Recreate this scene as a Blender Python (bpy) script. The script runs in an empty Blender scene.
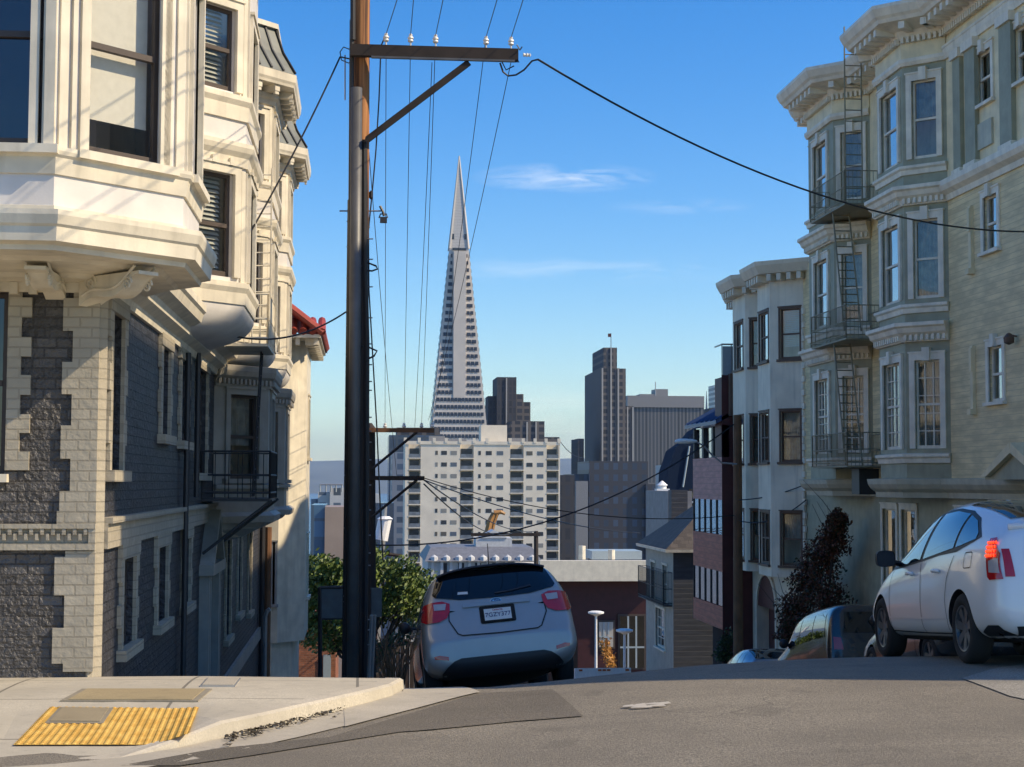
import bpy, bmesh, math, random
from mathutils import Vector, Matrix, noise
from mathutils.bvhtree import BVHTree
random.seed(7)
S = bpy.context.scene
COL = S.collection
R = math.radians
# ------------------------------------------------------------------ camera
# eye is at the origin; X right, Y down the street, Z up
FPX = 1600.0
YAW = math.atan(152/FPX); PITCH = math.atan(99.5/FPX); ROLL = R(0.2)
cam_d = bpy.data.cameras.new('camera'); cam = bpy.data.objects.new('camera', cam_d); COL.objects.link(cam)
cam_d.sensor_width = 36.0; cam_d.lens = FPX/1024*36.0; cam_d.clip_end = 60000; cam_d.clip_start = .1
cam.rotation_mode = 'XYZ'
cam.matrix_world = (Matrix.Rotation(-YAW, 4, 'Z') @ Matrix.Rotation(math.pi/2+PITCH, 4, 'X') @ Matrix.Rotation(ROLL, 4, 'Z'))
S.camera = cam
CM = cam.matrix_world.to_3x3()
def ray(px, py):
    return CM @ Vector(((px-512)/FPX, -(py-383.5)/FPX, -1))
def atY(px, py, Y): d = ray(px, py); return d*(Y/d.y)
def atX(px, py, X): d = ray(px, py); return d*(X/d.x)
def YonX(px, X, py=483): return atX(px, py, X).y
# ------------------------------------------------------------------ mesh builder
class Frame:
    def __init__(s, p0, p1):
        s.p = Vector((p0[0], p0[1])); d = Vector((p1[0]-p0[0], p1[1]-p0[1])); s.L = d.length
        s.d = d/s.L; s.n = Vector((s.d.y, -s.d.x))
    def P(s, u, w, v):
        q = s.p + s.d*u + s.n*w
        return (q.x, q.y, v)
class MB:
    def __init__(s): s.v = []; s.f = []; s.m = []; s.cm = 0; s.smooth = False
    def add(s, vs, fs):
        b = len(s.v); s.v += [tuple(x) for x in vs]
        for f in fs: s.f.append([b+i for i in f]); s.m.append(s.cm)
    def quad(s, a, b, c, d): s.add([a, b, c, d], [(0, 1, 2, 3)])
    def hexa(s, p):
        s.add(p, [(0, 3, 2, 1), (4, 5, 6, 7), (0, 1, 5, 4), (1, 2, 6, 5), (2, 3, 7, 6), (3, 0, 4, 7)])
    def box(s, x0, x1, y0, y1, z0, z1):
        s.hexa([(x0, y0, z0), (x1, y0, z0), (x1, y1, z0), (x0, y1, z0), (x0, y0, z1), (x1, y0, z1), (x1, y1, z1), (x0, y1, z1)])
    def fb(s, F, u0, u1, w0, w1, v0, v1):
        P = F.P
        s.hexa([P(u0, w1, v0), P(u1, w1, v0), P(u1, w0, v0), P(u0, w0, v0), P(u0, w1, v1), P(u1, w1, v1), P(u1, w0, v1), P(u0, w0, v1)])
    def fq(s, F, u0, u1, w, v0, v1):
        P = F.P; s.quad(P(u0, w, v0), P(u1, w, v0), P(u1, w, v1), P(u0, w, v1))
    def prism(s, poly, z0, z1, bottom=True):
        n = len(poly); b = [(p[0], p[1], z0) for p in poly]; t = [(p[0], p[1], z1) for p in poly]
        fs = [tuple(range(n, 2*n))] + ([tuple(reversed(range(n)))] if bottom else [])
        fs += [(i, (i+1) % n, (i+1) % n+n, i+n) for i in range(n)]
        s.add(b+t, fs)
    def tube(s, pts, r, seg=6, r1=None, caps=True):
        pts = [Vector(p) for p in pts]; n = len(pts)
        rs = [r]*n if r1 is None else [r+(r1-r)*i/(n-1) for i in range(n)]
        vs = []; up = Vector((0, 0, 1)); prev = None
        for i, p in enumerate(pts):
            t = (pts[min(i+1, n-1)]-pts[max(i-1, 0)]).normalized()
            a = t.cross(up) if prev is None else prev - t*prev.dot(t)
            if a.length < 1e-4: a = t.cross(Vector((1, 0, 0)))
            a.normalize(); prev = a; b = t.cross(a)
            for k in range(seg):
                an = 2*math.pi*k/seg; vs.append(p+(a*math.cos(an)+b*math.sin(an))*rs[i])
        fs = [(i*seg+k, i*seg+(k+1) % seg, (i+1)*seg+(k+1) % seg, (i+1)*seg+k) for i in range(n-1) for k in range(seg)]
        if caps: fs += [tuple(reversed(range(seg))), tuple(range((n-1)*seg, n*seg))]
        s.add(vs, fs)
    def lathe(s, prof, c, axis='Z', seg=24, closed=False):
        c = Vector(c); vs = []; n = len(prof)
        for k in range(seg):
            a = 2*math.pi*k/seg
            for r, h in prof:
                q = {'Z': (r*math.cos(a), r*math.sin(a), h), 'Y': (r*math.cos(a), h, r*math.sin(a)), 'X': (h, r*math.cos(a), r*math.sin(a))}[axis]
                vs.append(c+Vector(q))
        fs = []
        for k in range(seg):
            for i in range(n if closed else n-1):
                j = (i+1) % n; fs.append((k*n+i, k*n+j, ((k+1) % seg)*n+j, ((k+1) % seg)*n+i))
        s.add(vs, fs)
    def mould(s, poly, prof, ends=True):
        """sweep a closed profile [(w,z)..] along a 2D polyline, w = distance outward (right of travel)"""
        n = len(poly); ps = [Vector((p[0], p[1])) for p in poly]; offs = []
        for i in range(n):
            nn = []
            if i > 0: d = (ps[i]-ps[i-1]).normalized(); nn.append(Vector((d.y, -d.x)))
            if i < n-1: d = (ps[i+1]-ps[i]).normalized(); nn.append(Vector((d.y, -d.x)))
            if len(nn) == 2:
                m = (nn[0]+nn[1]).normalized(); offs.append(m/max(.3, m.dot(nn[0])))
            else: offs.append(nn[0])
        k = len(prof); vs = []
        for i in range(n):
            for w, z in prof:
                q = ps[i]+offs[i]*w; vs.append((q.x, q.y, z))
        fs = [(i*k+j, (i+1)*k+j, (i+1)*k+(j+1) % k, i*k+(j+1) % k) for i in range(n-1) for j in range(k)]
        if ends: fs += [tuple(range(k)), tuple(reversed(range((n-1)*k, n*k)))]
        s.add(vs, fs)
    def build(s, name, mats, parent=None, smooth=False, bevel=0):
        me = bpy.data.meshes.new(name); me.from_pydata(s.v, [], s.f)
        if not isinstance(mats, (list, tuple)): mats = [mats]
        for m in mats: me.materials.append(m)
        for p, i in zip(me.polygons, s.m): p.material_index = min(i, len(mats)-1); p.use_smooth = smooth or s.smooth
        me.update()
        bm = bmesh.new(); bm.from_mesh(me); bmesh.ops.recalc_face_normals(bm, faces=bm.faces) if len(s.f) < 60000 else None
        bm.to_mesh(me); bm.free()
        o = bpy.data.objects.new(name, me); COL.objects.link(o)
        if parent is not None: o.parent = parent
        if bevel:
            b = o.modifiers.new('bevel', 'BEVEL'); b.width = bevel; b.segments = 2; b.limit_method = 'ANGLE'
        return o
def tag(o, label=None, cat=None, group=None, kind=None):
    if label: o['label'] = label
    if cat: o['category'] = cat
    if group: o['group'] = group
    if kind: o['kind'] = kind
    return o
def empty(name, loc=(0, 0, 0), label=None, cat=None, group=None):
    """thing root at the thing's base; returned children builders use world coords through child()"""
    o = bpy.data.objects.new(name, None); COL.objects.link(o); o.location = loc; o.empty_display_size = .2
    return tag(o, label, cat, group)
SPLIT = {'pilaster', 'bay_moulding', 'drain_pipe', 'wall_moulding', 'brace', 'attic_posts', 'porch_column', 'riser_pipe', 'pipe', 'roof_flue', 'hand_rail', 'pilaster_capital', 'wall_bracket', 'water_table', 'belt_course'}
def islands(mb):
    par = list(range(len(mb.v)))
    def fnd(a):
        while par[a] != a: par[a] = par[par[a]]; a = par[a]
        return a
    for f in mb.f:
        for i in f[1:]: par[fnd(i)] = fnd(f[0])
    gr = {}
    for f, m in zip(mb.f, mb.m): gr.setdefault(fnd(f[0]), []).append((f, m))
    out = []
    for g in gr.values():
        b = MB(); mp = {}
        for f, m in g:
            for i in f:
                if i not in mp: mp[i] = len(b.v); b.v.append(mb.v[i])
            b.f.append([mp[i] for i in f]); b.m.append(m)
        out.append(b)
    return out
def wp(mb, name, mats, root, parent=None, **k):
    if name in SPLIT:
        o = None
        for b in islands(mb): o = wp0(b, name, mats, root, parent, **k)
        return o
    return wp0(mb, name, mats, root, parent, **k)
def wp0(mb, name, mats, root, parent=None, **k):
    """build a part given in world coordinates under root (whose transform is a pure translation)"""
    L = root.location
    mb.v = [(a-L.x, b-L.y, c-L.z) for a, b, c in mb.v]
    return mb.build(name, mats, parent if parent is not None else root, **k)
def copy_tree(o, parent=None):
    c = o.copy(); COL.objects.link(c); c.parent = parent
    for ch in [x for x in bpy.data.objects if x.parent == o]: copy_tree(ch, c)
    return c
# ------------------------------------------------------------------ materials
def newmat(name):
    m = bpy.data.materials.new(name); m.use_nodes = True; nt = m.node_tree
    b = nt.nodes['Principled BSDF']; return m, nt, b
def N(nt, t, **k):
    n = nt.nodes.new(t)
    for a, v in k.items(): setattr(n, a, v)
    return n
def mixc(nt, fac, a, b, blend='MIX'):
    n = N(nt, 'ShaderNodeMix', data_type='RGBA', blend_type=blend)
    for sock, v in ((n.inputs[0], fac), (n.inputs[6], a), (n.inputs[7], b)):
        if hasattr(v, 'is_linked') or hasattr(v, 'links'): nt.links.new(v, sock)
        elif isinstance(v, (int, float)): sock.default_value = v
        else: sock.default_value = (*v, 1) if len(v) == 3 else v
    return n.outputs[2]
def ramp(nt, src, p0, p1, c0=(0, 0, 0), c1=(1, 1, 1)):
    r = N(nt, 'ShaderNodeValToRGB'); e = r.color_ramp.elements
    e[0].position = p0; e[1].position = p1; e[0].color = (*c0, 1); e[1].color = (*c1, 1)
    nt.links.new(src, r.inputs[0]); return r.outputs[0]
def tex(nt, kind, scale, vec=None, **k):
    n = N(nt, {'noise': 'ShaderNodeTexNoise', 'vor': 'ShaderNodeTexVoronoi', 'wave': 'ShaderNodeTexWave', 'brick': 'ShaderNodeTexBrick'}[kind])
    n.inputs['Scale'].default_value = scale
    for a, v in k.items():
        if a in n.inputs: n.inputs[a].default_value = v
        else: setattr(n, a, v)
    if vec is not None: nt.links.new(vec, n.inputs['Vector'])
    return n
def coords(nt, swap=None, scale=None):
    g = N(nt, 'ShaderNodeNewGeometry')
    v = g.outputs['Position']
    if swap:
        sp = N(nt, 'ShaderNodeSeparateXYZ'); cb = N(nt, 'ShaderNodeCombineXYZ'); nt.links.new(v, sp.inputs[0])
        for i, a in enumerate(swap): nt.links.new(sp.outputs['XYZ'.index(a)], cb.inputs[i])
        v = cb.outputs[0]
    if scale:
        mp = N(nt, 'ShaderNodeMapping'); mp.inputs['Scale'].default_value = scale; nt.links.new(v, mp.inputs[0]); v = mp.outputs[0]
    return v
def bump(nt, b, src, strength=.3, dist=.01):
    n = N(nt, 'ShaderNodeBump'); n.inputs['Strength'].default_value = strength; n.inputs['Distance'].default_value = dist
    nt.links.new(src, n.inputs['Height'])
    nt.links.new(n.outputs[0], b.inputs['Normal'])
def paint(name, c, rough=.55, var=.18, sc=3., streak=.2, metal=0, bmp=.15, coat=0):
    """painted / plastered surface: blotches, vertical streaks of dirt, fine bump"""
    m, nt, b = newmat(name); v = coords(nt)
    n1 = tex(nt, 'noise', sc, v, Detail=6.)
    vs = coords(nt, scale=(5, 5, .45)); n2 = tex(nt, 'noise', 1.6, vs, Detail=5.)
    dark = tuple(x*.42 for x in c); lite = tuple(min(1, x*1.12) for x in c)
    c1 = mixc(nt, ramp(nt, n1.outputs[0], .35, .7), tuple(x*(1-var) for x in c), lite)
    c2 = mixc(nt, ramp(nt, n2.outputs[0], .5, .78), (0, 0, 0), (streak, streak, streak))
    col = mixc(nt, c2, c1, dark)
    nt.links.new(col, b.inputs['Base Color']); b.inputs['Roughness'].default_value = rough
    b.inputs['Metallic'].default_value = metal
    if coat: b.inputs['Coat Weight'].default_value = coat
    n3 = tex(nt, 'noise', 45., v, Detail=4.); bump(nt, b, n3.outputs[0], bmp, .006)
    return m
def brick(name, c, mortar, swap, w=.23, h=.075, var=.3, bmp=.9, dist=.012, msize=.008, off=.5, rough=.75):
    m, nt, b = newmat(name); v = coords(nt, swap)
    br = tex(nt, 'brick', 1., v); br.offset = off
    br.inputs['Brick Width'].default_value = w; br.inputs['Row Height'].default_value = h; br.inputs['Mortar Size'].default_value = msize
    br.inputs['Mortar Smooth'].default_value = .25
    br.inputs['Color1'].default_value = (*[x*(1-var) for x in c], 1); br.inputs['Color2'].default_value = (*[min(1, x*(1+var)) for x in c], 1)
    br.inputs['Mortar'].default_value = (*mortar, 1)
    n1 = tex(nt, 'noise', 2.2, v, Detail=6.)
    col = mixc(nt, ramp(nt, n1.outputs[0], .35, .7), tuple(x*.72 for x in c), br.outputs[0])
    col2 = mixc(nt, .7, br.outputs[0], col); nt.links.new(col2, b.inputs['Base Color'])
    n2 = tex(nt, 'noise', 22., v, Detail=5.)
    inv = N(nt, 'ShaderNodeMath', operation='MULTIPLY_ADD'); nt.links.new(br.outputs['Fac'], inv.inputs[0]); inv.inputs[1].default_value = -1.; nt.links.new(n2.outputs[0], inv.inputs[2])
    bump(nt, b, inv.outputs[0], bmp, dist); b.inputs['Roughness'].default_value = rough
    return m
def siding(name, c, pitch=.13, swap='YZX'):
    """horizontal boards"""
    m, nt, b = newmat(name); v = coords(nt)
    sp = N(nt, 'ShaderNodeSeparateXYZ'); nt.links.new(v, sp.inputs[0])
    md = N(nt, 'ShaderNodeMath', operation='MODULO'); a = N(nt, 'ShaderNodeMath', operation='ADD'); a.inputs[1].default_value = 100.
    nt.links.new(sp.outputs[2], a.inputs[0]); nt.links.new(a.outputs[0], md.inputs[0]); md.inputs[1].default_value = pitch
    dv = N(nt, 'ShaderNodeMath', operation='DIVIDE'); nt.links.new(md.outputs[0], dv.inputs[0]); dv.inputs[1].default_value = pitch
    n1 = tex(nt, 'noise', 1.5, coords(nt, scale=(1, 1, 5)), Detail=7.)
    base = mixc(nt, ramp(nt, n1.outputs[0], .38, .66), tuple(x*.78 for x in c), tuple(min(1, x*1.08) for x in c))
    groove = ramp(nt, dv.outputs[0], .03, .16)
    col = mixc(nt, groove, tuple(x*.66 for x in c), base)
    nt.links.new(col, b.inputs['Base Color']); b.inputs['Roughness'].default_value = .6
    bump(nt, b, ramp(nt, dv.outputs[0], 0, .9), .6, .015)
    return m
def simple(name, c, rough=.5, metal=0, spec=.5, emit=0, coat=0):
    m, nt, b = newmat(name); b.inputs['Base Color'].default_value = (*c, 1); b.inputs['Roughness'].default_value = rough
    b.inputs['Metallic'].default_value = metal; b.inputs['Specular IOR Level'].default_value = spec; b.inputs['Coat Weight'].default_value = coat
    if emit: b.inputs['Emission Color'].default_value = (*c, 1); b.inputs['Emission Strength'].default_value = emit
    n = tex(nt, 'noise', 12., coords(nt), Detail=4.)
    col = mixc(nt, n.outputs[0], tuple(x*.85 for x in c), tuple(min(1, x*1.12) for x in c)); nt.links.new(col, b.inputs['Base Color'])
    return m
def glass(name, tint=(.55, .6, .6), refl=.12, rough=.015, wob=.02):
    m = bpy.data.materials.new(name); m.use_nodes = True; nt = m.node_tree; nt.nodes.clear()
    out = N(nt, 'ShaderNodeOutputMaterial'); mx = N(nt, 'ShaderNodeMixShader'); t = N(nt, 'ShaderNodeBsdfTransparent'); g = N(nt, 'ShaderNodeBsdfGlossy')
    t.inputs[0].default_value = (*tint, 1); g.inputs['Roughness'].default_value = rough; g.inputs[0].default_value = (.9, .95, 1, 1)
    lw_ = N(nt, 'ShaderNodeLayerWeight'); lw_.inputs[0].default_value = .5
    pw_ = N(nt, 'ShaderNodeMath', operation='POWER'); nt.links.new(lw_.outputs['Facing'], pw_.inputs[0]); pw_.inputs[1].default_value = 3.5
    ad = N(nt, 'ShaderNodeMath', operation='MULTIPLY_ADD', use_clamp=True); ad.inputs[1].default_value = .85; ad.inputs[2].default_value = .045+refl
    nt.links.new(pw_.outputs[0], ad.inputs[0]); nt.links.new(ad.outputs[0], mx.inputs[0]); nt.links.new(t.outputs[0], mx.inputs[1]); nt.links.new(g.outputs[0], mx.inputs[2])
    nt.links.new(mx.outputs[0], out.inputs[0])
    n = tex(nt, 'noise', 1.3, coords(nt), Detail=1.); bp = N(nt, 'ShaderNodeBump'); bp.inputs['Strength'].default_value = wob; bp.inputs['Distance'].default_value = .3
    nt.links.new(n.outputs[0], bp.inputs['Height']); nt.links.new(bp.outputs[0], g.inputs['Normal'])
    return m
M = {}
M['cream'] = paint('cream_paint', (.74, .665, .52), var=.14, streak=.35)
M['panel'] = paint('pale_panel_paint', (.66, .62, .57), var=.06, streak=.08)
M['creambrickF'] = brick('cream_brick_front', (.46, .405, .31), (.33, .285, .21), 'XZY', w=.2, h=.088, var=.07, bmp=.7)
M['shadetrim'] = paint('shaded_cream_paint', (.34, .31, .26), var=.15, streak=.3)  # cream trim with shade put into the colour, for the lower street side
M['creambrickS'] = brick('cream_brick_side', (.46, .40, .30), (.34, .3, .23), 'YZX', w=.2, h=.088, var=.07, bmp=.7)
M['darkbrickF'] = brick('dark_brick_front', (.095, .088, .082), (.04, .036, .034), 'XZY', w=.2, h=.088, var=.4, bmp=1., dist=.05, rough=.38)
M['darkbrickS'] = brick('dark_brick_side', (.05, .049, .054), (.02, .02, .023), 'YZX', w=.2, h=.088, var=.35, bmp=1., dist=.03, rough=.5)  # same brick as the front, base colour lowered to deepen this wall's shade
M['sash'] = paint('dark_sash_paint', (.07, .05, .04), var=.1, streak=.05)
M['sashgrey'] = paint('grey_sash_paint', (.3, .3, .29), var=.1, streak=.05)
M['white'] = paint('white_trim_paint', (.82, .73, .58), var=.12, streak=.3)
M['yellow'] = siding('yellow_siding', (.84, .655, .37), .12)
M['yellowp'] = paint('yellow_plain_paint', (.84, .68, .42), var=.12, streak=.2)
M['sage'] = paint('sage_paint', (.34, .325, .22), var=.14, streak=.2)
M['bayblue'] = paint('pale_sage_paint', (.50, .47, .35), var=.14, streak=.2)
M['stucco'] = paint('pale_stucco', (.78, .665, .51), var=.12, streak=.35, sc=1.2, bmp=.3)
M['brownsash'] = paint('brown_sash', (.13, .07, .045), var=.15)
M['iron'] = paint('painted_iron', (.27, .23, .14), var=.2, streak=.3)
M['blackiron'] = simple('black_iron', (.03, .03, .032), .5)
M['slate'] = paint('roof_metal', (.19, .20, .17), rough=.45, var=.25)
M['slatedark'] = simple('roof_rib', (.045, .045, .04), .5)
M['redtile'] = paint('red_clay_tile', (.4, .06, .035), rough=.5, var=.3)
M['pink'] = siding('pink_red_wall', (.64, .27, .23), .2)
M['darkred'] = paint('dark_red_wall', (.10, .018, .016), var=.2)
M['redband'] = siding('brick_red_band', (.58, .16, .10), .2)
M['glass'] = glass('window_glass', (.72, .74, .72), .04)
M['glasslow'] = glass('window_glass_clear', (.85, .85, .82), .0, .03, .0)
M['glassblue'] = glass('window_glass_mirror', tint=(.25, .3, .34), refl=.3)
M['glassdark'] = glass('window_glass_dark', tint=(.12, .12, .13), refl=.05)
M['blind'] = simple('blind_white', (.8, .77, .7), .7)
M['curtain'] = paint('curtain_cloth', (.5, .48, .42), var=.3, sc=6., rough=.9)
M['dark'] = simple('dark_room', (.012, .011, .012), .9)
M['wood'] = paint('weathered_pole_wood', (.22, .10, .045), rough=.8, var=.35, sc=2., streak=.75, bmp=.6)
M['creosote'] = paint('dark_pole_wood', (.032, .022, .018), rough=.8, var=.4, streak=.5, bmp=.6)
M['conduit'] = paint('grey_conduit', (.12, .12, .12), rough=.5, var=.2, metal=.3)
M['cable'] = simple('black_cable', (.015, .015, .018), .5)
M['porcelain'] = simple('porcelain', (.8, .77, .7), .25)
M['galv'] = simple('galvanised_steel', (.4, .4, .39), .4, .6)
M['lampwhite'] = simple('lamp_white', (.85, .84, .8), .4)
# ------------------------------------------------------------------ ground surfaces
def interp(t, x):
    if x <= t[0][0]: return t[0][1]
    for (a, va), (b, vb) in zip(t, t[1:]):
        if x <= b:
            k = (x-a)/(b-a); k = k*k*(3-2*k); return va+(vb-va)*k
    return t[-1][1]
def lin(t, x):
    if x <= t[0][0]: return t[0][1]
    for (a, va), (b, vb) in zip(t, t[1:]):
        if x <= b: return va+(vb-va)*(x-a)/(b-a)
    return t[-1][1]
Z0 = [(-60, -2.2), (-8, -1.84), (-2, -1.70), (.5, -1.725), (1.2, -1.71), (2.2, -1.645), (3.2, -1.6), (5.4, -1.565), (8, -1.555), (14, -1.6), (60, -1.2)]
def drop(X, Y):
    c = interp([(1, 13.9), (5.2, 15.5)], X); w = interp([(1, .5), (5.2, 1.2)], X)
    t = (Y-c)/w; sp = t if t > 30 else math.log1p(math.exp(t))
    d = .17*w*sp
    if Y > 88: d -= .17*(Y-88)*.85
    if Y > 105: d += .11*(min(Y, 720)-105)*1.0
    return d
def gz(X, Y): return lin(Z0, X) - drop(X, Y)
def walk0(X, Y): return lin([(-20, -1.6), (-1.5, -1.59), (.4, -1.625)], X) - drop(min(X, .5), Y)
def sheet(name, x0, x1, nx, y0, y1, ny, zf, mat, ys=None, xs=None):
    xs = xs or [x0+(x1-x0)*i/nx for i in range(nx+1)]; ys = ys or [y0+(y1-y0)*j/ny for j in range(ny+1)]
    mb = MB(); mb.add([(x, y, zf(x, y)) for y in ys for x in xs], [(j*len(xs)+i, j*len(xs)+i+1, (j+1)*len(xs)+i+1, (j+1)*len(xs)+i) for j in range(len(ys)-1) for i in range(len(xs)-1)])
    o = mb.build(name, mat, smooth=True); tag(o, kind='structure'); return o
def asphalt(name, base, warm, patchy=1.):
    m, nt, b = newmat(name); v = coords(nt)
    n1 = tex(nt, 'noise', .55, v, Detail=7., Roughness=.65); n2 = tex(nt, 'noise', 60., v, Detail=4., Roughness=.8); vo = tex(nt, 'vor', 55., v)
    n4 = tex(nt, 'noise', 1.6, coords(nt, scale=(.35, 2.2, 1)), Detail=6.)
    c0 = mixc(nt, ramp(nt, n1.outputs[0], .35, .68), tuple(x*.72 for x in base), warm)
    c1 = mixc(nt, ramp(nt, n4.outputs[0], .5, .75, (0, 0, 0), (.45*patchy, )*3), c0, tuple(x*.55 for x in base))
    c2 = mixc(nt, ramp(nt, n2.outputs[0], .42, .6), tuple(x*.5 for x in base), c1)
    c3 = mixc(nt, ramp(nt, vo.outputs['Distance'], .02, .22, (.35, .35, .35), (0, 0, 0)), c2, tuple(min(1, x*2.2) for x in warm))
    wv = N(nt, 'ShaderNodeVectorMath', operation='ADD'); nz = tex(nt, 'noise', 2.5, v, Detail=5.); sc_ = N(nt, 'ShaderNodeVectorMath', operation='SCALE'); sc_.inputs['Scale'].default_value = .5
    nt.links.new(nz.outputs['Color'], sc_.inputs[0]); nt.links.new(v, wv.inputs[0]); nt.links.new(sc_.outputs[0], wv.inputs[1])
    cr = tex(nt, 'vor', .75, wv.outputs[0], feature='DISTANCE_TO_EDGE'); mk = tex(nt, 'noise', .45, v, Detail=2.)
    cm = N(nt, 'ShaderNodeMath', operation='MULTIPLY'); nt.links.new(ramp(nt, cr.outputs['Distance'], .004, .014, (1, 1, 1), (0, 0, 0)), cm.inputs[0]); nt.links.new(ramp(nt, mk.outputs[0], .55, .66), cm.inputs[1])
    c3 = mixc(nt, cm.outputs[0], c3, tuple(x*.42 for x in base))
    st_ = tex(nt, 'noise', 1.9, v, Detail=3.); c3 = mixc(nt, ramp(nt, st_.outputs[0], .63, .72, (0, 0, 0), (.45, .45, .45)), c3, tuple(x*.45 for x in base))
    nt.links.new(c3, b.inputs['Base Color']); b.inputs['Roughness'].default_value = .85
    bump(nt, b, n2.outputs[0], .7, .02); return m
def concrete(name, base, joint=None):
    m, nt, b = newmat(name); v = coords(nt)
    n1 = tex(nt, 'noise', 1.1, v, Detail=8., Roughness=.65); n2 = tex(nt, 'noise', 70., v, Detail=3.); n3 = tex(nt, 'noise', 6., v, Detail=6., Roughness=.7)
    c0 = mixc(nt, ramp(nt, n1.outputs[0], .35, .66), tuple(x*.76 for x in base), tuple(x*1.1 for x in base))
    c1 = mixc(nt, ramp(nt, n3.outputs[0], .54, .72, (0, 0, 0), (.6, .6, .6)), c0, tuple(x*.42 for x in base))
    gm = tex(nt, 'vor', 3.2, v); c1 = mixc(nt, ramp(nt, gm.outputs['Distance'], .03, .055, (.7, .7, .7), (0, 0, 0)), c1, tuple(x*.3 for x in base))
    c1 = mixc(nt, ramp(nt, n2.outputs[0], .35, .6), tuple(x*.8 for x in base), c1)
    if joint:
        br = tex(nt, 'brick', 1., v); br.offset = 0; br.inputs['Brick Width'].default_value = joint[0]; br.inputs['Row Height'].default_value = joint[1]; br.inputs['Mortar Size'].default_value = .012
        c1 = mixc(nt, br.outputs['Fac'], c1, tuple(x*.35 for x in base))
    nt.links.new(c1, b.inputs['Base Color']); b.inputs['Roughness'].default_value = .8
    bump(nt, b, n2.outputs[0], .3, .006); return m
M['asphalt'] = asphalt('asphalt', (.30, .26, .20), (.365, .32, .245))
M['asphaltdark'] = asphalt('asphalt_patch', (.21, .18, .135), (.245, .21, .16))
M['concrete'] = concrete('pavement_concrete', (.53, .475, .37), (1.35, 1.35))
M['kerbcon'] = concrete('kerb_concrete', (.55, .49, .385))
M['gutter'] = concrete('gutter_concrete', (.47, .42, .33))
xs = [-60, -40, -25, -15, -10, -7, -5, -4]+[-3+.35*i for i in range(60)]+[19, 22, 26, 32, 40, 60]
ys = [-30, -20, -12, -6, -2, 2, 5]+[7+.35*i for i in range(44)]+[23+2*i for i in range(34)]+[95, 105]
road = sheet('road', 0, 0, 0, 0, 0, 0, gz, M['asphalt'], ys, xs)
# big terrain sheet, down the hill to the bay
def terr(X, Y):
    z = gz(max(-40, min(X, 40)), Y)-.35 - (1.2 if Y > 14 and (X < -5 or X > 14) else 0)
    return max(z, -86.)
tx = [-9000, -3000, -1000, -400, -150, -60, -40, -20, -10, -6, -3, 0, 3, 6, 9, 12, 16, 22, 40, 60, 150, 400, 1000, 3000, 9000]
ty = [-400, -100, -30, 0, 8, 12]+[13+i*.5 for i in range(14)]+[20+4*i for i in range(24)]+[120+30*i for i in range(24)]+[900, 1300, 1900]
M['earth'] = paint('city_ground', (.16, .15, .13), var=.3, sc=.05)
sheet('ground', 0, 0, 0, 0, 0, 0, terr, M['earth'], ty, tx)
def water():
    m, nt, b = newmat('bay_water'); b.inputs['Base Color'].default_value = (.03, .07, .11, 1); b.inputs['Roughness'].default_value = .25
    n = tex(nt, 'noise', .02, coords(nt), Detail=6.); bump(nt, b, n.outputs[0], .5, 1.); return m
M['water'] = water()
sheet('water', -30000, 30000, 2, 1800, 16000, 2, lambda x, y: -86.6, M['water'])
def hillz(x, y):
    t = (y-12500)/3500
    h = noise.fractal(Vector((x/2600, y/2600, 3.1)), .9, 2., 6)
    return -90 + max(0, math.sin(min(1, max(0, t))*math.pi*.5))*(320+h*60)
M['hill'] = paint('hill_scrub', (.12, .13, .09), var=.4, sc=.002, rough=.9)
sheet('far_hills', -12000, 12000, 120, 12500, 16500, 14, hillz, M['hill'])
# left pavement: kerb line and the line it runs back to
CUR = [(-30, 9.75), (-6, 9.8), (-3.4, 9.8), (-2.7, 9.82), (-2.2, 9.87), (-1.8, 9.98), (-1.45, 10.2), (-1.15, 10.55), (-.9, 10.95), (-.65, 11.35), (-.4, 11.8), (-.15, 12.25), (.1, 12.75), (.28, 13.2), (.36, 13.7), (.4, 14.1)] + [(.4, 14.5+.5*i) for i in range(12)] + [(.4, 21+4*i) for i in range(18)]
BAK = []
for (x, y) in CUR:
    if y < 9.9 and x < -2.6: BAK.append((x, 14.02))
    elif y < 14: BAK.append((-2.62+(max(0, min(1, (y-9.8)/4.2)))*.44, 14.02))
    else: BAK.append((-2.18, y))
def sm(a, b, x): t = max(0, min(1, (x-a)/(b-a))); return t*t*(3-2*t)
def walkz(x, y):
    z = walk0(x, y)
    r = sm(-3.1, -2.35, x)*(1-sm(-1.35, -.95, x))*(1-sm(10.0, 12.3, y))
    return z - .12*r
KW = .16
def strip(name, s_list, zfun, mat, lateral=None, faces_down=None):
    mb = MB(); vs = []; n = len(s_list)
    for (c, b) in zip(CUR, BAK):
        d = Vector((b[0]-c[0], b[1]-c[1])); L = d.length; d.normalize()
        for s in s_list:
            dd = s if abs(s) < 1.2 else (s-10)*L
            x = c[0]+d.x*dd; y = c[1]+d.y*dd; vs.append((x, y, zfun(x, y, s)))
    fs = [(i*n+k, i*n+k+1, (i+1)*n+k+1, (i+1)*n+k) for i in range(len(CUR)-1) for k in range(n-1)]
    mb.add(vs, fs); o = mb.build(name, mat, smooth=False); tag(o, kind='structure'); return o
strip('pavement', [KW]+[10+.1*i for i in range(1, 11)], lambda x, y, s: walkz(x, y), M['concrete'])
def kerbz(x, y, s):
    if s <= 0: return gz(x, y)-.05
    return walkz(x, y)-(.012 if s < .03 else -.004 if s < KW-.001 else .006)
strip('kerb', [-.012, .002, .03, .08, KW-.004, KW], lambda x, y, s: gz(x, y)-.06 if s < 0 else kerbz(x, y, s+.0001), M['kerbcon'])
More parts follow.
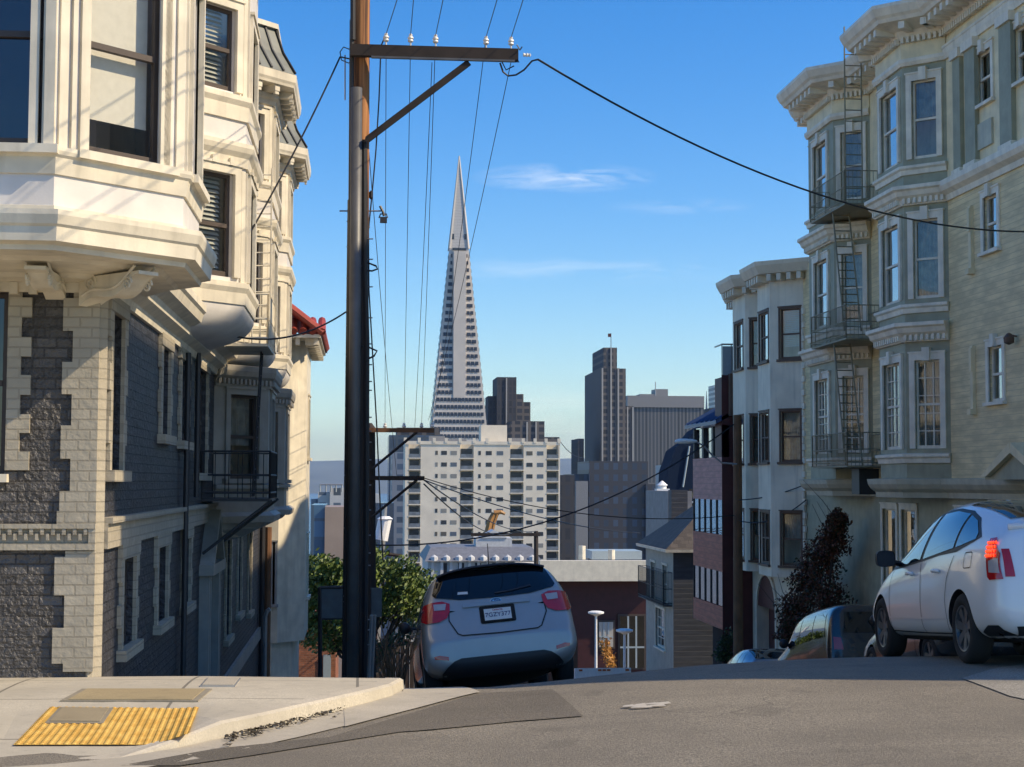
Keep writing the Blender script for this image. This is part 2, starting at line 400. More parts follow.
# gutter pan
GUT = [(-.46, .008), (-.3, .006), (-.02, .008)]
strip('gutter', [g[0] for g in GUT], lambda x, y, s: gz(x, y)+.008, M['gutter'])
# flat apron wedge where the gutter meets the crest
def patch(name, pts, mat, dz, sub=10, kind='structure'):
    bm = bmesh.new(); vs = [bm.verts.new((p[0], p[1], 0)) for p in pts]; bm.faces.new(vs)
    xs_ = [p[0] for p in pts]; ys_ = [p[1] for p in pts]
    for i in range(1, sub):
        for co, no in (((min(xs_)+(max(xs_)-min(xs_))*i/sub, 0, 0), (1, 0, 0)), ((0, min(ys_)+(max(ys_)-min(ys_))*i/sub, 0), (0, 1, 0))):
            bmesh.ops.bisect_plane(bm, geom=bm.verts[:]+bm.edges[:]+bm.faces[:], plane_co=co, plane_no=no)
    for v in bm.verts: v.co.z = gz(v.co.x, v.co.y)+dz
    me = bpy.data.meshes.new(name); bm.to_mesh(me); bm.free(); me.materials.append(mat)
    o = bpy.data.objects.new(name, me); COL.objects.link(o); tag(o, kind=kind); return o
def gp(px, py):
    """point of the ground surface under a pixel"""
    d = ray(px, py); t = 5.
    while t < 40:
        p = d*t
        if p.z < gz(p.x, p.y): break
        t += .01
    return (p.x, p.y)
patch('gutter', [gp(345, 728), gp(480, 693), (.9, 14.6), (.42, 14.6), (.38, 13.6), (-.1, 12.3)], M['gutter'], .011)
patch('road', [gp(480, 694), gp(552, 690), gp(583, 717), gp(520, 722), gp(400, 733), gp(250, 757), gp(180, 767), gp(120, 767), gp(215, 750), gp(330, 738)], M['asphaltdark'], .008)
# right kerb + pavement
mb = MB(); yy = [-6+.8*i for i in range(18)]+[8.5+.7*i for i in range(40)]+[37+4*i for i in range(12)]
KX = 10.6
def rk(x, y): return gz(KX, y)+.14+(x-KX)*.02
prof = [(KX-.01, lambda x, y: gz(x, y)-.06), (KX, lambda x, y: rk(x, y)-.015), (KX+.03, rk), (KX+.16, rk)]
vs = [(p[0], y, p[1](p[0], y)) for y in yy for p in prof]
mb.add(vs, [(i*4+k, i*4+k+1, (i+1)*4+k+1, (i+1)*4+k) for i in range(len(yy)-1) for k in range(3)]); tag(mb.build('kerb', M['kerbcon']), kind='structure')
mb = MB(); vs = [(x, y, rk(x, y)) for y in yy for x in (KX+.16, 11.4, 12.2, 13.02)]
mb.add(vs, [(i*4+k, i*4+k+1, (i+1)*4+k+1, (i+1)*4+k) for i in range(len(yy)-1) for k in range(3)]); tag(mb.build('pavement', M['concrete']), kind='structure')
# yellow tactile paving
def yelmat():
    m, nt, b = newmat('tactile_yellow'); v = coords(nt); n = tex(nt, 'noise', 9., v, Detail=6.)
    c = mixc(nt, ramp(nt, n.outputs[0], .38, .62), (.56, .31, .06), (.70, .43, .11)); nt.links.new(c, b.inputs['Base Color']); b.inputs['Roughness'].default_value = .6; return m
M['yel'] = yelmat()
def pad():
    A, B, Cc, D = [Vector(p) for p in (wpt(13, 747), wpt(189, 735), wpt(199, 709), wpt(50, 709))]
    def q(u, v): return (A*(1-u)+B*u)*(1-v)+(D*(1-u)+Cc*u)*v
    mb = MB(); n = 10
    for i in range(n):
        for j in range(n):
            c = [q((i+a)/n, (j+b)/n) for a, b in ((0, 0), (1, 0), (1, 1), (0, 1))]
            uc, vc = (i+.5)/n, (j+.5)/n
            mb.quad(*[(p.x, p.y, walkz(p.x, p.y)+.012) for p in c])
    nu, nv = 22, 26
    for i in range(nu):
        for j in range(nv):
            u, v = (i+.5)/nu, (j+.5)/nv
            if .06 < u < .44 and .52 < v < .98: continue
            p = q(u, v); z = walkz(p.x, p.y)+.012; r = .018; vs = []
            for k in range(6):
                a = k*math.pi/3; vs.append((p.x+r*math.cos(a), p.y+r*math.sin(a), z))
            for k in range(6):
                a = k*math.pi/3; vs.append((p.x+r*.6*math.cos(a), p.y+r*.6*math.sin(a), z+.008))
            mb.add(vs, [(k, (k+1) % 6, (k+1) % 6+6, k+6) for k in range(6)]+[(6, 7, 8, 9, 10, 11)])
    o = mb.build('tactile_paving', M['yel']); tag(o, 'yellow tactile paving pad set in the corner kerb ramp', 'tactile paving')
    def cover(u0, u1, v0, v1, name, mat, label, cat, dz=.02):
        m2 = MB(); c = [q(u, v) for u, v in ((u0, v0), (u1, v0), (u1, v1), (u0, v1))]
        m2.hexa([(p.x, p.y, walkz(p.x, p.y)-.02) for p in c]+[(p.x, p.y, walkz(p.x, p.y)+dz) for p in c])
        ce = sum(c, Vector((0, 0)))/4
        c2 = [ce+(p-ce)*.86 for p in c]; m2.cm = 1
        m2.hexa([(p.x, p.y, walkz(p.x, p.y)) for p in c2]+[(p.x, p.y, walkz(p.x, p.y)+dz+.006) for p in c2])
        tag(m2.build(name, [M['galv'] if name == 'pavement_grate' else M['lidrim'], mat]), label, cat)
    M['lidrim'] = concrete('lid_rim', (.3, .26, .19)); M['lid'] = concrete('lid_stone', (.36, .29, .18)); M['lid2'] = concrete('lid_tan', (.40, .31, .17))
    cover(.07, .43, .53, .97, 'utility_cover', M['lid'], 'small square concrete utility cover set inside the yellow tactile pad', 'utility cover')
    def cov2(pts, name, mat, rim, label, dz=.01):
        m2 = MB(); c = [Vector(p) for p in pts]; ce = sum(c, Vector((0, 0)))/4
        m2.hexa([(p.x, p.y, walkz(p.x, p.y)-.03) for p in c]+[(p.x, p.y, walkz(p.x, p.y)+dz) for p in c])
        c2 = [ce+(p-ce)*.9 for p in c]; m2.cm = 1
        m2.hexa([(p.x, p.y, walkz(p.x, p.y)) for p in c2]+[(p.x, p.y, walkz(p.x, p.y)+dz+.005) for p in c2])
        tag(m2.build(name, [rim, mat]), label, 'utility cover')
    cov2([wpt(60, 702), wpt(198, 702), wpt(212, 690), wpt(82, 690)], 'utility_cover', M['lid2'], M['lidrim'], 'wide tan utility vault lid on the pavement beyond the yellow pad')
    cov2([wpt(200, 687), wpt(235, 687), wpt(241, 679), wpt(207, 679)], 'pavement_grate', M['gutter'], M['galv'], 'small grey ribbed pavement grate nearest the dark side wall')
M['asphaltpale'] = asphalt('asphalt_pale', (.40, .37, .31), (.50, .46, .39))
patch('road', [gp(962, 679), gp(1000, 668), gp(1040, 664), gp(1080, 690), gp(1060, 708), gp(1010, 697)], M['asphaltpale'], .008)
def wpt(px, py):
    d = ray(px, py); t = 5.
    while t < 40:
        p = d*t
        if p.z < walkz(p.x, p.y): break
        t += .01
    return (p.x, p.y)
pad()
# leaf litter in the gutter, paper scraps
mb = MB(); rnd = random.Random(3)
for i in range(300):
    px = rnd.uniform(225, 345); k = (px-225)/120; py = 740-34*k+rnd.gauss(0, 1.2)+abs(rnd.gauss(0, 3.2))
    x, y = gp(px, py); z = gz(x, y)+.016; a = rnd.uniform(0, 6.28); r = rnd.uniform(.008, .028)
    mb.quad(*[(x+r*math.cos(a+t), y+r*math.sin(a+t)*.7, z+rnd.uniform(0, .02)) for t in (0, 1.3, 3.1, 4.4)])
M['leaf'] = paint('dead_leaves', (.07, .05, .025), var=.5, sc=20.)
tag(mb.build('leaf_litter', M['leaf']), kind='stuff', label='dark dead leaves lying in the corner gutter', cat='leaf litter')
mb = MB(); x, y = gp(648, 707)
for i in range(9):
    xx = x+rnd.uniform(-.22, .22); yy2 = y+rnd.uniform(-.08, .08); z = gz(xx, yy2)+.012; a = rnd.uniform(-.3, .3); w = rnd.uniform(.03, .09)
    mb.quad((xx-w, yy2-.02, z), (xx+w, yy2-.025+a*.05, z+.004), (xx+w*.8, yy2+.02, z+.012), (xx-w*.7, yy2+.025, z+.003))
M['scrap'] = paint('paper_scrap', (.5, .45, .36), var=.3)
tag(mb.build('paper_scrap', M['scrap']), 'flattened pale scrap lying on the asphalt', 'litter')

# ------------------------------------------------------------------ windows and walls
def wall(mb, F, v0, v1, ops, u0=0, u1=None, depth=.13, w=0):
    u1 = F.L if u1 is None else u1
    us = sorted({u0, u1} | {min(max(o[k], u0), u1) for o in ops for k in (0, 1)}); vs = sorted({v0, v1} | {min(max(o[k], v0), v1) for o in ops for k in (2, 3)})
    for a, b in zip(us, us[1:]):
        for c, d in zip(vs, vs[1:]):
            m1, m2 = (a+b)/2, (c+d)/2
            if any(o[0] < m1 < o[1] and o[2] < m2 < o[3] for o in ops): continue
            mb.fq(F, a, b, w, c, d)
    P = F.P
    for (a, b, c, d) in ops:
        for q in (((a, c), (a, d)), ((a, d), (b, d)), ((b, d), (b, c)), ((b, c), (a, c))):
            (ua, va), (ub, vb) = q
            mb.quad(P(ua, w, va), P(ub, w, vb), P(ub, w-depth, vb), P(ua, w-depth, va))
WN = 0
def window(root, F, u0, u1, v0, v1, trim=.1, trimmat='cream', sash='sash', glassm='glass', shade=None, grid=None, split=True, key=False, proud=.035, sill=True, base_w=0, slats=True, shade_to=.0, label=None, head=None):
    """double-hung window filling the opening u0..u1, v0..v1"""
    mb = MB(); w = base_w; head = trim if head is None else head
    if trim:
        mb.fb(F, u0-trim, u0, w-.02, w+proud, v0, v1+head); mb.fb(F, u1, u1+trim, w-.02, w+proud, v0, v1+head)
        mb.fb(F, u0, u1, w-.02, w+proud, v1, v1+head)
        mb.fb(F, u0-trim-.02, u1+trim+.02, w-.02, w+proud+.02, v1+head, v1+head+.035)
    if sill: mb.fb(F, u0-trim-.04, u1+trim+.04, w-.02, w+proud+.06, v0-.07, v0)
    if key:
        uc = (u0+u1)/2; mb.fb(F, uc-.09, uc+.09, w, w+proud+.07, v1-.02, v1+head+.12)
    if not mb.v: mb.fb(F, u0, u0+.02, w-.1, w-.05, v0, v1)
    o = wp(mb, 'window', M[trimmat], root)
    mb = MB(); t = .045; wi = w-.06; vm = (v0+v1)/2
    for (a, b, c, d) in ((u0, u0+t, v0, v1), (u1-t, u1, v0, v1), (u0+t, u1-t, v1-t, v1), (u0+t, u1-t, v0, v0+t*1.6)): mb.fb(F, a, b, wi-.04, wi, c, d)
    if split: mb.fb(F, u0+t, u1-t, wi-.045, wi+.012, vm-.025, vm+.025)
    if grid:
        nu, nv = grid
        for i in range(1, nu): uu = u0+(u1-u0)*i/nu; mb.fb(F, uu-.014, uu+.014, wi-.03, wi-.006, v0+t, v1-t)
        for j in range(1, nv):
            vv = v0+(v1-v0)*j/nv
            if abs(vv-vm) > .05: mb.fb(F, u0+t, u1-t, wi-.028, wi-.008, vv-.011, vv+.011)
    wp(mb, 'sash', M[sash], root, o)
    mb = MB(); mb.fq(F, u0+.02, u1-.02, wi-.03, v0+.02, v1-.02); wp(mb, 'pane', M[glassm], root, o)
    if shade:
        mb = MB(); vb = v0+(v1-v0)*shade_to
        if shade == 'blind' and slats:
            n = int((v1-vb)/.055)
            for i in range(n):
                z = vb+(v1-vb)*(i+.5)/n; P = F.P
                mb.quad(P(u0+.05, wi-.12, z-.022), P(u1-.05, wi-.12, z-.022), P(u1-.05, wi-.16, z+.022), P(u0+.05, wi-.16, z+.022))
            wp(mb, 'blind', M['blind'], root, o)
        elif shade == 'roller':
            mb.fq(F, u0+.03, u1-.03, wi-.12, vb, v1); wp(mb, 'blind', M['blind'], root, o)
        else:
            P = F.P; n = 18; L = u1-u0
            for i in range(n):
                a, b = u0+L*i/n, u0+L*(i+1)/n; wa, wb = [wi-.16-.035*(k % 2)-.01*math.sin(k*1.7) for k in (i, i+1)]
                if shade == 'split' and .38 < (i+.5)/n < .62: continue
                mb.quad(P(a, wa, vb), P(b, wb, vb), P(b, wb, v1), P(a, wa, v1))
            wp(mb, 'curtain', M['curtain'], root, o)
    return o
def dentils(mb, poly, w0, w1, z0, z1, pitch, width):
    for a, b in zip(poly, poly[1:]):
        F = Frame(a, b); n = max(1, int(F.L/pitch)); 
        for i in range(n):
            u = (i+.5)*F.L/n; mb.fb(F, u-width/2, u+width/2, w0, w1, z0, z1)
def corn(w, z0, z1, k=4):
    """classical cornice profile, closed"""
    h = z1-z0
    return [(-.02, z0), (w*.25, z0), (w*.3, z0+h*.22), (w*.55, z0+h*.3), (w*.62, z0+h*.5), (w*.9, z0+h*.62), (w*.92, z0+h*.8), (w, z0+h*.86), (w, z1), (-.02, z1)]
def uon(F, px):
    d = ray(px, 483); 
    # F.p + u*F.d = t*d
    a, b, c, e = F.d.x, -d.x, F.d.y, -d.y; det = a*e-b*c
    return (-F.p.x*e + b*F.p.y)/det
# ================================================================== LEFT CORNER BUILDING
XW = -2.2
b1 = empty('corner_house', (-2.2, 14, -1.7), 'cream and dark brick corner house with an overhanging corner bay, nearest on the left', 'house', None)
FF = Frame((-14, 14), (-2.3, 14)); FS = Frame((XW, 14.1), (XW, 36.5)); FC = Frame((-2.3, 14), (XW, 14.1))
def fu(px): return uon(FF, px)
def zz(py, Y, px=360): return atY(px, py, Y).z
wz0, wz1 = zz(474, 14, 5), zz(292, 14, 5)
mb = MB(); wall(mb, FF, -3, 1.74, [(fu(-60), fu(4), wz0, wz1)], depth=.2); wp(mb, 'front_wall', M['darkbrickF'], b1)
window(b1, FF, fu(-60), fu(4), wz0, wz1, trim=0, sill=True, shade=None)
# side wall openings: upper brick storey, then lower row
sops_up = [(14.35, 15.0, .1, 1.5), (17.95, 18.65, .52, 1.5), (19.85, 20.6, .50, 1.5), (21.85, 23.2, .12, 1.55), (24.9, 25.5, .3, 1.5), (26.2, 26.9, .3, 1.5), (28.2, 29, .3, 1.5), (30.9, 31.6, .3, 1.5)]
sops_lo = [(15.25, 16.05, -1.55, -.72), (17.85, 18.7, -1.55, -.72), (20.4, 21.2, -1.55, -.72), (27.0, 27.9, -2.6, -.9), (29.6, 30.4, -2.4, -.9), (32.4, 33.2, -2.6, -.9)]
door = (23.0, 24.2, -4.2, -1.35)
toF = lambda o: (o[0]-14.1, o[1]-14.1, o[2], o[3])
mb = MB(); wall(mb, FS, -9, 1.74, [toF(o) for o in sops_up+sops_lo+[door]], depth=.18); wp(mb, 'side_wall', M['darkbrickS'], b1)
mb = MB(); wall(mb, FC, -3, 1.74, [])
# cream quoins: toothed blocks
def qb(px0, px1, py0, py1, w=.028): mb.fb(FF, fu(px0), fu(px1), -.01, w, zz(py1, 14, 60), zz(py0, 14, 60))
k = 1/2.95; rt = [(145, 172, 208), (172, 268, 178), (268, 360, 208), (360, 455, 178), (455, 547, 208), (547, 645, 178), (645, 740, 208), (740, 800, 178)]
for a, c, x in rt: qb(x*k, 97, 240+a*k, 240+c*k)
lf = [(145, 172, 55), (172, 230, 85), (230, 288, 55), (288, 345, 85), (345, 400, 55), (400, 458, 85), (458, 515, 55), (515, 570, 85), (570, 625, 55), (625, 680, 85)]
for a, c, x in lf: qb(5, x*k, 240+a*k, 240+c*k)
qb(-60, 97, 286, 289.2, .03)
k3 = 1/2.674
qb(58, 97, 511, 524); qb(-400, 97, 524, 528.5, .05); qb(-400, 97, 543.5, 550, .05); qb(90, 97, 528.5, 543.5, .04); qb(-400, 90, 528.5, 543.5, .006)
for a, c, x in [(190, 205, 180), (205, 308, 152), (308, 395, 180), (395, 490, 150), (490, 512, 180)]: qb(x*k3, 97, 480+a*k3, 480+c*k3)
for i in range(60):
    x = 90-5.4*(i+.5); qb(x-1.5, x+1.5, 533.5, 540, .045) if i % 2 else qb(x-1.8, x+1.8, 529, 534.5, .045)
wp(mb, 'quoin_blocks', [M['creambrickF']], b1)
mb = MB(); mb.fb(FC, 0, FC.L, -.01, .028, -3, 1.74); wp(mb, 'corner_chamfer', M['creambrickS'], b1)
# side: belt, water table, casings with stepped brick edges
mb = MB(); mb.fb(FS, 0, 22.4, 0, .05, -.58, -.36); mb.fb(FS, 0, 22.4, 0, .09, -.36, -.31); wp(mb, 'belt_course', M['creambrickS'], b1)
mb = MB(); mb.fb(FS, 8.5, 13.0-4.2, 0, .06, -3.45, -3.2); mb.fb(FS, 10.4, 22.4, 0, .06, -3.45, -3.2); wp(mb, 'water_table', M['shadetrim'], b1)
for o in sops_up+sops_lo:
    q = toF(o); mb = MB()
    n = max(4, int((q[3]-q[2])/.2))
    for i in range(n):
        a, c = q[2]+(q[3]-q[2])*i/n, q[2]+(q[3]-q[2])*(i+1)/n; e = .22 if i % 2 else .12
        mb.fb(FS, q[0]-e, q[0], 0, .035, a, c); mb.fb(FS, q[1], q[1]+e, 0, .035, a, c)
    mb.fb(FS, q[0]-.22, q[1]+.22, 0, .045, q[3], q[3]+.16); mb.fb(FS, q[0]-.2, q[1]+.2, 0, .09, q[2]-.1, q[2])
    f = wp(mb, 'window_surround', M['creambrickS'], b1)
    window(b1, FS, q[0], q[1], q[2], q[3], trim=0, sill=False, shade='curtain', glassm='glass')
# ornate side door
q = toF(door); mb = MB()
for u in (q[0]-.34, q[0]-.12, q[1]+.02, q[1]+.24): mb.fb(FS, u, u+.1, 0, .14, q[2]-.6, q[3]+.05)
mb.fb(FS, q[0]-.42, q[1]+.42, 0, .2, q[3]+.05, q[3]+.2)
P = FS.P; uc = (q[0]+q[1])/2; z = q[3]+.2
for s in (-1, 1):
    mb.hexa([P(uc+s*.9, .2, z), P(uc+s*.78, .2, z), P(uc+s*.78, 0, z), P(uc+s*.9, 0, z), P(uc+s*.06, .2, z+.75), P(uc, .2, z+.62), P(uc, 0, z+.62), P(uc+s*.06, 0, z+.75)])
dr = wp0(mb, 'door_surround', M['shadetrim'], b1)
mb = MB(); mb.fb(FS, q[0], q[1], -.15, -.1, q[2], q[3]); wp(mb, 'door', M['sash'], b1)
# cornice over the brick storey
mb = MB(); mb.mould([(-14, 14), (-2.3, 14), (XW, 14.1), (XW, 36.5)], [(-.02, 1.62), (.04, 1.62), (.06, 1.70), (.16, 1.76), (.18, 1.84), (.3, 1.9), (.33, 1.99), (.36, 2.02), (.36, 2.1), (-.02, 2.1)]); wp(mb, 'cornice', M['cream'], b1)
# upper painted storeys
FU = Frame((XW, 14.1), (XW, 36.5)); FUF = Frame((-14, 14), (-2.3, 14))
mb = MB(); wall(mb, FU, 2.1, 6.2, [(9.75-.45, 9.75+.2, 2.6, 3.8), (15.3, 15.9, 2.6, 3.8)]); wall(mb, FUF, 2.1, 6.2, []); wall(mb, FC, 2.1, 6.2, [])
mb.box(-14, -2.22, 14.02, 36.5, 6.1, 6.2)
mb.quad((-14, 36.5, -9), (XW, 36.5, -9), (XW, 36.5, 6.2), (-14, 36.5, 6.2)); mb.quad((-14, 14, -3), (-14, 36.5, -9), (-14, 36.5, 6.2), (-14, 14, 6.2))
wp(mb, 'upper_wall', M['panel'], b1)
for a in (9.3, 15.3): window(b1, FU, a, a+.62, 2.6, 3.8, trim=.07, shade='blind')
# ---- corner bay
A = (-2.40, 12.68); B = (-1.50, 13.58); C = (-1.50, 14.9); D = (XW, 15.66); Z = (-6.4, 12.68); Y0 = (-7.8, 14.0)
poly = [Y0, Z, A, B, C, D]
fr = [Frame(a, b) for a, b in zip(poly, poly[1:])]
F1, F2, F3 = fr[1], fr[2], fr[3]
w2 = (uon(F2, 80), uon(F2, 156), 2.62, 4.42); w1 = (uon(F1, -75), uon(F1, 37), 2.62, 4.42)
mb = MB()
for F, ops in ((fr[0], []), (F1, [w1]), (F2, [w2]), (F3, [(.25, 1.05, 2.62, 4.42)]), (fr[4], [])): wall(mb, F, 1.9, 6.0, ops, depth=.16)
wp(mb, 'corner_bay_wall', M['panel'], b1)
window(b1, F2, *w2, trim=.085, sash='sash', shade='roller', shade_to=.18, glassm='glasslow', proud=.03, label=None)
window(b1, F1, *w1, trim=.08, sash='sash', shade=None, glassm='glassdark', proud=.05)
window(b1, F3, .25, 1.05, 2.62, 4.42, trim=.08, shade='curtain', proud=.05)
mb = MB()
for F in (F1, F2, F3):   # flat pilasters at the corners of the bay
    for u in ((.02, .1), (F.L-.1, F.L-.02)): mb.fb(F, u[0], u[1], 0, .022, 2.6, 6.0)
    if F is F2: mb.fb(F, F.L-.27, F.L-.17, 0, .03, 2.6, 6.0); mb.fb(F, .13, .17, 0, .03, 2.6, 6)
    if F is F1: mb.fb(F, F.L-.2, F.L-.13, 0, .03, 2.6, 6)
wp(mb, 'pilaster', M['cream'], b1)
mb = MB(); mb.mould(poly, [(-.02, 2.40), (.02, 2.40), (.03, 2.46), (.04, 2.53), (.06, 2.55), (.07, 2.58), (.07, 2.61), (-.02, 2.62)])
mb.mould(poly, [(-.02, 2.1), (.02, 2.1), (.02, 2.15), (-.02, 2.16)])
mb.mould(poly, [(-.3, 1.80), (.02, 1.80), (.03, 1.84), (.11, 1.86), (.12, 1.97), (.14, 1.99), (.16, 2.06), (.16, 2.1), (-.02, 2.115)])
wp(mb, 'bay_moulding', M['cream'], b1)
# underside sloping back to the wall
def shrink(poly, k, wx=XW, wy=14.0):
    out = []
    for (x, y) in poly:
        nx = x if x <= wx else wx+(x-wx)*(1-k); ny = y if y >= wy else wy+(y-wy)*(1-k); out.append((nx, ny))
    return out
def loft(mb, rings, caps=True):
    n = len(rings[0]); vs = [p for r in rings for p in r]
    mb.add(vs, [(i*n+j, i*n+j+1, (i+1)*n+j+1, (i+1)*n+j) for i in range(len(rings)-1) for j in range(n-1)]+([tuple(range(n)), tuple(range((len(rings)-1)*n, len(rings)*n))] if caps else []))
mb = MB(); loft(mb, [[(x, y, z) for x, y in shrink(poly, k)] for k, z in ((.02, 1.82), (.25, 1.80), (.3, 1.77), (.75, 1.75), (.8, 1.72), (.97, 1.70))], caps=False)
wp(mb, 'bay_soffit', M['cream'], b1)
# carved scroll brackets
def bracket(Fb, u, wd, L, z1, z0, par, name='scroll_bracket', mt='cream'):
    mb = MB(); P = Fb.P; n = 14; top = []; bot = []
    for i in range(n+1):
        t = i/n; w = L*t; zb = z0+(z1-z0)*(t**1.6)*.92+.045*math.sin(t*7.5); top.append((w, z1)); bot.append((w, min(zb, z1-.03)))
    for i in range(n):
        (wa, ta), (wb_, tb) = top[i], top[i+1]; ba, bb = bot[i][1], bot[i+1][1]
        mb.hexa([P(u-wd/2, wa, ba), P(u+wd/2, wa, ba), P(u+wd/2, wb_, bb), P(u-wd/2, wb_, bb), P(u-wd/2, wa, ta), P(u+wd/2, wa, ta), P(u+wd/2, wb_, tb), P(u-wd/2, wb_, tb)])
    # raised scroll lines on both cheeks
    for s in (-1, 1):
        us = u+s*(wd/2+.004)
        pts = [P(us, L*t, z0+(z1-z0)*(t**1.5)*.9+.06+.04*math.sin(t*7.5)) for t in [i/16 for i in range(1, 16)]]; mb.tube(pts, .014, 5)
        for cw, r in ((.2*L, .085), (.82*L, .06)):
            cz = z1-.04-r if cw > .5*L else z0+.16+.02
            mb.tube([P(us, cw+r*(1-i/22)*math.cos(i*.6), cz+r*(1-i/22)*math.sin(i*.6)) for i in range(20)], .011, 5)
    return wp(mb, name, M[mt], b1 if par is None else par)
FB = Frame((XW-.01, 14.02), (XW+.6, 14.62))      # diagonal at the corner
bracket(Frame((-2.9, 13.42), (-1.7, 14.62)), .8, .2, .82, 1.74, 1.50, b1)
bracket(FF, fu(52), .17, .92, 1.73, 1.56, b1); bracket(FF, fu(-95), .17, .92, 1.73, 1.56, b1)
mb = MB(); 
for i in range(34): mb.fb(FF, 11.2-.16*i-.03, 11.2-.16*i+.04, .02, .08, 1.60, 1.70)
wp(mb, 'dentils', M['cream'], b1)
# ---- street bays
def lbay(y0, low, first):
    h0 = .62 if not low else 0.
    ya, yb, yc, yd = y0, y0+.82, y0+2.7, y0+3.52; X1 = -1.43
    pl = [(XW, ya), (X1, yb), (X1, yc), (XW, yd)]; fs = [Frame(a, b) for a, b in zip(pl, pl[1:])]
    c = fs[0].L/2+.05; hw = .31
    ops = {0: [(c-hw, c+hw, 2.48, 3.74), (c-hw, c+hw, 4.76, 6.0-.22)], 1: [(.45, 1.35, 2.48, 3.74), (.45, 1.35, 4.76, 5.78)], 2: [(c-hw, c+hw, 2.48, 3.74), (c-hw, c+hw, 4.76, 5.78)]}
    mb = MB()
    for i, F in enumerate(fs): wall(mb, F, 2.2, 6.2+h0, ops[i], depth=.14)
    wp(mb, 'bay_wall', M['panel'], b1)
    for i, F in enumerate(fs):
        for j, o in enumerate(ops[i]): window(b1, F, *o, trim=.1, proud=.045, shade='blind' if j == 0 or first else 'roller', slats=(i < 2), shade_to=.0 if j == 0 else .05, sill=False)
    mb = MB()
    for F in fs:
        for a, b in ((2.4, 3.8), (4.7, 6.0)):
            for u in (.02, F.L-.08):
                mb.fb(F, u, u+.06, 0, .025, a, b)
    wp(mb, 'pilaster', M['cream'], b1)
    mb = MB()
    mb.mould(pl, [(-.02, 2.16), (.02, 2.16), (.03, 2.3), (.06, 2.36), (.06, 2.42), (-.02, 2.44)])
    mb.mould(pl, [(-.02, 3.84), (.03, 3.84), (.04, 3.96), (.08, 4.02), (.1, 4.08), (.1, 4.13), (-.02, 4.15)])
    mb.mould(pl, [(-.02, 4.42), (.03, 4.42), (.035, 4.6), (.07, 4.66), (.07, 4.72), (-.02, 4.74)])
    for F in fs:
        for i in range(3):
            u = F.L*(i+1)/4; mb.fb(F, u-.03, u+.03, 0, .07, 3.84, 3.93)
    wp(mb, 'bay_moulding', M['cream'], b1)
    # swept corbel
    mb = MB(); loft(mb, [[(x, y, z) for x, y in shrink(pl, k, wy=-99)] for k, z in ((.0, 2.17), (.0, 2.1), (.05, 2.02), (.13, 1.95), (.25, 1.89), (.4, 1.84), (.58, 1.8), (.78, 1.77), (.98, 1.75))], caps=False)
    o = wp(mb, 'bay_corbel', M['panel'], b1, smooth=True)
    # bracketed eave with metal mansard
    mb = MB(); mb.mould(pl, [(-.02, 5.95+h0), (.04, 5.95+h0), (.06, 6.02+h0), (.1, 6.06+h0), (.1, 6.12+h0), (-.02, 6.14+h0)])
    mb.mould(pl, [(-.1, 6.22+h0), (.34, 6.22+h0), (.35, 6.26+h0), (.37, 6.3+h0), (.38, 6.42+h0), (-.1, 6.44+h0)])
    for F in fs:
        n = max(3, int(F.L/.32))
        for i in range(n):
            u = (i+.5)*F.L/n; mb.fb(F, u-.05, u+.05, 0, .31, 6.12+h0, 6.22+h0); mb.fb(F, u-.04, u+.04, .26, .3, 6.07+h0, 6.12+h0)
    wp(mb, 'eave', M['cream'], b1)
    def off(w):
        t = MB(); t.mould(pl, [(w, 0)], ends=False); return [(v[0], v[1]) for v in t.v]
    lo, mi, hi = off(.36), off(.16), off(.02)
    mb = MB(); loft(mb, [[(x, y, 6.43+h0) for x, y in lo], [(x, y, 6.78+h0) for x, y in mi], [(x, y, 7.2+h0) for x, y in hi]], caps=False); mb.add([(x, y, 7.2+h0) for x, y in hi], [tuple(range(len(hi)))])
    rf = wp(mb, 'mansard_roof', M['slate'], b1)
    mb = MB()
    for a in range(3):
        n = 5 if a != 1 else 6
        for i in range(n+1):
            t = i/n; pts = [Vector((r[a][0]*(1-t)+r[a+1][0]*t, r[a][1]*(1-t)+r[a+1][1]*t, z+h0+.02)) for r, z in ((lo, 6.43), (mi, 6.78), (hi, 7.2))]; mb.tube(pts, .024, 5)
    wp(mb, 'roof_ribs', M['slatedark'], b1, rf)
    mb = MB(); mb.mould(pl, [(-.1, 7.19+h0), (.08, 7.19+h0), (.08, 7.27+h0), (-.1, 7.29+h0)]); wp(mb, 'roof_cap', M['cream'], b1)
    if low:
        ops2 = {0: [(c-.3, c+.3, .05, 1.34)], 1: [(.5, 1.3, .05, 1.34)], 2: []}
        mb = MB()
        for i, F in enumerate(fs): wall(mb, F, -.55, 1.72, ops2[i])
        wp(mb, 'lower_bay_wall', M['shadetrim'], b1)
        for i in (0, 1):
            for o in ops2[i]: window(b1, fs[i], *o, trim=.09, trimmat='shadetrim', shade='curtain', shade_to=.4, glassm='glass')
        mb = MB(); mb.mould(pl, [(-.02, 1.46), (.03, 1.46), (.04, 1.56), (.1, 1.62), (.12, 1.7), (.12, 1.78), (-.02, 1.8)]); dentils(mb, pl, .02, .09, 1.5, 1.58, .085, .045)
        mb.mould(pl, [(-.02, -.62), (.1, -.62), (.12, -.52), (.04, -.46), (-.02, -.46)]); mb.mould(pl, [(-.02, -.1), (.08, -.1), (.08, -.04), (-.02, -.02)])
        wp(mb, 'bay_moulding', M['shadetrim'], b1)
        mb = MB(); loft(mb, [[(x, y, z) for x, y in shrink(pl, k, wy=-99)] for k, z in ((0, -.6), (.15, -.72), (.5, -.85), (.98, -.95))], caps=False); wp(mb, 'bay_corbel', M['shadetrim'], b1)
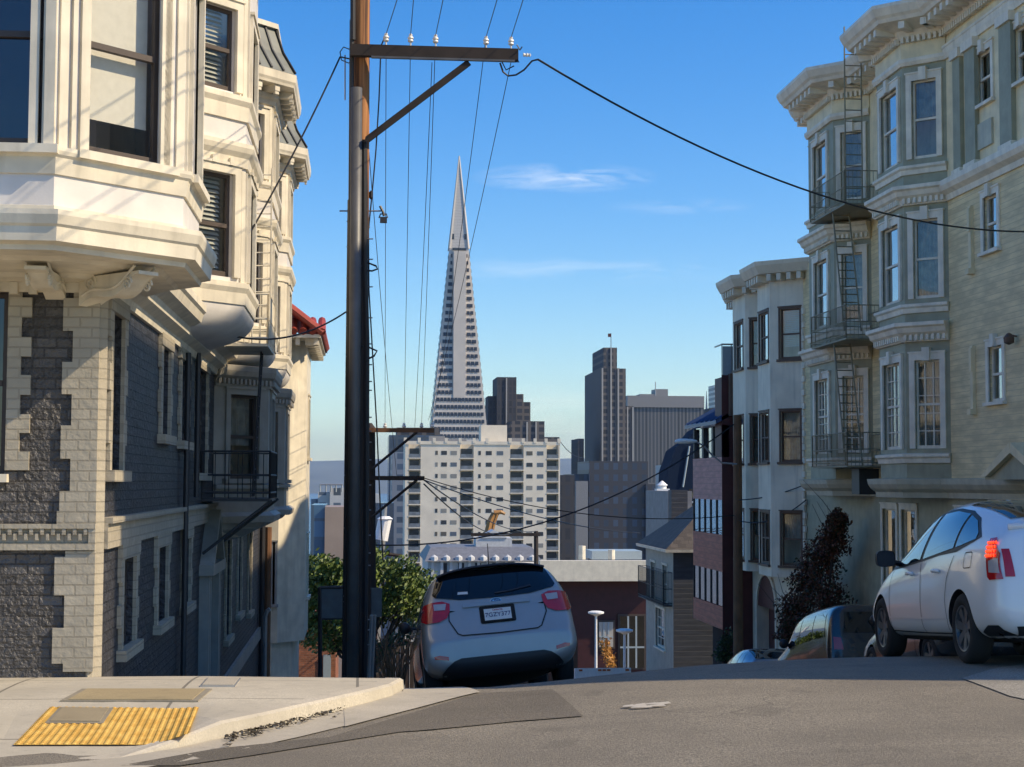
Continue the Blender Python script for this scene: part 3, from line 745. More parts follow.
lbay(18.9, False, True); lbay(24.5, True, False); lbay(30.1, True, False)
# utility conduits on the side wall
mb = MB()
for y, z0, z1 in ((20.1, -6, 1.6), (21.35, -.2, 1.7), (36.1, -9, -.5)): mb.tube([(XW+.07, y, z0), (XW+.07, y, z1)], .035 if y < 30 else .06, 8)
wp(mb, 'drain_pipe', M['blackiron'], b1)
mb = MB(); mb.tube([(-2.02, 36.2, -9), (-2.02, 36.2, -1.0)], .085, 8); wp(mb, 'downpipe', M['brownpipe'] if 'brownpipe' in M else M['wood'], b1)
# fire escape on the corner house
fe = empty('fire_escape', (-1.7, 23.5, -.25), 'black iron fire escape with balconies on the shaded side of the brick corner house', 'fire escape')
def balcony(root, x0, x1, y0, y1, z, h, mat='blackiron', pitch=.11, name='balcony'):
    mb = MB(); mb.box(x0, x1, y0, y1, z-.04, z)
    for zz_ in (z+h, z+h*.5, z+.08): mb.tube([(x0, y0, zz_), (x1, y0, zz_), (x1, y1, zz_), (x0, y1, zz_), (x0, y0, zz_)], .014, 5)
    pr = [(x0, y0, x1, y0), (x1, y0, x1, y1), (x1, y1, x0, y1), (x0, y1, x0, y0)]
    for a, b, c, d in pr:
        n = max(2, int(math.hypot(c-a, d-b)/pitch))
        for i in range(n+1): t = i/n; xx, yy2 = a+(c-a)*t, b+(d-b)*t; mb.tube([(xx, yy2, z), (xx, yy2, z+h)], .007 if 0 < i < n else .016, 4)
    wp(mb, name, M[mat], root)
def ladder(root, p0, p1, side, wd=.4, mat='blackiron', n=14, r=.014, name='ladder'):
    mb = MB(); p0 = Vector(p0); p1 = Vector(p1); s = Vector(side).normalized()*wd/2
    for k in (-1, 1): mb.tube([p0+s*k, p1+s*k], r, 5)
    for i in range(n): q = p0+(p1-p0)*(i+.5)/n; mb.tube([q-s, q+s], r*.7, 4)
    wp(mb, name, M[mat], root)
balcony(fe, XW, -1.25, 22.7, 24.4, -.23, .66, pitch=.16); balcony(fe, XW, -1.3, 22.7, 24.3, 1.95, .7, 'cream')
ladder(fe, (-1.5, 23.0, -.2), (-1.45, 23.8, 1.95), (0, 1, 0), .35); ladder(fe, (-1.5, 24.0, 1.95), (-1.5, 24.0, 4.7), (1, 0, 0), .3, 'cream')
mb = MB(); mb.tube([(-1.22, 22.75, -.25), (XW+.03, 22.75, -1.0)], .022, 5); mb.tube([(-1.22, 24.5, -.25), (XW+.03, 24.5, -1.0)], .022, 5); wp(mb, 'brace', M['blackiron'], fe)
# ================================================================== RED TILED HOUSE
b2 = empty('tiled_house', (-2.2, 38, -5.7), 'cream stucco house with red clay tile eave just beyond the brick corner house', 'house')
p2 = [(-12, 38), (-1.88, 38), (-1.28, 38.7), (-1.28, 41.6), (-2.0, 42.4), (-2.0, 43)]; f2 = [Frame(a, b) for a, b in zip(p2, p2[1:])]
ua, ub = uon(f2[0], 276), uon(f2[0], 298) ; ub = min(ub, f2[0].L-.12); zb, zt = zz(604, 38, 285), zz(546, 38, 285)
mb = MB()
for i, F in enumerate(f2): wall(mb, F, -3.75, 3.4, [(ua, ub, zb, zt)] if i == 0 else ([(1, 1.9, -2.8, -1.4), (1, 1.9, .6, 2.2)] if i == 2 else []))
p2l = [(-12, 38.03), (-2.0, 38.03), (-1.55, 38.6), (-1.55, 43)]
for a, b in zip(p2l, p2l[1:]): wall(mb, Frame(a, b), -14, -3.7, [])
mb.add([(x, y, -3.75) for x, y in p2]+[(-12, 43, -3.75)], [tuple(range(len(p2)+1))]); mb.add([(x, y, 3.4) for x, y in p2]+[(-12, 43, 3.4)], [tuple(range(len(p2)+1))])
mb.quad((-12, 43, -14), (-1.55, 43, -14), (-2.0, 43, 3.4), (-12, 43, 3.4))
wp(mb, 'wall', M['cream'], b2)
window(b2, f2[0], ua, ub, zb, zt, trim=.1, trimmat='sashgrey', shade='blind', shade_to=.45, sash='sashgrey')
for a in (1,):
    for z in (-2.8, .6): window(b2, f2[2], a, a+.9, z, z+1.45, trim=.08, trimmat='cream', shade='curtain')
mb = MB(); P2 = [(-6, 37.6), (-.72, 37.6), (-.72, 52.2), (-6, 52.2)]
mb.hexa([(-6, 37.6, 3.38), (-.93, 37.6, 3.38), (-.93, 43, 3.38), (-6, 43, 3.38), (-6, 37.6, 3.5), (-.93, 37.6, 3.46), (-.93, 43, 3.46), (-6, 43, 3.5)])
for i in range(9): mb.box(-1.3, -.98, 37.8+i*.6, 37.92+i*.6, 3.22, 3.38)
for i in range(6): mb.box(-3.2+i*.42, -3.1+i*.42, 37.68, 38.0, 3.22, 3.38)
wp(mb, 'eave', M['cream'], b2)
mb = MB()
for i in range(60):
    y = 37.62+i*.24
    if y > 43: break
    mb.tube([(-.88, y, 3.5), (-1.6, y, 4.05), (-2.5, y, 4.7)], .1, 8)
mb.hexa([(-.88, 37.6, 3.44), (-.88, 43, 3.44), (-2.5, 43, 4.64), (-2.5, 37.6, 4.64), (-.91, 37.6, 3.5), (-.91, 43, 3.5), (-2.5, 43, 4.7), (-2.5, 37.6, 4.7)])
for i in range(9):
    x = -.9-i*.22; mb.tube([(x, 37.56, 3.52), (x-.02, 38.2, 3.85)], .09, 8)
wp(mb, 'tile_roof', M['redtile'], b2)
# ================================================================== RIGHT SIDE : YELLOW HOUSE
XR = 13.0
b3 = empty('bay_window_house', (13, 30, -3.5), 'tall yellow boarded house with sage green bay windows and deep dentilled cornice on the right', 'house')
FR = Frame((XR, 46.2), (XR, 27))
uR = lambda y: 46.2-y
wl = [(YonX(998, XR), YonX(983, XR), 8.0, 9.1), (YonX(1002, XR), YonX(988, XR), 4.85, 6.0), (YonX(1005, XR), YonX(991, XR), 1.7, 2.85)]
extra = [(29.8, 30.5, 8.0, 9.1)]
ops = [(uR(b), uR(a), c, d) for a, b, c, d in wl+extra]
mb = MB(); wall(mb, FR, -.2, 6.45, ops[1:3]); wp(mb, 'boarded_wall', M['yellow'], b3)
mb = MB(); wall(mb, FR, 6.45, 10.7, [ops[0], ops[3]], u0=1.7)
mb.quad((XR, 27, -2), (24, 27, -2), (24, 27, 10.7), (XR, 27, 10.7)); mb.quad((XR, 44.5, 0), (24, 44.5, 0), (24, 44.5, 10.7), (XR, 44.5, 10.7)); mb.quad((24, 27, -2), (24, 44.5, -9), (24, 44.5, 10.7), (24, 27, 10.7)); mb.quad((XR, 27, 10.6), (24, 27, 10.6), (24, 44.5, 10.6), (XR, 44.5, 10.6))
wp(mb, 'top_wall', M['yellowp'], b3)
for o in ops: window(b3, FR, *o, trim=.13, trimmat='white', sash='white', glassm='glassblue', key=True, shade='curtain', shade_to=.5)
gops = [(uR(39.0), uR(38.0), -3.2, -.6), (uR(37.6), uR(36.6), -3.2, -.6), (uR(34), uR(33), -3, -.6)]
FG = Frame((XR+.02, 46.2), (XR+.02, 27))
mb = MB(); wall(mb, FG, -9, -.2, gops); wp(mb, 'ground_floor_wall', M['sage'], b3)
for o in gops: window(b3, FG, *o, trim=.12, trimmat='white', sash='white', shade='curtain', glassm='glass')
corners = []
def rbay(yc_far, yc_near, fine=True):
    xo = 12.25; d = XR-xo
    pl = [(XR, yc_far+d), (xo, yc_far), (xo, yc_near), (XR, yc_near-d)]; corners.append(pl)
    fs = [Frame(a, b) for a, b in zip(pl, pl[1:])]; mbw = MB(); mbs = MB(); mbt = MB()
    L = [F.L for F in fs]
    vs = [(7.35, 9.14), (4.17, 5.96), (.8, 2.78)]
    hw = [.29, .58, .29]
    # windows: the slanted facets carry one window, the front facet one wide window
    for i, F in enumerate(fs):
        c = F.L/2; h = .3 if i != 1 else min(.62, F.L/2-.3)
        wall(mbw, F, .1, 9.5, [(c-h, c+h, a, b) for a, b in vs], depth=.12)
        for k, (a, b) in enumerate(vs):
            g = None
            if k == 2: g = (3, 5) if i != 1 else (4, 5)
            window(b3, F, c-h, c+h, a, b, trim=.13, trimmat='white', sash='white', head=.16, key=True, glassm='glassblue' if i == 1 and k < 2 else 'glass', shade={0: 'curtain', 1: 'curtain', 2: 'curtain'}[k] if fine else None, grid=g, shade_to=.0 if k else .55, proud=.05, sill=False)
    wp(mbw, 'bay_wall', M['sage'], b3)
    mb = MB(); mb.mould(pl, [(-.03, 9.5), (.06, 9.5), (.1, 9.58), (.1, 9.66), (-.03, 9.68)]); 
    for z in (7.0, 3.85, .48): mb.mould(pl, [(-.03, z), (.05, z), (.07, z+.1), (.12, z+.14), (.12, z+.2), (-.03, z+.22)])
    for z in (6.3, 3.2): 
        mb.mould(pl, [(-.03, z), (.07, z), (.1, z+.12), (.2, z+.2), (.24, z+.3), (.3, z+.34), (.3, z+.42), (-.03, z+.44)])
    wp(mb, 'bay_moulding', M['white'], b3)
    mb = MB()
    for z in (6.3, 3.2): dentils(mb, pl, .06, .16, z+.03, z+.15, .13, .065)
    wp(mb, 'dentils', M['white'], b3)
    # frieze + crown on top
    mb = MB(); mb.mould(pl, [(-.03, 9.68), (.03, 9.68), (.03, 10.15), (-.03, 10.16)]); wp(mb, 'frieze', M['yellowp'], b3)
    return pl
pa = rbay(YonX(881, 12.25), YonX(907, 12.25)); pb = rbay(YonX(811, 12.25), YonX(836, 12.25)); 
# continuous cornices along wall and around bays
full = [(XR, 44.55)]+pb+pa+[(XR, 27.05)]
mb = MB(); mb.mould(full, [(-.1, 10.12), (.06, 10.12), (.1, 10.22), (.14, 10.3), (.34, 10.36), (.62, 10.42), (.66, 10.5), (.72, 10.56), (.8, 10.72), (.8, 10.8), (-.1, 10.82)]); wp(mb, 'roof_cornice', M['white'], b3)
mb = MB(); dentils(mb, full, .04, .14, 10.02, 10.16, .13, .07); dentils(mb, full, .1, .58, 10.24, 10.4, .36, .15); wp(mb, 'dentils', M['white'], b3)
mb = MB(); mb.mould(full, [(-.02, -.3), (.1, -.3), (.12, -.18), (.22, -.1), (.28, 0), (.3, .12), (-.02, .14)]); wp(mb, 'lower_cornice', M['bayblue'], b3)
segs = [(pa[-1], (XR, 27.05))]
mb = MB()
for a, b in segs:
    for z, w in ((6.3, .24), (9.5, .1)): mb.mould([a, b], [(-.03, z), (.05, z), (.08, z+.12), (w*.8, z+.2), (w, z+.3), (w, z+.42 if w > .2 else z+.24), (-.03, z+.44 if w > .2 else z+.25)])
wp(mb, 'wall_moulding', M['white'], b3)
for px0, px1 in ((957, 964), (969, 979), (1004, 1016)):
    ya, yb = YonX(px1, XR, 100), YonX(px0, XR, 100); mb = MB(); mb.fb(FR, uR(yb), uR(ya), 0, .1, 6.8, 9.35); wp(mb, 'pilaster', M['sage'], b3)
    mb = MB(); mb.fb(FR, uR(yb)-.05, uR(ya)+.05, 0, .16, 9.3, 9.5); mb.fb(FR, uR(yb)-.04, uR(ya)+.04, 0, .14, 6.74, 6.86); wp(mb, 'pilaster_capital', M['white'], b3)
mb = MB(); o = ops[0]; mb.fb(FR, o[0]-.05, o[1]+.05, 0, .05, 7.05, 7.6); wp(mb, 'wall_panel', M['bayblue'], b3)
for z in (4.6, 1.6): mb = MB(); u = uR(YonX(976, XR)); mb.fb(FR, u-.07, u+.07, 0, .07, z, z+1.35); mb.fb(FR, u-.1, u+.1, 0, .14, z-.12, z); mb.fb(FR, u-.06, u+.06, .07, .1, z+.8, z+1.3); wp(mb, 'wall_bracket', M['yellowp'], b3)
# wall lamp and gabled entrance hood
mb = MB(); yl = YonX(1019, XR); mb.lathe([(.02, -.12), (.1, -.08), (.11, .02), (.05, .1), (.01, .12)], (XR-.16, yl, 2.9), seg=10); mb.tube([(XR, yl, 2.95), (XR-.16, yl, 2.98)], .02, 5); wp(mb, 'wall_lamp', M['brownsash'], b3)
ha, hb = YonX(985, 12.3, 478), 27.7
mb = MB(); P3 = lambda x, y, z: (x, y, z); ym = (ha+hb)/2
for s, y0, y1 in ((1, ha, ym), (-1, hb, ym)):
    mb.hexa([(12.2, y0, .16), (XR, y0, .16), (XR, y0-s*.28, .16), (12.2, y0-s*.28, .16), (12.2, y1+s*.02, .8), (XR, y1+s*.02, .8), (XR, y1, .6), (12.2, y1, .6)])
wp(mb, 'gable_hood', M['yellowp'], b3)
mb = MB(); mb.hexa([(12.3, ha-.3, .17), (12.35, ha-.3, .17), (12.35, hb+.3, .17), (12.3, hb+.3, .17), (12.3, ym+.02, .6), (12.35, ym+.02, .6), (12.35, ym-.02, .6), (12.3, ym-.02, .6)]); mb.box(12.3, 12.98, hb, ha, .1, .17); wp(mb, 'hood_recess', M['sage'], b3)
mb = MB()
for y in (ha-.15, hb+.15): mb.lathe([(.16, -5), (.15, -.4), (.2, -.35), (.2, -.3)], (12.5, y, 0), seg=14)
wp(mb, 'porch_column', M['white'], b3)
# quoins on the far corner
mb = MB()
for i in range(46):
    z = -4+i*.2
    if z > 6.1: break
    mb.fb(FR, 0, .42 if i % 2 else .3, 0, .06, z, z+.17)
wp(mb, 'corner_quoins', M['white'], b3)
# fire escape
f3 = empty('fire_escape', (12.4, 39.5, .2), 'olive painted fire escape ladders between the two sage bay windows of the yellow house', 'fire escape')
yb0, yb1 = pa[0][1]+.25, pb[2][1]-.05
def slant_bal(z, h=.8): balcony(f3, 11.72, 12.95, yb0-.1, yb1+.35, z, h, 'iron', .1)
for z in (6.85, 3.55, .45): slant_bal(z)
# stairs between balconies (steep) and the straight roof ladder
for z in (6.85, 3.55): ladder(f3, (12.0, yb0+.25, z-3.1), (12.0, yb0+1.15, z), (1, 0, 0), .42, 'iron', 15, .022, 'stair')
ladder(f3, (12.05, yb0+.2, 6.85), (12.05, yb0+.2, 11.3), (1, 0, 0), .42, 'iron', 16, .02)
mb = MB(); mb.box(12.2, 12.7, yb0+.5, yb0+1.1, -.25, .38); wp(mb, 'drop_ladder_box', M['blackiron'], f3)

# taller corner house up the right side (mostly outside the picture, it shades the street)
b8 = empty('corner_apartment_house', (13, 19, -1.6), 'tall cream apartment house on the near right corner, beside the yellow house', 'house')
F8 = Frame((13.0, 26.95), (13.0, 10.3)); F8f = Frame((13.0, 10.3), (26, 10.3))
o8 = [(u, u+1.0, z, z+1.9) for u in (1.6, 4.2, 6.8, 9.4, 12.0) for z in (.9, 4.2, 7.5, 10.8)]
mb = MB(); wall(mb, F8, -3.5, 14.3, o8); wall(mb, F8f, -3.5, 14.3, [(u, u+1.0, z, z+1.9) for u in (2, 6, 10) for z in (.9, 4.2, 7.5, 10.8)])
mb.quad((26, 10.3, -3.5), (26, 26.95, -3.5), (26, 26.95, 14.3), (26, 10.3, 14.3)); mb.quad((13, 26.95, 0), (26, 26.95, 0), (26, 26.95, 14.3), (13, 26.95, 14.3)); mb.quad((13, 10.3, 14.2), (26, 10.3, 14.2), (26, 26.95, 14.2), (13, 26.95, 14.2))
wp(mb, 'wall', M['yellowp'], b8)
for o in o8: window(b8, F8, *o, trim=.13, trimmat='white', sash='white', shade='curtain')
for u in (2, 6, 10):
    for z in (.9, 4.2, 7.5, 10.8): window(b8, F8f, u, u+1.0, z, z+1.9, trim=.13, trimmat='white', sash='white', shade='curtain')
mb = MB(); mb.mould([(13.0, 26.95), (13.0, 10.3), (26, 10.3)], [(-.1, 13.6), (.06, 13.6), (.1, 13.8), (.4, 13.95), (.45, 14.1), (.5, 14.35), (-.1, 14.38)]); wp(mb, 'roof_cornice', M['white'], b8)
# ================================================================== WHITE STUCCO HOUSE
XR = 13.0; XO = 12.2
b4 = empty('stucco_house', (13, 49, -7.6), 'pale stucco house with two rounded bays, brown window frames and arched doorway', 'house')
y_n0, y_f0 = YonX(771, XO), YonX(758.5, XO); y_n1, y_f1 = YonX(746, XO), YonX(733.5, XO)
d = XR-XO
pA = [(XR, y_f0+d), (XO, y_f0), (XO, y_n0), (XR+.15, y_n0-d-.15)]; pB = [(XR, y_f1+d), (XO, y_f1), (XO, y_n1), (XR-.05, y_n1-d+.05)]
def sbay(pl, s0):
    fs = [Frame(a, b) for a, b in zip(pl, pl[1:])]; mb = MB(); lv = [(3.7, 5.2), (.65, 2.15), (-2.4, -.85)]
    for i, F in enumerate(fs):
        c = F.L/2; h = .33 if i != 1 else min(.55, F.L/2-.2)
        wall(mb, F, -2.75, 6.2, [(c-h, c+h, a, b) for a, b in lv], depth=.14)
        for k, (a, b) in enumerate(lv):
            window(b4, F, c-h, c+h, a, b, trim=.05, trimmat='brownsash', sash='brownsash', shade=['curtain', 'curtain', 'curtain'][k] if not (i == 2 and k == 0 and s0) else 'blind', glassm='glassblue' if i == 1 else 'glass', shade_to=[.25, 0, .5][k], proud=.02, split=True)
    mb.add([(x, y, -2.75) for x, y in pl], [tuple(range(4))])
    wp(mb, 'bay_wall', M['stucco'], b4)
sbay(pA, True); sbay(pB, False)
full = [(XR, 54.5)]+pB+pA+[(XR, 46.25)]
FW = Frame((XR+.02, 54.5), (XR+.02, 46.25))
ya, yb = YonX(775, XR), YonX(757, XR); zt_, zb_ = zz(597, 49, 766), -8
mb = MB(); wall(mb, FW, -9, 6.2, [(54.5-yb, 54.5-ya, zb_, zt_-.45)], depth=.5)
# round head of the doorway
P = FW.P; uc = 54.5-(ya+yb)/2; r = (yb-ya)/2
wp(mb, 'wall', M['stucco'], b4)
mb = MB(); n = 12
for i in range(n):
    a0, a1 = math.pi*i/n, math.pi*(i+1)/n; p = lambda a, q, w: P(uc-q*math.cos(a), w, zt_-.45+q*math.sin(a)*.9)
    mb.hexa([p(a0, r, .06), p(a1, r, .06), p(a1, r+.16, .06), p(a0, r+.16, .06), p(a0, r, 0), p(a1, r, 0), p(a1, r+.16, 0), p(a0, r+.16, 0)])
for s in (-1, 1): mb.fb(FW, uc+s*(r+.08)-.08, uc+s*(r+.08)+.08, 0, .06, -8, zt_-.45)
arch = wp(mb, 'door_arch', M['stucco'], b4)
mb = MB(); vs = [P(uc-r*math.cos(math.pi*i/n), .012, zt_-.45+r*math.sin(math.pi*i/n)*.9) for i in range(n+1)]; mb.add(vs, [tuple(range(n+1))]); mb.fb(FW, uc-r, uc+r, -.4, -.35, zb_, zt_-.45)
wp(mb, 'door', M['darkred'], b4)
mb = MB(); mb.mould(full, [(-.1, 6.05), (.03, 6.05), (.06, 6.2), (.38, 6.26), (.42, 6.34), (.5, 6.5), (.52, 6.62), (-.1, 6.66)]); wp(mb, 'roof_cornice', M['stucco'], b4)
mb = MB(); dentils(mb, full, .04, .36, 6.04, 6.24, .3, .14); wp(mb, 'modillions', M['stucco'], b4)
mb = MB(); mb.quad((XR+.1, 46.3, 6.5), (24, 46.3, 6.5), (24, 54.5, 6.5), (XR+.1, 54.5, 6.5)); mb.quad((XR, 54.5, -9), (24, 54.5, -9), (24, 54.5, 6.5), (XR, 54.5, 6.5)); mb.quad((XR, 46.3, 0), (24, 46.3, 0), (24, 46.3, 6.5), (XR, 46.3, 6.5)); wp(mb, 'roof', M['stucco'], b4)
mb = MB(); mb.lathe([(.001, 7.0), (.16, 6.95), (.2, 6.85), (.12, 6.8), (.12, 6.5)], (13.6, 49.4, 0), seg=10); wp(mb, 'roof_vent', M['blackiron'], b4)
# ================================================================== RED MODERN HOUSE
b5 = empty('red_house', (12, 55, -8.4), 'modern dark red and pink house with bands of glass and glazed attic', 'house')
yr0, yr1 = YonX(722, 12), YonX(693, 12)
F5 = Frame((12, yr1), (12, yr0)); FN = Frame((12, yr0), (16, yr0))
zf = lambda py: zz(py, yr0, 722)
zA, zB, zC, zD, zE = zf(457), zf(500), zf(535), zf(572), zf(607)
mb = MB(); wall(mb, F5, zB, zA, []); wall(mb, Frame((12.2, yr1), (12.2, yr0)), zC, zB, [(.25, F5.L-.15, zC+.05, zB-.02)], depth=.1); wp(mb, 'upper_wall', M['pink'], b5)
mb = MB(); wall(mb, F5, zD, zC, []); wall(mb, F5, zE-.75, zE, []); wp(mb, 'lower_wall', M['redband'], b5)
for za, zb2, g in ((zC, zB, 4), (zE, zD, 4)):
    mb = MB(); L = F5.L
    for i in range(g+2): u = L*i/(g+1); mb.fb(F5, max(0, u-.035), min(L, u+.035), -.03, 0.0, za, zb2)
    o = wp(mb, 'window_band', M['blackiron'], b5)
    mb = MB(); mb.fq(F5, 0, L, -.035, za, zb2); wp(mb, 'pane', M['glassblue'], b5, o)
    mb = MB(); mb.fq(F5, 0, L, -.5, za, zb2); wp(mb, 'curtain', M['curtain'], b5, o)
mb = MB(); wall(mb, FN, -9, zf(375), []); mb.quad((12, yr0, zE-.75), (16, yr0, zE-.75), (16, yr1, zE-.75), (12, yr1, zE-.75)); mb.quad((12.0, yr0, zA), (16, yr0, zA), (16, yr1, zA), (12, yr1, zA)); mb.quad((12, yr1, zE-.75), (16, yr1, zE-.75), (16, yr1, zA), (12, yr1, zA))
mb.box(12.02, 16, yr0+.03, yr0+1.1, zA, zf(377)); wp(mb, 'end_wall', M['darkred'], b5)
mb = MB(); wall(mb, Frame((12.7, yr1), (12.7, yr0)), -10, zE-.75, []); wp(mb, 'garage_wall', M['sagegrey'] if 'sagegrey' in M else M['dark'], b5)
# attic posts, glass and lean-to roof
mb = MB()
for i in range(4): u = F5.L*i/3; mb.fb(F5, max(0, u-.14), min(F5.L, u+.14), -.25, -.02, zA, zf(425))
at = wp(mb, 'attic_posts', M['blackiron'], b5)
mb = MB(); mb.fq(F5, 0, F5.L, -.12, zA+.02, zf(424)); wp(mb, 'attic_pane', M['glassblue'], b5)
M['blueroof'] = simple('blue_metal_roof', (.045, .085, .17), .4, .2)
mb = MB(); z1, z2 = zf(424), zf(396)
mb.hexa([(11.8, yr0, z1), (11.8, yr1+.5, z1), (15, yr1+.5, z2+.8), (15, yr0, z2+.8), (11.8, yr0, z1+.12), (11.8, yr1+.5, z1+.12), (15, yr1+.5, z2+.95), (15, yr0, z2+.95)])
for i in range(7): y = yr0+.1+i*(yr1-yr0)/6; mb.tube([(11.8, y, z1+.14), (15, y, z2+.97)], .05, 4)
wp(mb, 'attic_roof', M['blueroof'], b5)
mb = MB(); zr = zf(377)
for x in (12.03, 12.35, 12.7, 13.05, 13.4): mb.tube([(x, yr0+.05, zr), (x, yr0+.05, zr+1.1)], .02, 5)
mb.tube([(12.03, yr0+.05, zr+1.1), (15, yr0+.05, zr+1.1)], .03, 5); mb.tube([(12.03, yr0+.05, zr+1.1), (12.03, yr0+1.1, zr+1.1)], .03, 5)
rl = wp(mb, 'roof_railing', M['galv'], b5)
M['frost'] = simple('frosted_panel', (.35, .42, .44), .3)
mb = MB(); mb.box(12.06, 14.5, yr0+.07, yr0+.085, zr+.06, zr+1.04); wp(mb, 'railing_panel', M['frost'], b5, rl)
mb = MB(); mb.box(12.22, 12.5, yr0-.3, yr0-.02, zf(416), zf(374)); wp(mb, 'chimney_box', M['brownsash'], b5)
# ================================================================== GREY BOARDED HOUSE
b6 = empty('boarded_house', (12, 64, -10), 'small grey boarded house with hipped brown shingle roof and narrow iron balcony', 'house')
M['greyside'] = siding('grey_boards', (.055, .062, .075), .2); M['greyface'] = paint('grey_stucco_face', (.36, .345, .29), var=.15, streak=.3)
M['shingle'] = brick('roof_shingles', (.085, .07, .058), (.04, .035, .03), 'XYZ', w=.3, h=.18, var=.35, bmp=.6)
X6 = 12.0; y6a, y6b = YonX(673, X6), YonX(646, X6); ze = zz(549, y6a, 673); zr6 = zz(509, y6a+2, 680)
F6 = Frame((X6, y6b), (X6, y6a)); F6n = Frame((X6, y6a), (20, y6a))
u0, u1 = F6.L*.38, F6.L*.72
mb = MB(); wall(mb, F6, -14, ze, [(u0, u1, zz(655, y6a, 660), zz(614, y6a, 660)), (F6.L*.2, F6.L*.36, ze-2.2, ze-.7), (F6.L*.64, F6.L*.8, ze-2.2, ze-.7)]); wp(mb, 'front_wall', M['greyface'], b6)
window(b6, F6, u0, u1, zz(655, y6a, 660), zz(614, y6a, 660), trim=.06, trimmat='white', sash='white', shade='curtain', glassm='glassblue', grid=(3, 4))
for k in (.2, .64): window(b6, F6, F6.L*k, F6.L*(k+.16), ze-2.2, ze-.7, trim=.05, trimmat='white', sash='white', shade='curtain')
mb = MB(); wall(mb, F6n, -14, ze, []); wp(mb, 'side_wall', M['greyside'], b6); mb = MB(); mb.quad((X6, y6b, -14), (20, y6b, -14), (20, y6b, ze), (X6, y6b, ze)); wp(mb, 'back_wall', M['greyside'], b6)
mb = MB(); e = .35; c0 = [(X6-e, y6a-e, ze), (20+e, y6a-e, ze), (20+e, y6b+e, ze), (X6-e, y6b+e, ze)]; ym = (y6a+y6b)/2
r0, r1 = (X6+2.6, ym, zr6+.9), (17.5, ym, zr6+.9)
mb.add(c0+[r0, r1], [(0, 1, 5, 4), (1, 2, 5), (2, 3, 4, 5), (3, 0, 4), (0, 1, 2, 3)]); wp(mb, 'roof', M['shingle'], b6)
mb = MB(); mb.mould([(X6, y6b+e), (X6, y6a), (20, y6a)], [(0, ze-.14), (.36, ze-.12), (.38, ze-.01), (0, ze-.01)]); wp(mb, 'gutter_board', M['white'], b6)
zb6 = zz(606, y6a, 672)
balcony(b6, X6-.35, X6, y6a+.2, y6b-.1, zb6, 1.25, 'blackiron', .14)
mb = MB(); mb.box(X6+1.2, X6+1.9, y6b+.6, y6b+1.3, ze, zz(490, y6b, 655)); ch = wp(mb, 'chimney', M['greyside'], b6)
# ------------------------------------------------------------------ houses behind
def simple_block(name, px0, px1, py0, Y, zb, mat, label, cat, depth=12, group=None, X1=None):
    a, b = atY(px0, py0, Y), atY(px1, py0, Y)
    o = empty(name, ((a.x+b.x)/2, Y, zb), label, cat, group); mb = MB(); mb.box(a.x, b.x, Y, Y+depth, zb, a.z); wp(mb, 'wall', mat, o); return o, a.x, b.x, a.z
M['greystucco'] = paint('grey_stucco', (.2, .2, .21), var=.15)
M['navy'] = simple('navy_cladding', (.010, .022, .045), .95, 0, .1)
o, xa, xb, zt = simple_block('chimney_house', 668, 692, 491, 76, -20, M['greystucco'], 'plain grey stucco house topped by a small white roof vent', 'house', 6)
mb = MB(); cx = atY(664, 488, 78.5).x; mb.lathe([(.22, zt), (.22, zt+.25), (.3, zt+.27), (.05, zt+.48), (.001, zt+.5)], (cx, 79, 0), seg=12); mb.box(cx-.32, cx+.32, 78.7, 79.3, zt, zt+.1); wp(mb, 'roof_vent', M['lampwhite'], o)
# dark blue sloping-roofed block
Yb = 110
pts = [atY(px, py, Yb) for px, py in ((664, 560), (700, 560), (700, 425), (690, 437), (676, 447), (668, 470))]
o = empty('blue_roofed_house', (atY(680, 500, Yb).x, Yb, -22), 'dark blue house with steep sloping roof behind the red house', 'house')
mb = MB(); n = len(pts); mb.add([(p.x, Yb, p.z) for p in pts]+[(p.x+2, Yb+14, p.z) for p in pts], [tuple(range(n)), tuple(reversed(range(n, 2*n)))]+[(i, (i+1) % n, (i+1) % n+n, i+n) for i in range(n)]); wp(mb, 'wall', M['navy'], o)
mb = MB(); mb.tube([atY(689.5, 446, Yb-.1), atY(683, 487, Yb-.1)], .06, 4); mb.tube([atY(684, 505, Yb-.1), atY(700, 500, Yb-.1)], .06, 4); wp(mb, 'ridge_trim', M['frost'], o)
for i, (px, py) in enumerate(((682, 490), (689, 489), (682, 505), (690, 504))):
    a, b = atY(px, py+9, Yb-.05), atY(px+5, py, Yb-.05); mb = MB(); mb.quad((a.x, Yb-.05, a.z), (b.x, Yb-.05, a.z), (b.x, Yb-.05, b.z), (a.x, Yb-.05, b.z)); wp(mb, 'window', M['glassdark'], o)
# maroon building at the foot with cream fascia
Y7 = 95; a, b = atY(541, 561, Y7), atY(647, 561, Y7); zf1 = zz(580, Y7, 600)
b7 = empty('maroon_building', ((a.x+b.x)/2, Y7, -16), 'low dark maroon building under a broad sunlit cream roof fascia', 'building')
mb = MB(); mb.box(a.x, b.x+1, Y7, Y7+14, -17, zf1); M['maroon'] = paint('maroon_wall', (.05, .010, .012), var=.2); wp(mb, 'wall', M['maroon'], b7)
M['fascia'] = paint('cream_fascia', (.72, .66, .52), var=.06, streak=.15)
mb = MB(); mb.box(a.x-.2, b.x+1.2, Y7-1.2, Y7-.5, zf1, a.z+.07); mb.box(a.x-.2, b.x+1.2, Y7-.5, Y7+14.2, zf1, a.z-.75); wp(mb, 'fascia', M['fascia'], b7)
M['shopglow'] = simple('shop_display', (.45, .42, .36), .5)
def pr(Y, x0, y0, x1, y1): p, q = atY(x0, y1, Y), atY(x1, y0, Y); return p.x, q.x, p.z, q.z
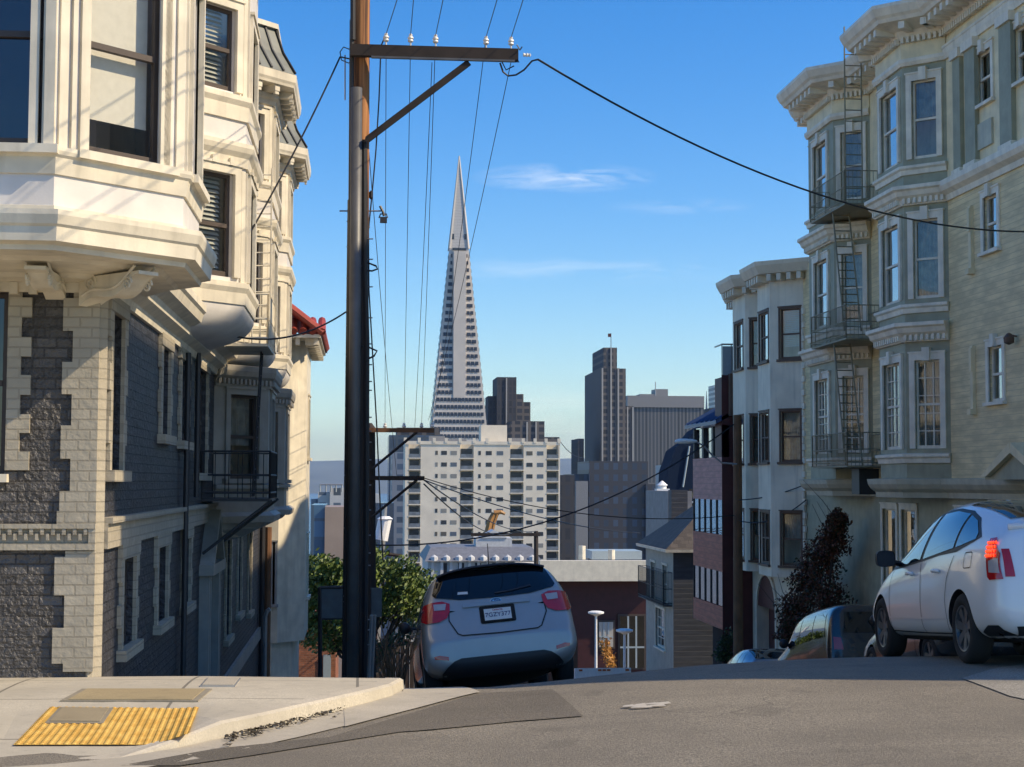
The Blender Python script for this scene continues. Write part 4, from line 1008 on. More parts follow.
for (x0, y0, x1, y1, g) in ((599, 622, 613, 647, 'shopglow'), (620, 616, 644, 668, 'glassdark')):
    A_ = pr(Y7-.1, x0, y0, x1, y1); mb = MB(); mb.box(A_[0]-.12, A_[1]+.12, Y7-.12, Y7, A_[2]-.1, A_[3]+.1); o = wp(mb, 'window', M['sash'], b7)
    mb = MB(); mb.box(A_[0], A_[1], Y7-.16, Y7-.12, A_[2], A_[3]); wp(mb, 'pane', M[g], b7, o)
    mb = MB()
    for k in range(1, 3): x = A_[0]+(A_[1]-A_[0])*k/3; mb.box(x-.05, x+.05, Y7-.19, Y7-.16, A_[2], A_[3])
    for k in (.4,): z = A_[2]+(A_[3]-A_[2])*k; mb.box(A_[0], A_[1], Y7-.195, Y7-.165, z-.05, z+.05)
    wp(mb, 'sash', M['frost'], b7, o)
for (x0, y0, x1, y1) in ((579, 549, 585, 562), (609, 553, 614, 562)):
    A_ = pr(Y7+4, x0, y0, x1, y1); mb = MB(); mb.tube([((A_[0]+A_[1])/2, Y7+4, a.z-.1), ((A_[0]+A_[1])/2, Y7+4, A_[3]+.2)], .22, 8); wp(mb, 'roof_flue', M['cream'], b7)
A_ = pr(Y7+6, 592, 551, 642, 563); mb = MB(); mb.box(A_[0], A_[1], Y7+6, Y7+9, a.z-.2, A_[3]); wp(mb, 'roof_skylight', M['frost'], b7)
fc = empty('board_fence', (4, 80, -13.5), 'dark weathered board fence low behind the silver car at the foot of the hill', 'fence')
a_, b_f = atY(372, 640, 80), atY(578, 640, 80); mb = MB()
n_ = 44
for i in range(n_): x = a_.x+(b_f.x-a_.x)*i/n_; w = (b_f.x-a_.x)/n_; mb.box(x+.01, x+w-.01, 80+.03*(i % 2), 80.06+.03*(i % 2), -14.2, a_.z+.12*math.sin(i*1.3))
M['fencewood'] = paint('dark_fence_wood', (.05, .035, .025), var=.3)
wp(mb, 'boards', M['fencewood'], fc)
# lamps at the foot
def saucer(px, py, Y, label):
    p = atY(px, py, Y); g = gz(p.x, Y)-.3
    o = empty('street_lamp', (p.x, Y, g), label, 'street lamp', 'white saucer topped lamps at the foot of the hill')
    mb = MB(); mb.tube([(p.x, Y, g), (p.x, Y, p.z-.15)], .1, 8, .06); wp(mb, 'pole', M['lampwhite'], o)
    mb = MB(); mb.lathe([(.06, -.2), (.12, -.14), (.44, -.02), (.45, .06), (.28, .11), (.001, .13)], (p.x, Y, p.z), seg=18); wp(mb, 'lamp_shade', M['lampwhite'], o)
saucer(596, 613, 88, 'left and taller looking white saucer lamp before the maroon wall'); saucer(624.5, 631, 82, 'right hand white saucer lamp in front of the arched green window')
# orange plant
mb = MB(); r = random.Random(5)
for i in range(500):
    t = r.random(); px = 604+8*t+r.gauss(0, 3.2-1.2*t); py = 640+27*t+r.gauss(0, 2); p = atY(px, py, 90+r.uniform(-.6, .6)); s = .12; q = [p+Vector((r.uniform(-s, s), r.uniform(-s, s), r.uniform(-s, s))) for _ in range(3)]
    mb.add(q, [(0, 1, 2)])
M['orange'] = paint('orange_foliage', (.55, .24, .04), var=.5, sc=3.)
tag(mb.build('orange_shrub', M['orange']), 'orange leaved shrub beside the left saucer lamp', 'shrub')
# box truck roof seen over the crest
bt = empty('box_truck', (10.0, 68, -10.9), 'white box truck heading downhill, only its roof edge with orange marker lights showing', 'truck')
A_ = pr(66, 575, 668, 631, 667); tz = zz(668, 66, 600)
mb = MB(); x0, x1 = A_[0], A_[1]
sl = -.17
def yz(y, z): return z+sl*(y-66)
for (ya, yb, z0, z1) in ((66, 71.5, tz-2.5, tz),): mb.hexa([(x0, ya, z0), (x1, ya, z0), (x1, yb, yz(yb, z0)), (x0, yb, yz(yb, z0)), (x0, ya, z1), (x1, ya, z1), (x1, yb, yz(yb, z1)), (x0, yb, yz(yb, z1))])
wp(mb, 'cargo_box', M['lampwhite'], bt)
mb = MB(); mb.hexa([(x0+.1, 71.6, yz(71.6, tz-2.5)), (x1-.1, 71.6, yz(71.6, tz-2.5)), (x1-.1, 73.4, yz(73.4, tz-2.6)), (x0+.1, 73.4, yz(73.4, tz-2.6)), (x0+.1, 71.6, yz(71.6, tz-.6)), (x1-.1, 71.6, yz(71.6, tz-.6)), (x1-.2, 72.8, yz(72.8, tz-.7)), (x0+.2, 72.8, yz(72.8, tz-.7))]); wp(mb, 'cab', M['lampwhite'], bt)
M['amber'] = simple('amber_lens', (.6, .12, .02), .3)
for k in (.1, .44, .52, .6, .93):
    mb = MB(); x = x0+(x1-x0)*k; mb.box(x-.07, x+.07, 65.96, 66.0, tz-.12, tz-.05); wp(mb, 'marker_light', M['amber'], bt)
for y in (67.5, 72.4):
    for x in (x0+.15, x1-.15): mb = MB(); mb.lathe([(.05, -.12), (.4, -.12), (.45, 0), (.4, .12), (.05, .12)], (x, y, yz(y, tz-2.65)), 'X', 14); wp(mb, 'wheel', M['blackiron'], bt)
# ================================================================== FAR CITY
def winmat(name, wallc, winc, pw, ph, fw=.6, fh=.55, rough=.4, axis='XZY', off=0):
    m, nt, b = newmat(name); v = coords(nt, axis)
    br = tex(nt, 'brick', 1., v); br.offset = off; br.inputs['Brick Width'].default_value = pw; br.inputs['Row Height'].default_value = ph
    br.inputs['Mortar Size'].default_value = min(pw, ph)*(1-fw)*.5; br.inputs['Mortar Smooth'].default_value = 0
    br.inputs['Color1'].default_value = (*winc, 1); br.inputs['Color2'].default_value = (*[x*1.9 for x in winc], 1); br.inputs['Mortar'].default_value = (*wallc, 1)
    nt.links.new(br.outputs[0], b.inputs['Base Color']); b.inputs['Roughness'].default_value = rough
    return m
M['quartz'] = paint('white_quartz', (.54, .495, .44), var=.05, streak=.08, sc=.1)
M['louver'] = siding('louvred_aluminium', (.5, .49, .47), 1.6)
M['farwin2'] = simple('far_window_curtain', (.11, .10, .08), .5); M['farshade'] = simple('far_window_shade', (.24, .24, .22), .6)
M['farwin'] = simple('far_window', (.035, .04, .05), .25); M['farblue'] = simple('far_blue_window', (.10, .13, .17), .2)
# pyramid skyscraper
Yp = 842.; ap = atY(458.5, 156, Yp+26); axx, topz = ap.x, ap.z; H = 260.; base = topz-H; yc = Yp+26; axx += .4
hw = lambda z: 25.6*(topz-z)/H
py_ = empty('pyramid_skyscraper', (axx, yc, base), 'tall slender white pyramid shaped skyscraper with pointed louvred top', 'skyscraper')
def ring(z): h = hw(z); return [(axx-h, yc-h, z), (axx+h, yc-h, z), (axx+h, yc+h, z), (axx-h, yc+h, z)]
mb = MB(); zc = topz-52; mb.add(ring(base)+ring(zc), [(0, 1, 5, 4), (1, 2, 6, 5), (2, 3, 7, 6), (3, 0, 4, 7)]); wp(mb, 'tower_body', M['quartz'], py_)
mb = MB(); mb.add(ring(zc)+[(axx, yc, topz)], [(0, 1, 4), (1, 2, 4), (2, 3, 4), (3, 0, 4)]); wp(mb, 'spire', M['louver'], py_)
mb = MB()
for k in range(4):
    a, b = Vector(ring(zc)[k]), Vector((axx, yc, topz)); mb.tube([a, b], .75, 5, .35)
wp(mb, 'spire_edge', M['quartz'], py_)
mb = MB(); mb.box(axx-3.6, axx+3.6, yc-hw(zc)-1.0, yc-hw(zc)+2, zc-1, zc+.3)
for s in (-1, 1): mb.box(axx+s*3.7-.9, axx+s*3.7+.9, yc-hw(zc+7)-.3, yc-hw(zc+7)+2, zc+5.2, zc+8.2)
wp(mb, 'louvre_openings', M['farwin'], py_)
nfl = 52; fh = 3.93
for i in range(nfl):
    z = zc-5-i*fh; 
    if z < base+4: break
    mb = MB(); z0, z1 = z, z+2.0
    strip_ = 3.6 if z > topz-134 else 0
    for (ang) in range(4):
        ca, sa = [(1, 0), (0, 1), (-1, 0), (0, -1)][ang]
        def W(u, zq, o=.35):
            h = hw(zq)+o; x, y = u, -h
            return (axx+x*ca-y*sa, yc+x*sa+y*ca, zq)
        h = hw(z1)-.8; rg = [(-h, -3.7), (3.7, h)] if strip_ and ang in (0, 2) else [(-h, h)]
        for r0, r1 in rg:
            if r1-r0 < .7: continue
            n = max(1, int((r1-r0)/1.9))
            for j in range(n):
                ua, ub = r0+(r1-r0)*j/n+.16, r0+(r1-r0)*(j+1)/n-.16
                mb.quad(W(ua, z0), W(ub, z0), W(ub, z1), W(ua, z1))
    wp(mb, 'window_band', M['farwin'], py_)
for s in (-1, 1):
    z0 = topz-134; mb = MB(); yf = yc+s*(hw(z0)+.3); zt2 = zc-2; yb_ = yc+s*(hw(zt2)-1)
    yt = yc+s*(hw(zt2)+5.5)
    mb.hexa([(axx-3.3, yf, z0), (axx+3.3, yf, z0), (axx+3.3, yc, z0), (axx-3.3, yc, z0), (axx-3.3, yt, zt2), (axx+3.3, yt, zt2), (axx+3.3, yc, zt2), (axx-3.3, yc, zt2)])
    wp(mb, 'elevator_wing', M['quartz'], py_)
def tower(name, label, cat, Y, blocks, depth=34, ribs=None, ribmat='galv', bandh=None, bandmat=None, zb=-84):
    a = atY(blocks[0][0], blocks[0][2], Y); b = atY(blocks[0][1], blocks[0][2], Y)
    o = empty(name, ((a.x+b.x)/2, Y, zb), label, cat)
    for (x0, x1, py, mat, dy, dep) in blocks:
        a, b = atY(x0, py, Y+dy), atY(x1, py, Y+dy); mb = MB(); mb.box(a.x, b.x, Y+dy, Y+dy+dep, zb, a.z); wp(mb, 'tower_block', M[mat], o)
    return o
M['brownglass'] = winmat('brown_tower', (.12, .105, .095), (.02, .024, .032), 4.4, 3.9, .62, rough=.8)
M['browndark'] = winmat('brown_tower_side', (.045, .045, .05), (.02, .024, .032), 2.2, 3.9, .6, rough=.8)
M['greyrib'] = winmat('grey_ribbed_tower', (.15, .148, .15), (.035, .04, .046), 2.3, 400., .6)
M['lightband'] = paint('tower_band', (.22, .22, .22), var=.05)
M['rib'] = paint('pale_rib', (.36, .35, .33), var=.05)
M['blueglass'] = winmat('blue_glass_tower', (.05, .07, .10), (.025, .045, .08), 3., 3.6, .75, rough=.2)
M['whitegrid'] = winmat('white_grid_block', (.5, .5, .48), (.06, .08, .10), 3., 3.4, .5)
M['darkgrid'] = winmat('dark_grid_block', (.05, .048, .055), (.03, .045, .07), 3.4, 4.0, .5, axis='XZY')
# left dark stepped tower
t1 = tower('office_tower', 'dark stepped office tower just right of the white pyramid', 'skyscraper', 900, [(497, 516.5, 377, 'browndark', 0, 30), (488, 497.3, 396, 'browndark', 4, 20), (516.3, 523.5, 394, 'brownglass', 3, 20), (523.3, 530.5, 402, 'brownglass', 6, 20), (511, 544.5, 421, 'brownglass', -30, 28), (544.3, 559.5, 437, 'brownglass', -26, 28)])
def ribs(o, Y, pxs, pyt, pyb, w=.5):
    for px in pxs:
        a, b = atY(px, pyt, Y), atY(px, pyb, Y); mb = MB(); mb.box(a.x-w, a.x+w, Y-.7, Y, b.z, a.z); wp(mb, 'pale_rib', M['rib'], o)
ribs(t1, 900, (506.5,), 378, 430, .35); ribs(t1, 870, (527, 536), 422, 470, .4)
t2 = tower('office_tower', 'tallest dark brown office tower with setback crown and pale vertical ribs', 'skyscraper', 900, [(601, 625.8, 368.3, 'brownglass', 0, 66), (603.5, 617, 347.5, 'brownglass', 6, 44), (578.2, 584, 438.6, 'browndark', 3, 30), (625.5, 633.5, 406, 'brownglass', 3, 30)])
ribs(t2, 900, (602.3, 611, 618.2), 368, 470, .42); ribs(t2, 906, (611, ), 348, 369, .4); ribs(t2, 903, (627.4, 632.8), 407, 470, .4)
p = atY(611, 346, 912); mb = MB(); mb.tube([(p.x, 912, p.z-1), (p.x, 912, p.z+7.5)], .2, 5); mb.box(p.x-1.8, p.x+.1, 911.9, 912.1, p.z+5.2, p.z+7.2); wp(mb, 'rooftop_flag', M['darkred'], t2)
t3 = tower('office_slab', 'broad grey office slab with fine vertical ribs and pale top band', 'skyscraper', 1000, [(631, 704, 402, 'greyrib', 0, 34), (627.5, 704.3, 395.5, 'lightband', -1, 36)])
t3['category'] = 'skyscraper'
bpy.data.objects.remove([c for c in bpy.data.objects if c.parent == t3][1])
a, b, c = atY(627.5, 395.5, 999), atY(704.3, 402, 999), atY(0, 402, 999); mb = MB(); mb.box(a.x, b.x, 999, 1035, c.z, a.z); wp(mb, 'top_band', M['lightband'], t3)
a, b = atY(655.5, 389, 1005), atY(668, 396, 1005); mb = MB(); mb.box(a.x, b.x, 1005, 1020, b.z, a.z); a = atY(640, 394, 1005); mb.box(a.x, a.x+10, 1005, 1020, b.z, a.z); wp(mb, 'penthouse', M['lightband'], t3)
a = atY(655.5, 382, 1005); mb = MB(); mb.tube([(a.x, 1005, b.z), (a.x, 1005, a.z)], .3, 4); wp(mb, 'mast', M['galv'], t3)
# thin spire and far block
a = atY(706.5, 391, 1300); o = empty('spired_tower', (a.x, 1300, -84), 'thin pale blue spire peeking past the ribbed slab', 'tower')
mb = MB(); mb.tube([(a.x, 1300, -84), (a.x, 1300, a.z-26)], 3.6, 6, 3.0); mb.tube([(a.x, 1300, a.z-26), (a.x, 1300, a.z)], 1.6, 6, .2); wp(mb, 'spire', M['farblue'], o)
tower('office_tower', 'small pale tower glimpsed between the spire and the red house', 'skyscraper', 1100, [(714.5, 724, 385, 'whitegrid', 0, 20), (710, 724, 408, 'browndark', -3, 20)])
# low dark grid block etc
t = tower('office_block', 'long dark office block with rows of small square windows below the brown tower', 'office block', 560, [(589, 648, 461, 'darkgrid', 0, 30), (574, 590, 474, 'darkgrid', 2, 30), (646, 668, 484, 'darkgrid', -2, 30)])
tower('apartment_block', 'narrow dark block beside the right edge of the pale apartment tower', 'building', 430, [(560.5, 575, 475, 'browndark', 0, 20)])
tower('apartment_block', 'slim pale block with white floor bands right of the dark office block', 'building', 500, [(662.5, 674, 465, 'whitegrid', 0, 12)])
tower('office_block', 'small cream roof block lit by the sun on the dark office block', 'building', 540, [(576, 588, 481, 'lightband', 0, 8)])
# left of the pale tower: dark blue glass + balconied block
tower('apartment_tower', 'dark blue glass tower partly hidden behind the utility pole crossarms', 'skyscraper', 520, [(389, 445, 435, 'blueglass', 0, 24), (397, 440, 427.5, 'brownglass', 30, 20)])
tower('apartment_tower', 'grey balconied tower wing left of the pale apartment tower', 'building', 440, [(392, 408, 452, 'whitegrid2', 0, 20)]) if 'whitegrid2' in M else None
M['balcwing'] = winmat('balcony_wing', (.2, .23, .27), (.05, .075, .11), 3.2, 2.9, .55)
tower('apartment_tower', 'grey balconied tower wing left of the pale apartment tower', 'building', 440, [(392, 409, 452, 'balcwing', 0, 20)])
# pale apartment tower
Ya = 390; c0, c1 = atY(405, 443, Ya), atY(560, 443, Ya)
ap_ = empty('apartment_tower', ((c0.x+c1.x)/2, Ya, -60), 'broad pale cream apartment tower with rows of small windows and stacked balconies', 'apartment tower')
M['palecon'] = paint('pale_concrete', (.72, .64, .51), var=.05, streak=.1, sc=.3); M['balc'] = paint('balcony_recess', (.13, .12, .10), var=.3, sc=.6); M['balcglass'] = paint('balcony_glass', (.19, .22, .25), var=.4, sc=.8, rough=.3)
# front built as strips around the recessed balcony stacks
stk = [(408.5, 420.5), (460, 473.5), (510, 523.5), (546.5, 558.5)]
def ax(px): return atY(px, 480, Ya).x
mb = MB(); e = [405]+[q for s in stk for q in s]+[560]
for i in range(0, len(e), 2): mb.box(ax(e[i]), ax(e[i+1]), Ya, Ya+16, -70, c0.z)
for s in stk: mb.box(ax(s[0]), ax(s[1]), Ya+1.6, Ya+16, -70, c0.z-.2)
mb.box(ax(405), ax(560), Ya-.2, Ya, c0.z-.3, c0.z+.5)
for px in (405, 419, 434, 446, 460, 474, 487, 510, 523, 535, 546, 559): mb.box(ax(px)-.35, ax(px)+.35, Ya-.3, Ya+.6, c0.z+.1, c0.z+1.3)
wp(mb, 'wall', M['palecon'], ap_)
rows = [453+11.55*i for i in range(11)]
for s in stk:
    mb = MB()
    for r_ in rows:
        z = zz(r_+5.5, Ya, 480); mb.box(ax(s[0]), ax(s[1]), Ya-.1, Ya+1.6, z-.12, z+.12)
    o = wp(mb, 'balcony_stack', M['palecon'], ap_)
    mb = MB()
    for r_ in rows:
        z = zz(r_+5.5, Ya, 480); mb.box(ax(s[0])+.1, ax(s[1])-.1, Ya+.02, Ya+.06, z+.12, z+1.05)
    wp(mb, 'balcony_rail', M['balcglass'], ap_, o)
    mb = MB()
    for r_ in rows:
        z = zz(r_+5.5, Ya, 480); mb.box(ax(s[0])+.3, ax(s[1])-.3, Ya+1.5, Ya+1.58, z+.3, z+2.4)
    wp(mb, 'balcony_door', M['farwin'], ap_, o)
cnt = 0
for r_ in rows[:10]:
    for (px, w, g) in ((436.5, 2.4, 0), (444, 5.6, 0), (453.7, 6.2, 1), (479.6, 2.4, 0), (488.8, 5.8, 0), (500, 6.4, 1), (529.5, 6, 0), (540.3, 6.2, 1)):
        z = zz(r_+2, Ya, 480); z1 = zz(r_-2, Ya, 480); mb = MB(); mb.box(ax(px-w/2), ax(px+w/2), Ya-.05, Ya+.05, z, z1); wp(mb, 'window', M[random.choice(['farblue', 'farblue', 'farwin', 'farshade'] if g else ['farwin', 'farwin', 'farwin2', 'farwin', 'farshade'])], ap_)
mb = MB(); a, b = atY(481, 425, Ya+5), atY(507, 443, Ya+5); mb.box(a.x, b.x, Ya+5, Ya+12, b.z-1, a.z); wp(mb, 'lift_house', M['palecon'], ap_)
mb = MB(); mb.box(ax(492.5), ax(493), Ya+4.9, Ya+5, c0.z, a.z); 
mb = MB()
for (x0, x1, y0) in ((430, 446, 436), (448, 468, 439), (511, 528, 438)): a = atY(x0, y0, Ya+6); mb.box(ax(x0), ax(x1), Ya+6, Ya+9, c0.z-.2, a.z)
wp(mb, 'roof_plant', M['lightband'], ap_)
# white ornate low building below it
Yw = 135; a, b = atY(428, 553, Yw), atY(538, 575, Yw)
bw = empty('ornate_hall', ((a.x+b.x)/2, Yw, -22), 'low white ornate building with grey roof seen above the silver car', 'building')
M['whitewall'] = paint('white_wall', (.55, .56, .55), var=.08); M['greyroof'] = paint('grey_roof', (.17, .18, .2), var=.15)
mb = MB(); z1 = zz(561, Yw, 480); mb.box(a.x, b.x, Yw, Yw+12, -24, z1)
for i in range(12): x = a.x+(b.x-a.x)*(i+.5)/12; mb.box(x-.12, x+.12, Yw-.25, Yw, -12, z1)
for i in range(9): x = a.x+(b.x-a.x)*(i+.5)/9; mb.lathe([(.001, .55), (.3, .35), (.34, 0)], (x, Yw-.1, z1), seg=8)
wp(mb, 'wall', M['whitewall'], bw)
mb = MB(); z2 = zz(548, Yw, 480); mb.hexa([(a.x-.3, Yw-.5, z1), (b.x+.3, Yw-.5, z1), (b.x+.3, Yw+12, z1), (a.x-.3, Yw+12, z1), (a.x+.3, Yw+2, z2), (b.x-.3, Yw+2, z2), (b.x-.3, Yw+9, z2), (a.x+.3, Yw+9, z2)]); wp(mb, 'roof', M['greyroof'], bw)
mb = MB(); x0, x1 = atY(476, 540, Yw+3).x, atY(512, 540, Yw+3).x; z3 = zz(538, Yw+3, 490)
mb.box(x0, x1, Yw+3, Yw+6, z2-.3, z3); xm = (x0+x1)/2; mb.add([(x0+.4, Yw+2.9, z3), (x1-.4, Yw+2.9, z3), (xm, Yw+2.9, z3+.7), (x0+.4, Yw+6, z3), (x1-.4, Yw+6, z3), (xm, Yw+6, z3+.7)], [(0, 1, 2), (3, 5, 4), (0, 2, 5, 3), (1, 4, 5, 2), (0, 3, 4, 1)])
wp(mb, 'parapet', M['whitewall'], bw)
for i in range(6):
    A_ = pr(Yw, 441+17*i, 563, 447+17*i, 574); mb = MB(); mb.box(A_[0], A_[1], Yw-.06, Yw+.02, A_[2], A_[3]); wp(mb, 'window', M['farwin'], bw)
# orange excavator arm
def pt(px, py, Y): return atY(px, py, Y)
ex = empty('excavator_arm', pt(490, 545, 150), 'rusty orange bent excavator arm rising above the ornate white building', 'excavator')
M['rust'] = paint('rusty_orange', (.42, .2, .06), var=.35, sc=1.)
mb = MB(); mb.tube([pt(487, 535, 150), pt(490, 521, 150), pt(494, 513, 150)], .35, 6, .25); mb.tube([pt(491, 535, 150), pt(494, 522, 150), pt(497, 514, 150)], .2, 6); mb.tube([pt(494, 513, 150), pt(501, 512, 150), pt(505, 514, 150)], .3, 6, .15); wp(mb, 'boom', M['rust'], ex)
mb = MB(); mb.tube([pt(483, 545, 150), pt(498, 545, 150)], 1.2, 8); mb.tube([pt(489, 545, 150), pt(489, 535, 150)], .5, 6); wp(mb, 'chassis', M['rust'], ex)
# distant buildings at left
t = tower('office_block', 'tan and blue glass office block between the left houses and the pole', 'office block', 260, [(325, 352, 505, 'tanwall', 0, 20), (311, 325.3, 505, 'bluecurt', .5, 20)], zb=-70) if 'tanwall' in M else None
M['tanwall'] = paint('tan_wall', (.33, .24, .18), var=.05, streak=.05, sc=.2); M['bluecurt'] = winmat('blue_curtain_wall', (.07, .11, .15), (.04, .09, .14), 2.5, 3., .8, rough=.2)
tower('office_block', 'tan and blue glass office block between the left houses and the pole', 'office block', 260, [(325, 352, 507, 'tanwall', 0, 20), (311, 325.3, 505, 'bluecurt', .5, 20)], zb=-70)
o = tower('rooftop_frame', 'pale building with open rooftop framework under the distant hills', 'building', 330, [(330, 348, 488, 'whitegrid', 0, 10), (318, 332, 492, 'whitegrid', 2, 10), (311, 320, 499, 'balcwing', 4, 10)], zb=-80)
mb = MB()
for px in (320, 326, 331, 336, 342): mb.tube([atY(px, 492, 329), atY(px, 484, 329)], .16, 4)
mb.tube([atY(320, 484.5, 329), atY(343, 484.5, 329)], .16, 4); wp(mb, 'roof_frame', M['galv'], o)
tower('apartment_block', 'mid blue block behind the second utility pole', 'building', 300, [(376, 394, 503, 'blueglass', 0, 20), (372, 380, 494, 'whitegrid', 4, 10)], zb=-70)
# scattered roofs lower down so that nothing is bare from the side
r = random.Random(11); cols = [paint('roof_block_'+n_, c_, var=.1, sc=.2) for n_, c_ in (('cream', (.45, .42, .36)), ('grey', (.3, .3, .3)), ('pink', (.4, .3, .26)), ('white', (.55, .54, .5)))]
k = 0
for row, Y in enumerate(()):
    for i in range(14):
        x = -Y*.3+i*Y*.055+r.uniform(-2, 2); 
        zt = terr(x, Y)+r.uniform(6, 13); w = Y*.022+r.uniform(0, 3)
        if zt > -.13*Y*.62 and Y < 250: zt = -.085*Y
        mb = MB(); mb.box(x-w, x+w, Y, Y+12, terr(x, Y)-6, min(zt, -.03*Y-3)); wn = MB()
        o = empty('city_building', (x, Y, terr(x, Y)), ['cream', 'grey', 'pinkish', 'white'][(i+row) % 4]+' flat roofed city building in the far valley', 'building', 'flat roofed city buildings in the far valley'); wp(mb, 'wall', cols[(i+row) % 4], o)
# ================================================================== red brick building and low wall left
a, b = atY(306, 622, 66), atY(336, 622, 66)
M['redbrick'] = brick('red_brick', (.35, .12, .06), (.3, .2, .14), 'XZY')
ob = empty('brick_building', (a.x, 66, -12), 'orange red brick building low behind the street tree', 'building'); mb = MB(); mb.box(a.x-6, b.x, 66, 76, -13, a.z); wp(mb, 'wall', M['redbrick'], ob)
mb = MB(); A_ = pr(65.9, 323, 655, 331, 690); mb.box(A_[0], A_[1], 65.9, 66, A_[2], A_[3]); wp(mb, 'door', M['frost'], ob)
# ================================================================== VEGETATION
def leafmat(name, c, c2):
    m, nt, b = newmat(name); g = N(nt, 'ShaderNodeNewGeometry'); n = tex(nt, 'noise', .9, g.outputs['Position'], Detail=3.); rr = N(nt, 'ShaderNodeMath', operation='ADD')
    nt.links.new(g.outputs['Random Per Island'], rr.inputs[0]); nt.links.new(n.outputs[0], rr.inputs[1])
    nt.links.new(ramp(nt, rr.outputs[0], .6, 1.4, c, c2), b.inputs['Base Color']); b.inputs['Roughness'].default_value = .55
    return m
M['leafgreen'] = leafmat('tree_leaves', (.035, .075, .012), (.12, .17, .03)); M['leafred'] = leafmat('bougainvillea_leaves', (.022, .034, .008), (.13, .035, .012)); M['leafdark'] = leafmat('dark_leaves', (.015, .03, .01), (.05, .08, .02))
def foliage(mb, c, rad, n, s, r, hollow=.35):
    for _ in range(n):
        d = Vector((r.gauss(0, 1), r.gauss(0, 1), r.gauss(0, 1))).normalized(); q = (hollow+(1-hollow)*r.random()**.5)
        lump = .72+.45*noise.noise(d*2.3+Vector(c)*.7)
        p = Vector(c)+Vector((d.x*rad[0], d.y*rad[1], d.z*rad[2]))*q*lump
        t = Vector((r.gauss(0, 1), r.gauss(0, 1), r.gauss(0, 1))).normalized(); u = t.orthogonal().normalized(); v = t.cross(u); k = s*r.uniform(.6, 1.3)
        mb.add([p+u*k, p+v*k*.55, p-u*k, p-v*k*.55], [(0, 1, 2, 3)])
def limb(mb, a, b, r0, r1, bend=.3, rr=None):
    a, b = Vector(a), Vector(b); m = (a+b)/2+Vector((rr.uniform(-bend, bend), rr.uniform(-bend, bend), 0)); mb.tube([a, a.lerp(m, .5), m, m.lerp(b, .5), b], r0, 7, r1)
r = random.Random(21)
tr = empty('street_tree', (.5, 62, -9.9), 'leafy green street tree standing behind the two utility poles', 'tree')
mb = MB(); cl = [(355, 585), (385, 578), (330, 590), (405, 590), (345, 620), (380, 610), (410, 615), (322, 612), (365, 575), (395, 600), (338, 575), (425, 605), (330, 636), (402, 572), (418, 584), (318, 570), (314, 590), (326, 574), (316, 632), (340, 600), (345, 640), (312, 612), (370, 560)]
cs = [atY(px, py, 62+r.uniform(-1.6, 1.6)) for px, py in cl]
base_ = Vector((.4, 62, -10.2)); fork = Vector((.5, 62, -7.2)); mb.tube([base_, fork], .22, 8, .17)
for c in cs: limb(mb, fork+Vector((0, 0, r.uniform(-.6, .6))), c, .09, .02, .4, r)
wp(mb, 'trunk', M['creosote'], tr)
mb = MB()
for c in cs: foliage(mb, c, (1.0, 1.0, .9), 640, .10, r)
wp(mb, 'crown', M['leafgreen'], tr)
# lower twiggy shrub by the silver car
sh = empty('bare_shrub', (1.2, 50, -7.9), 'bare twiggy shrub with brown branches left of the silver car', 'shrub')
mb = MB(); 
for i in range(46):
    a = atY(395+r.uniform(-8, 8), 700, 50+r.uniform(-.5, .5)); b = atY(r.uniform(366, 420), r.uniform(612, 660), 50+r.uniform(-1, 1)); limb(mb, a, b, .03, .008, .3, r)
wp(mb, 'branches', M['wood'], sh)
mb = MB()
for px, py in ((380, 650), (398, 640), (410, 632), (372, 662)): foliage(mb, atY(px, py, 50.5), (.55, .5, .5), 130, .07, r)
wp(mb, 'leaves', M['leafdark'], sh)
# bougainvillea
bg = empty('climbing_shrub', (12.4, 42.5, -6.5), 'big dark red flowering climber covering the wall between the yellow and stucco houses', 'shrub')
mb = MB(); cs = []
for px, py, R_ in ((850, 540, .7), (838, 560, .9), (825, 585, .9), (845, 600, 1.0), (812, 610, .8), (835, 630, 1.0), (808, 632, .7), (852, 640, .9), (855, 522, .45)):
    px -= 17; c = atX(px, py, 12.35+r.uniform(-.35, .1)); 
    if c.y > 44.5 or c.y < 37: c = atY(px, py, 42)
    cs.append((c, R_))
for c, R_ in cs: limb(mb, (12.6, 42, -6.6), c, .05, .012, .3, r)
for i in range(16): c, R_ = r.choice(cs); e_ = c+Vector((r.gauss(0, .3)-.3, r.gauss(0, 1), r.gauss(.3, .6))); limb(mb, c, e_, .012, .004, .15, r)
wp(mb, 'branches', M['creosote'], bg)
mb = MB()
for c, R_ in cs: foliage(mb, c, (R_*.8, R_*.9, R_*.9), 2300, .045, r, .1)
wp(mb, 'leaves', M['leafred'], bg)
g2 = empty('small_shrub', (11.2, 53, -8.2), 'small dark green shrub at the base of the red house', 'shrub')
mb = MB()
for px, py in ((724, 645), (729, 638), (720, 655), (727, 655)): foliage(mb, atY(px, py, 51), (.35, .35, .4), 260, .05, r, .1)
wp(mb, 'leaves', M['leafdark'], g2)
mb = MB(); mb.tube([atY(725, 660, 51)-Vector((0, 0, 2)), atY(725, 645, 51)], .05, 6); wp(mb, 'trunk', M['creosote'], g2)
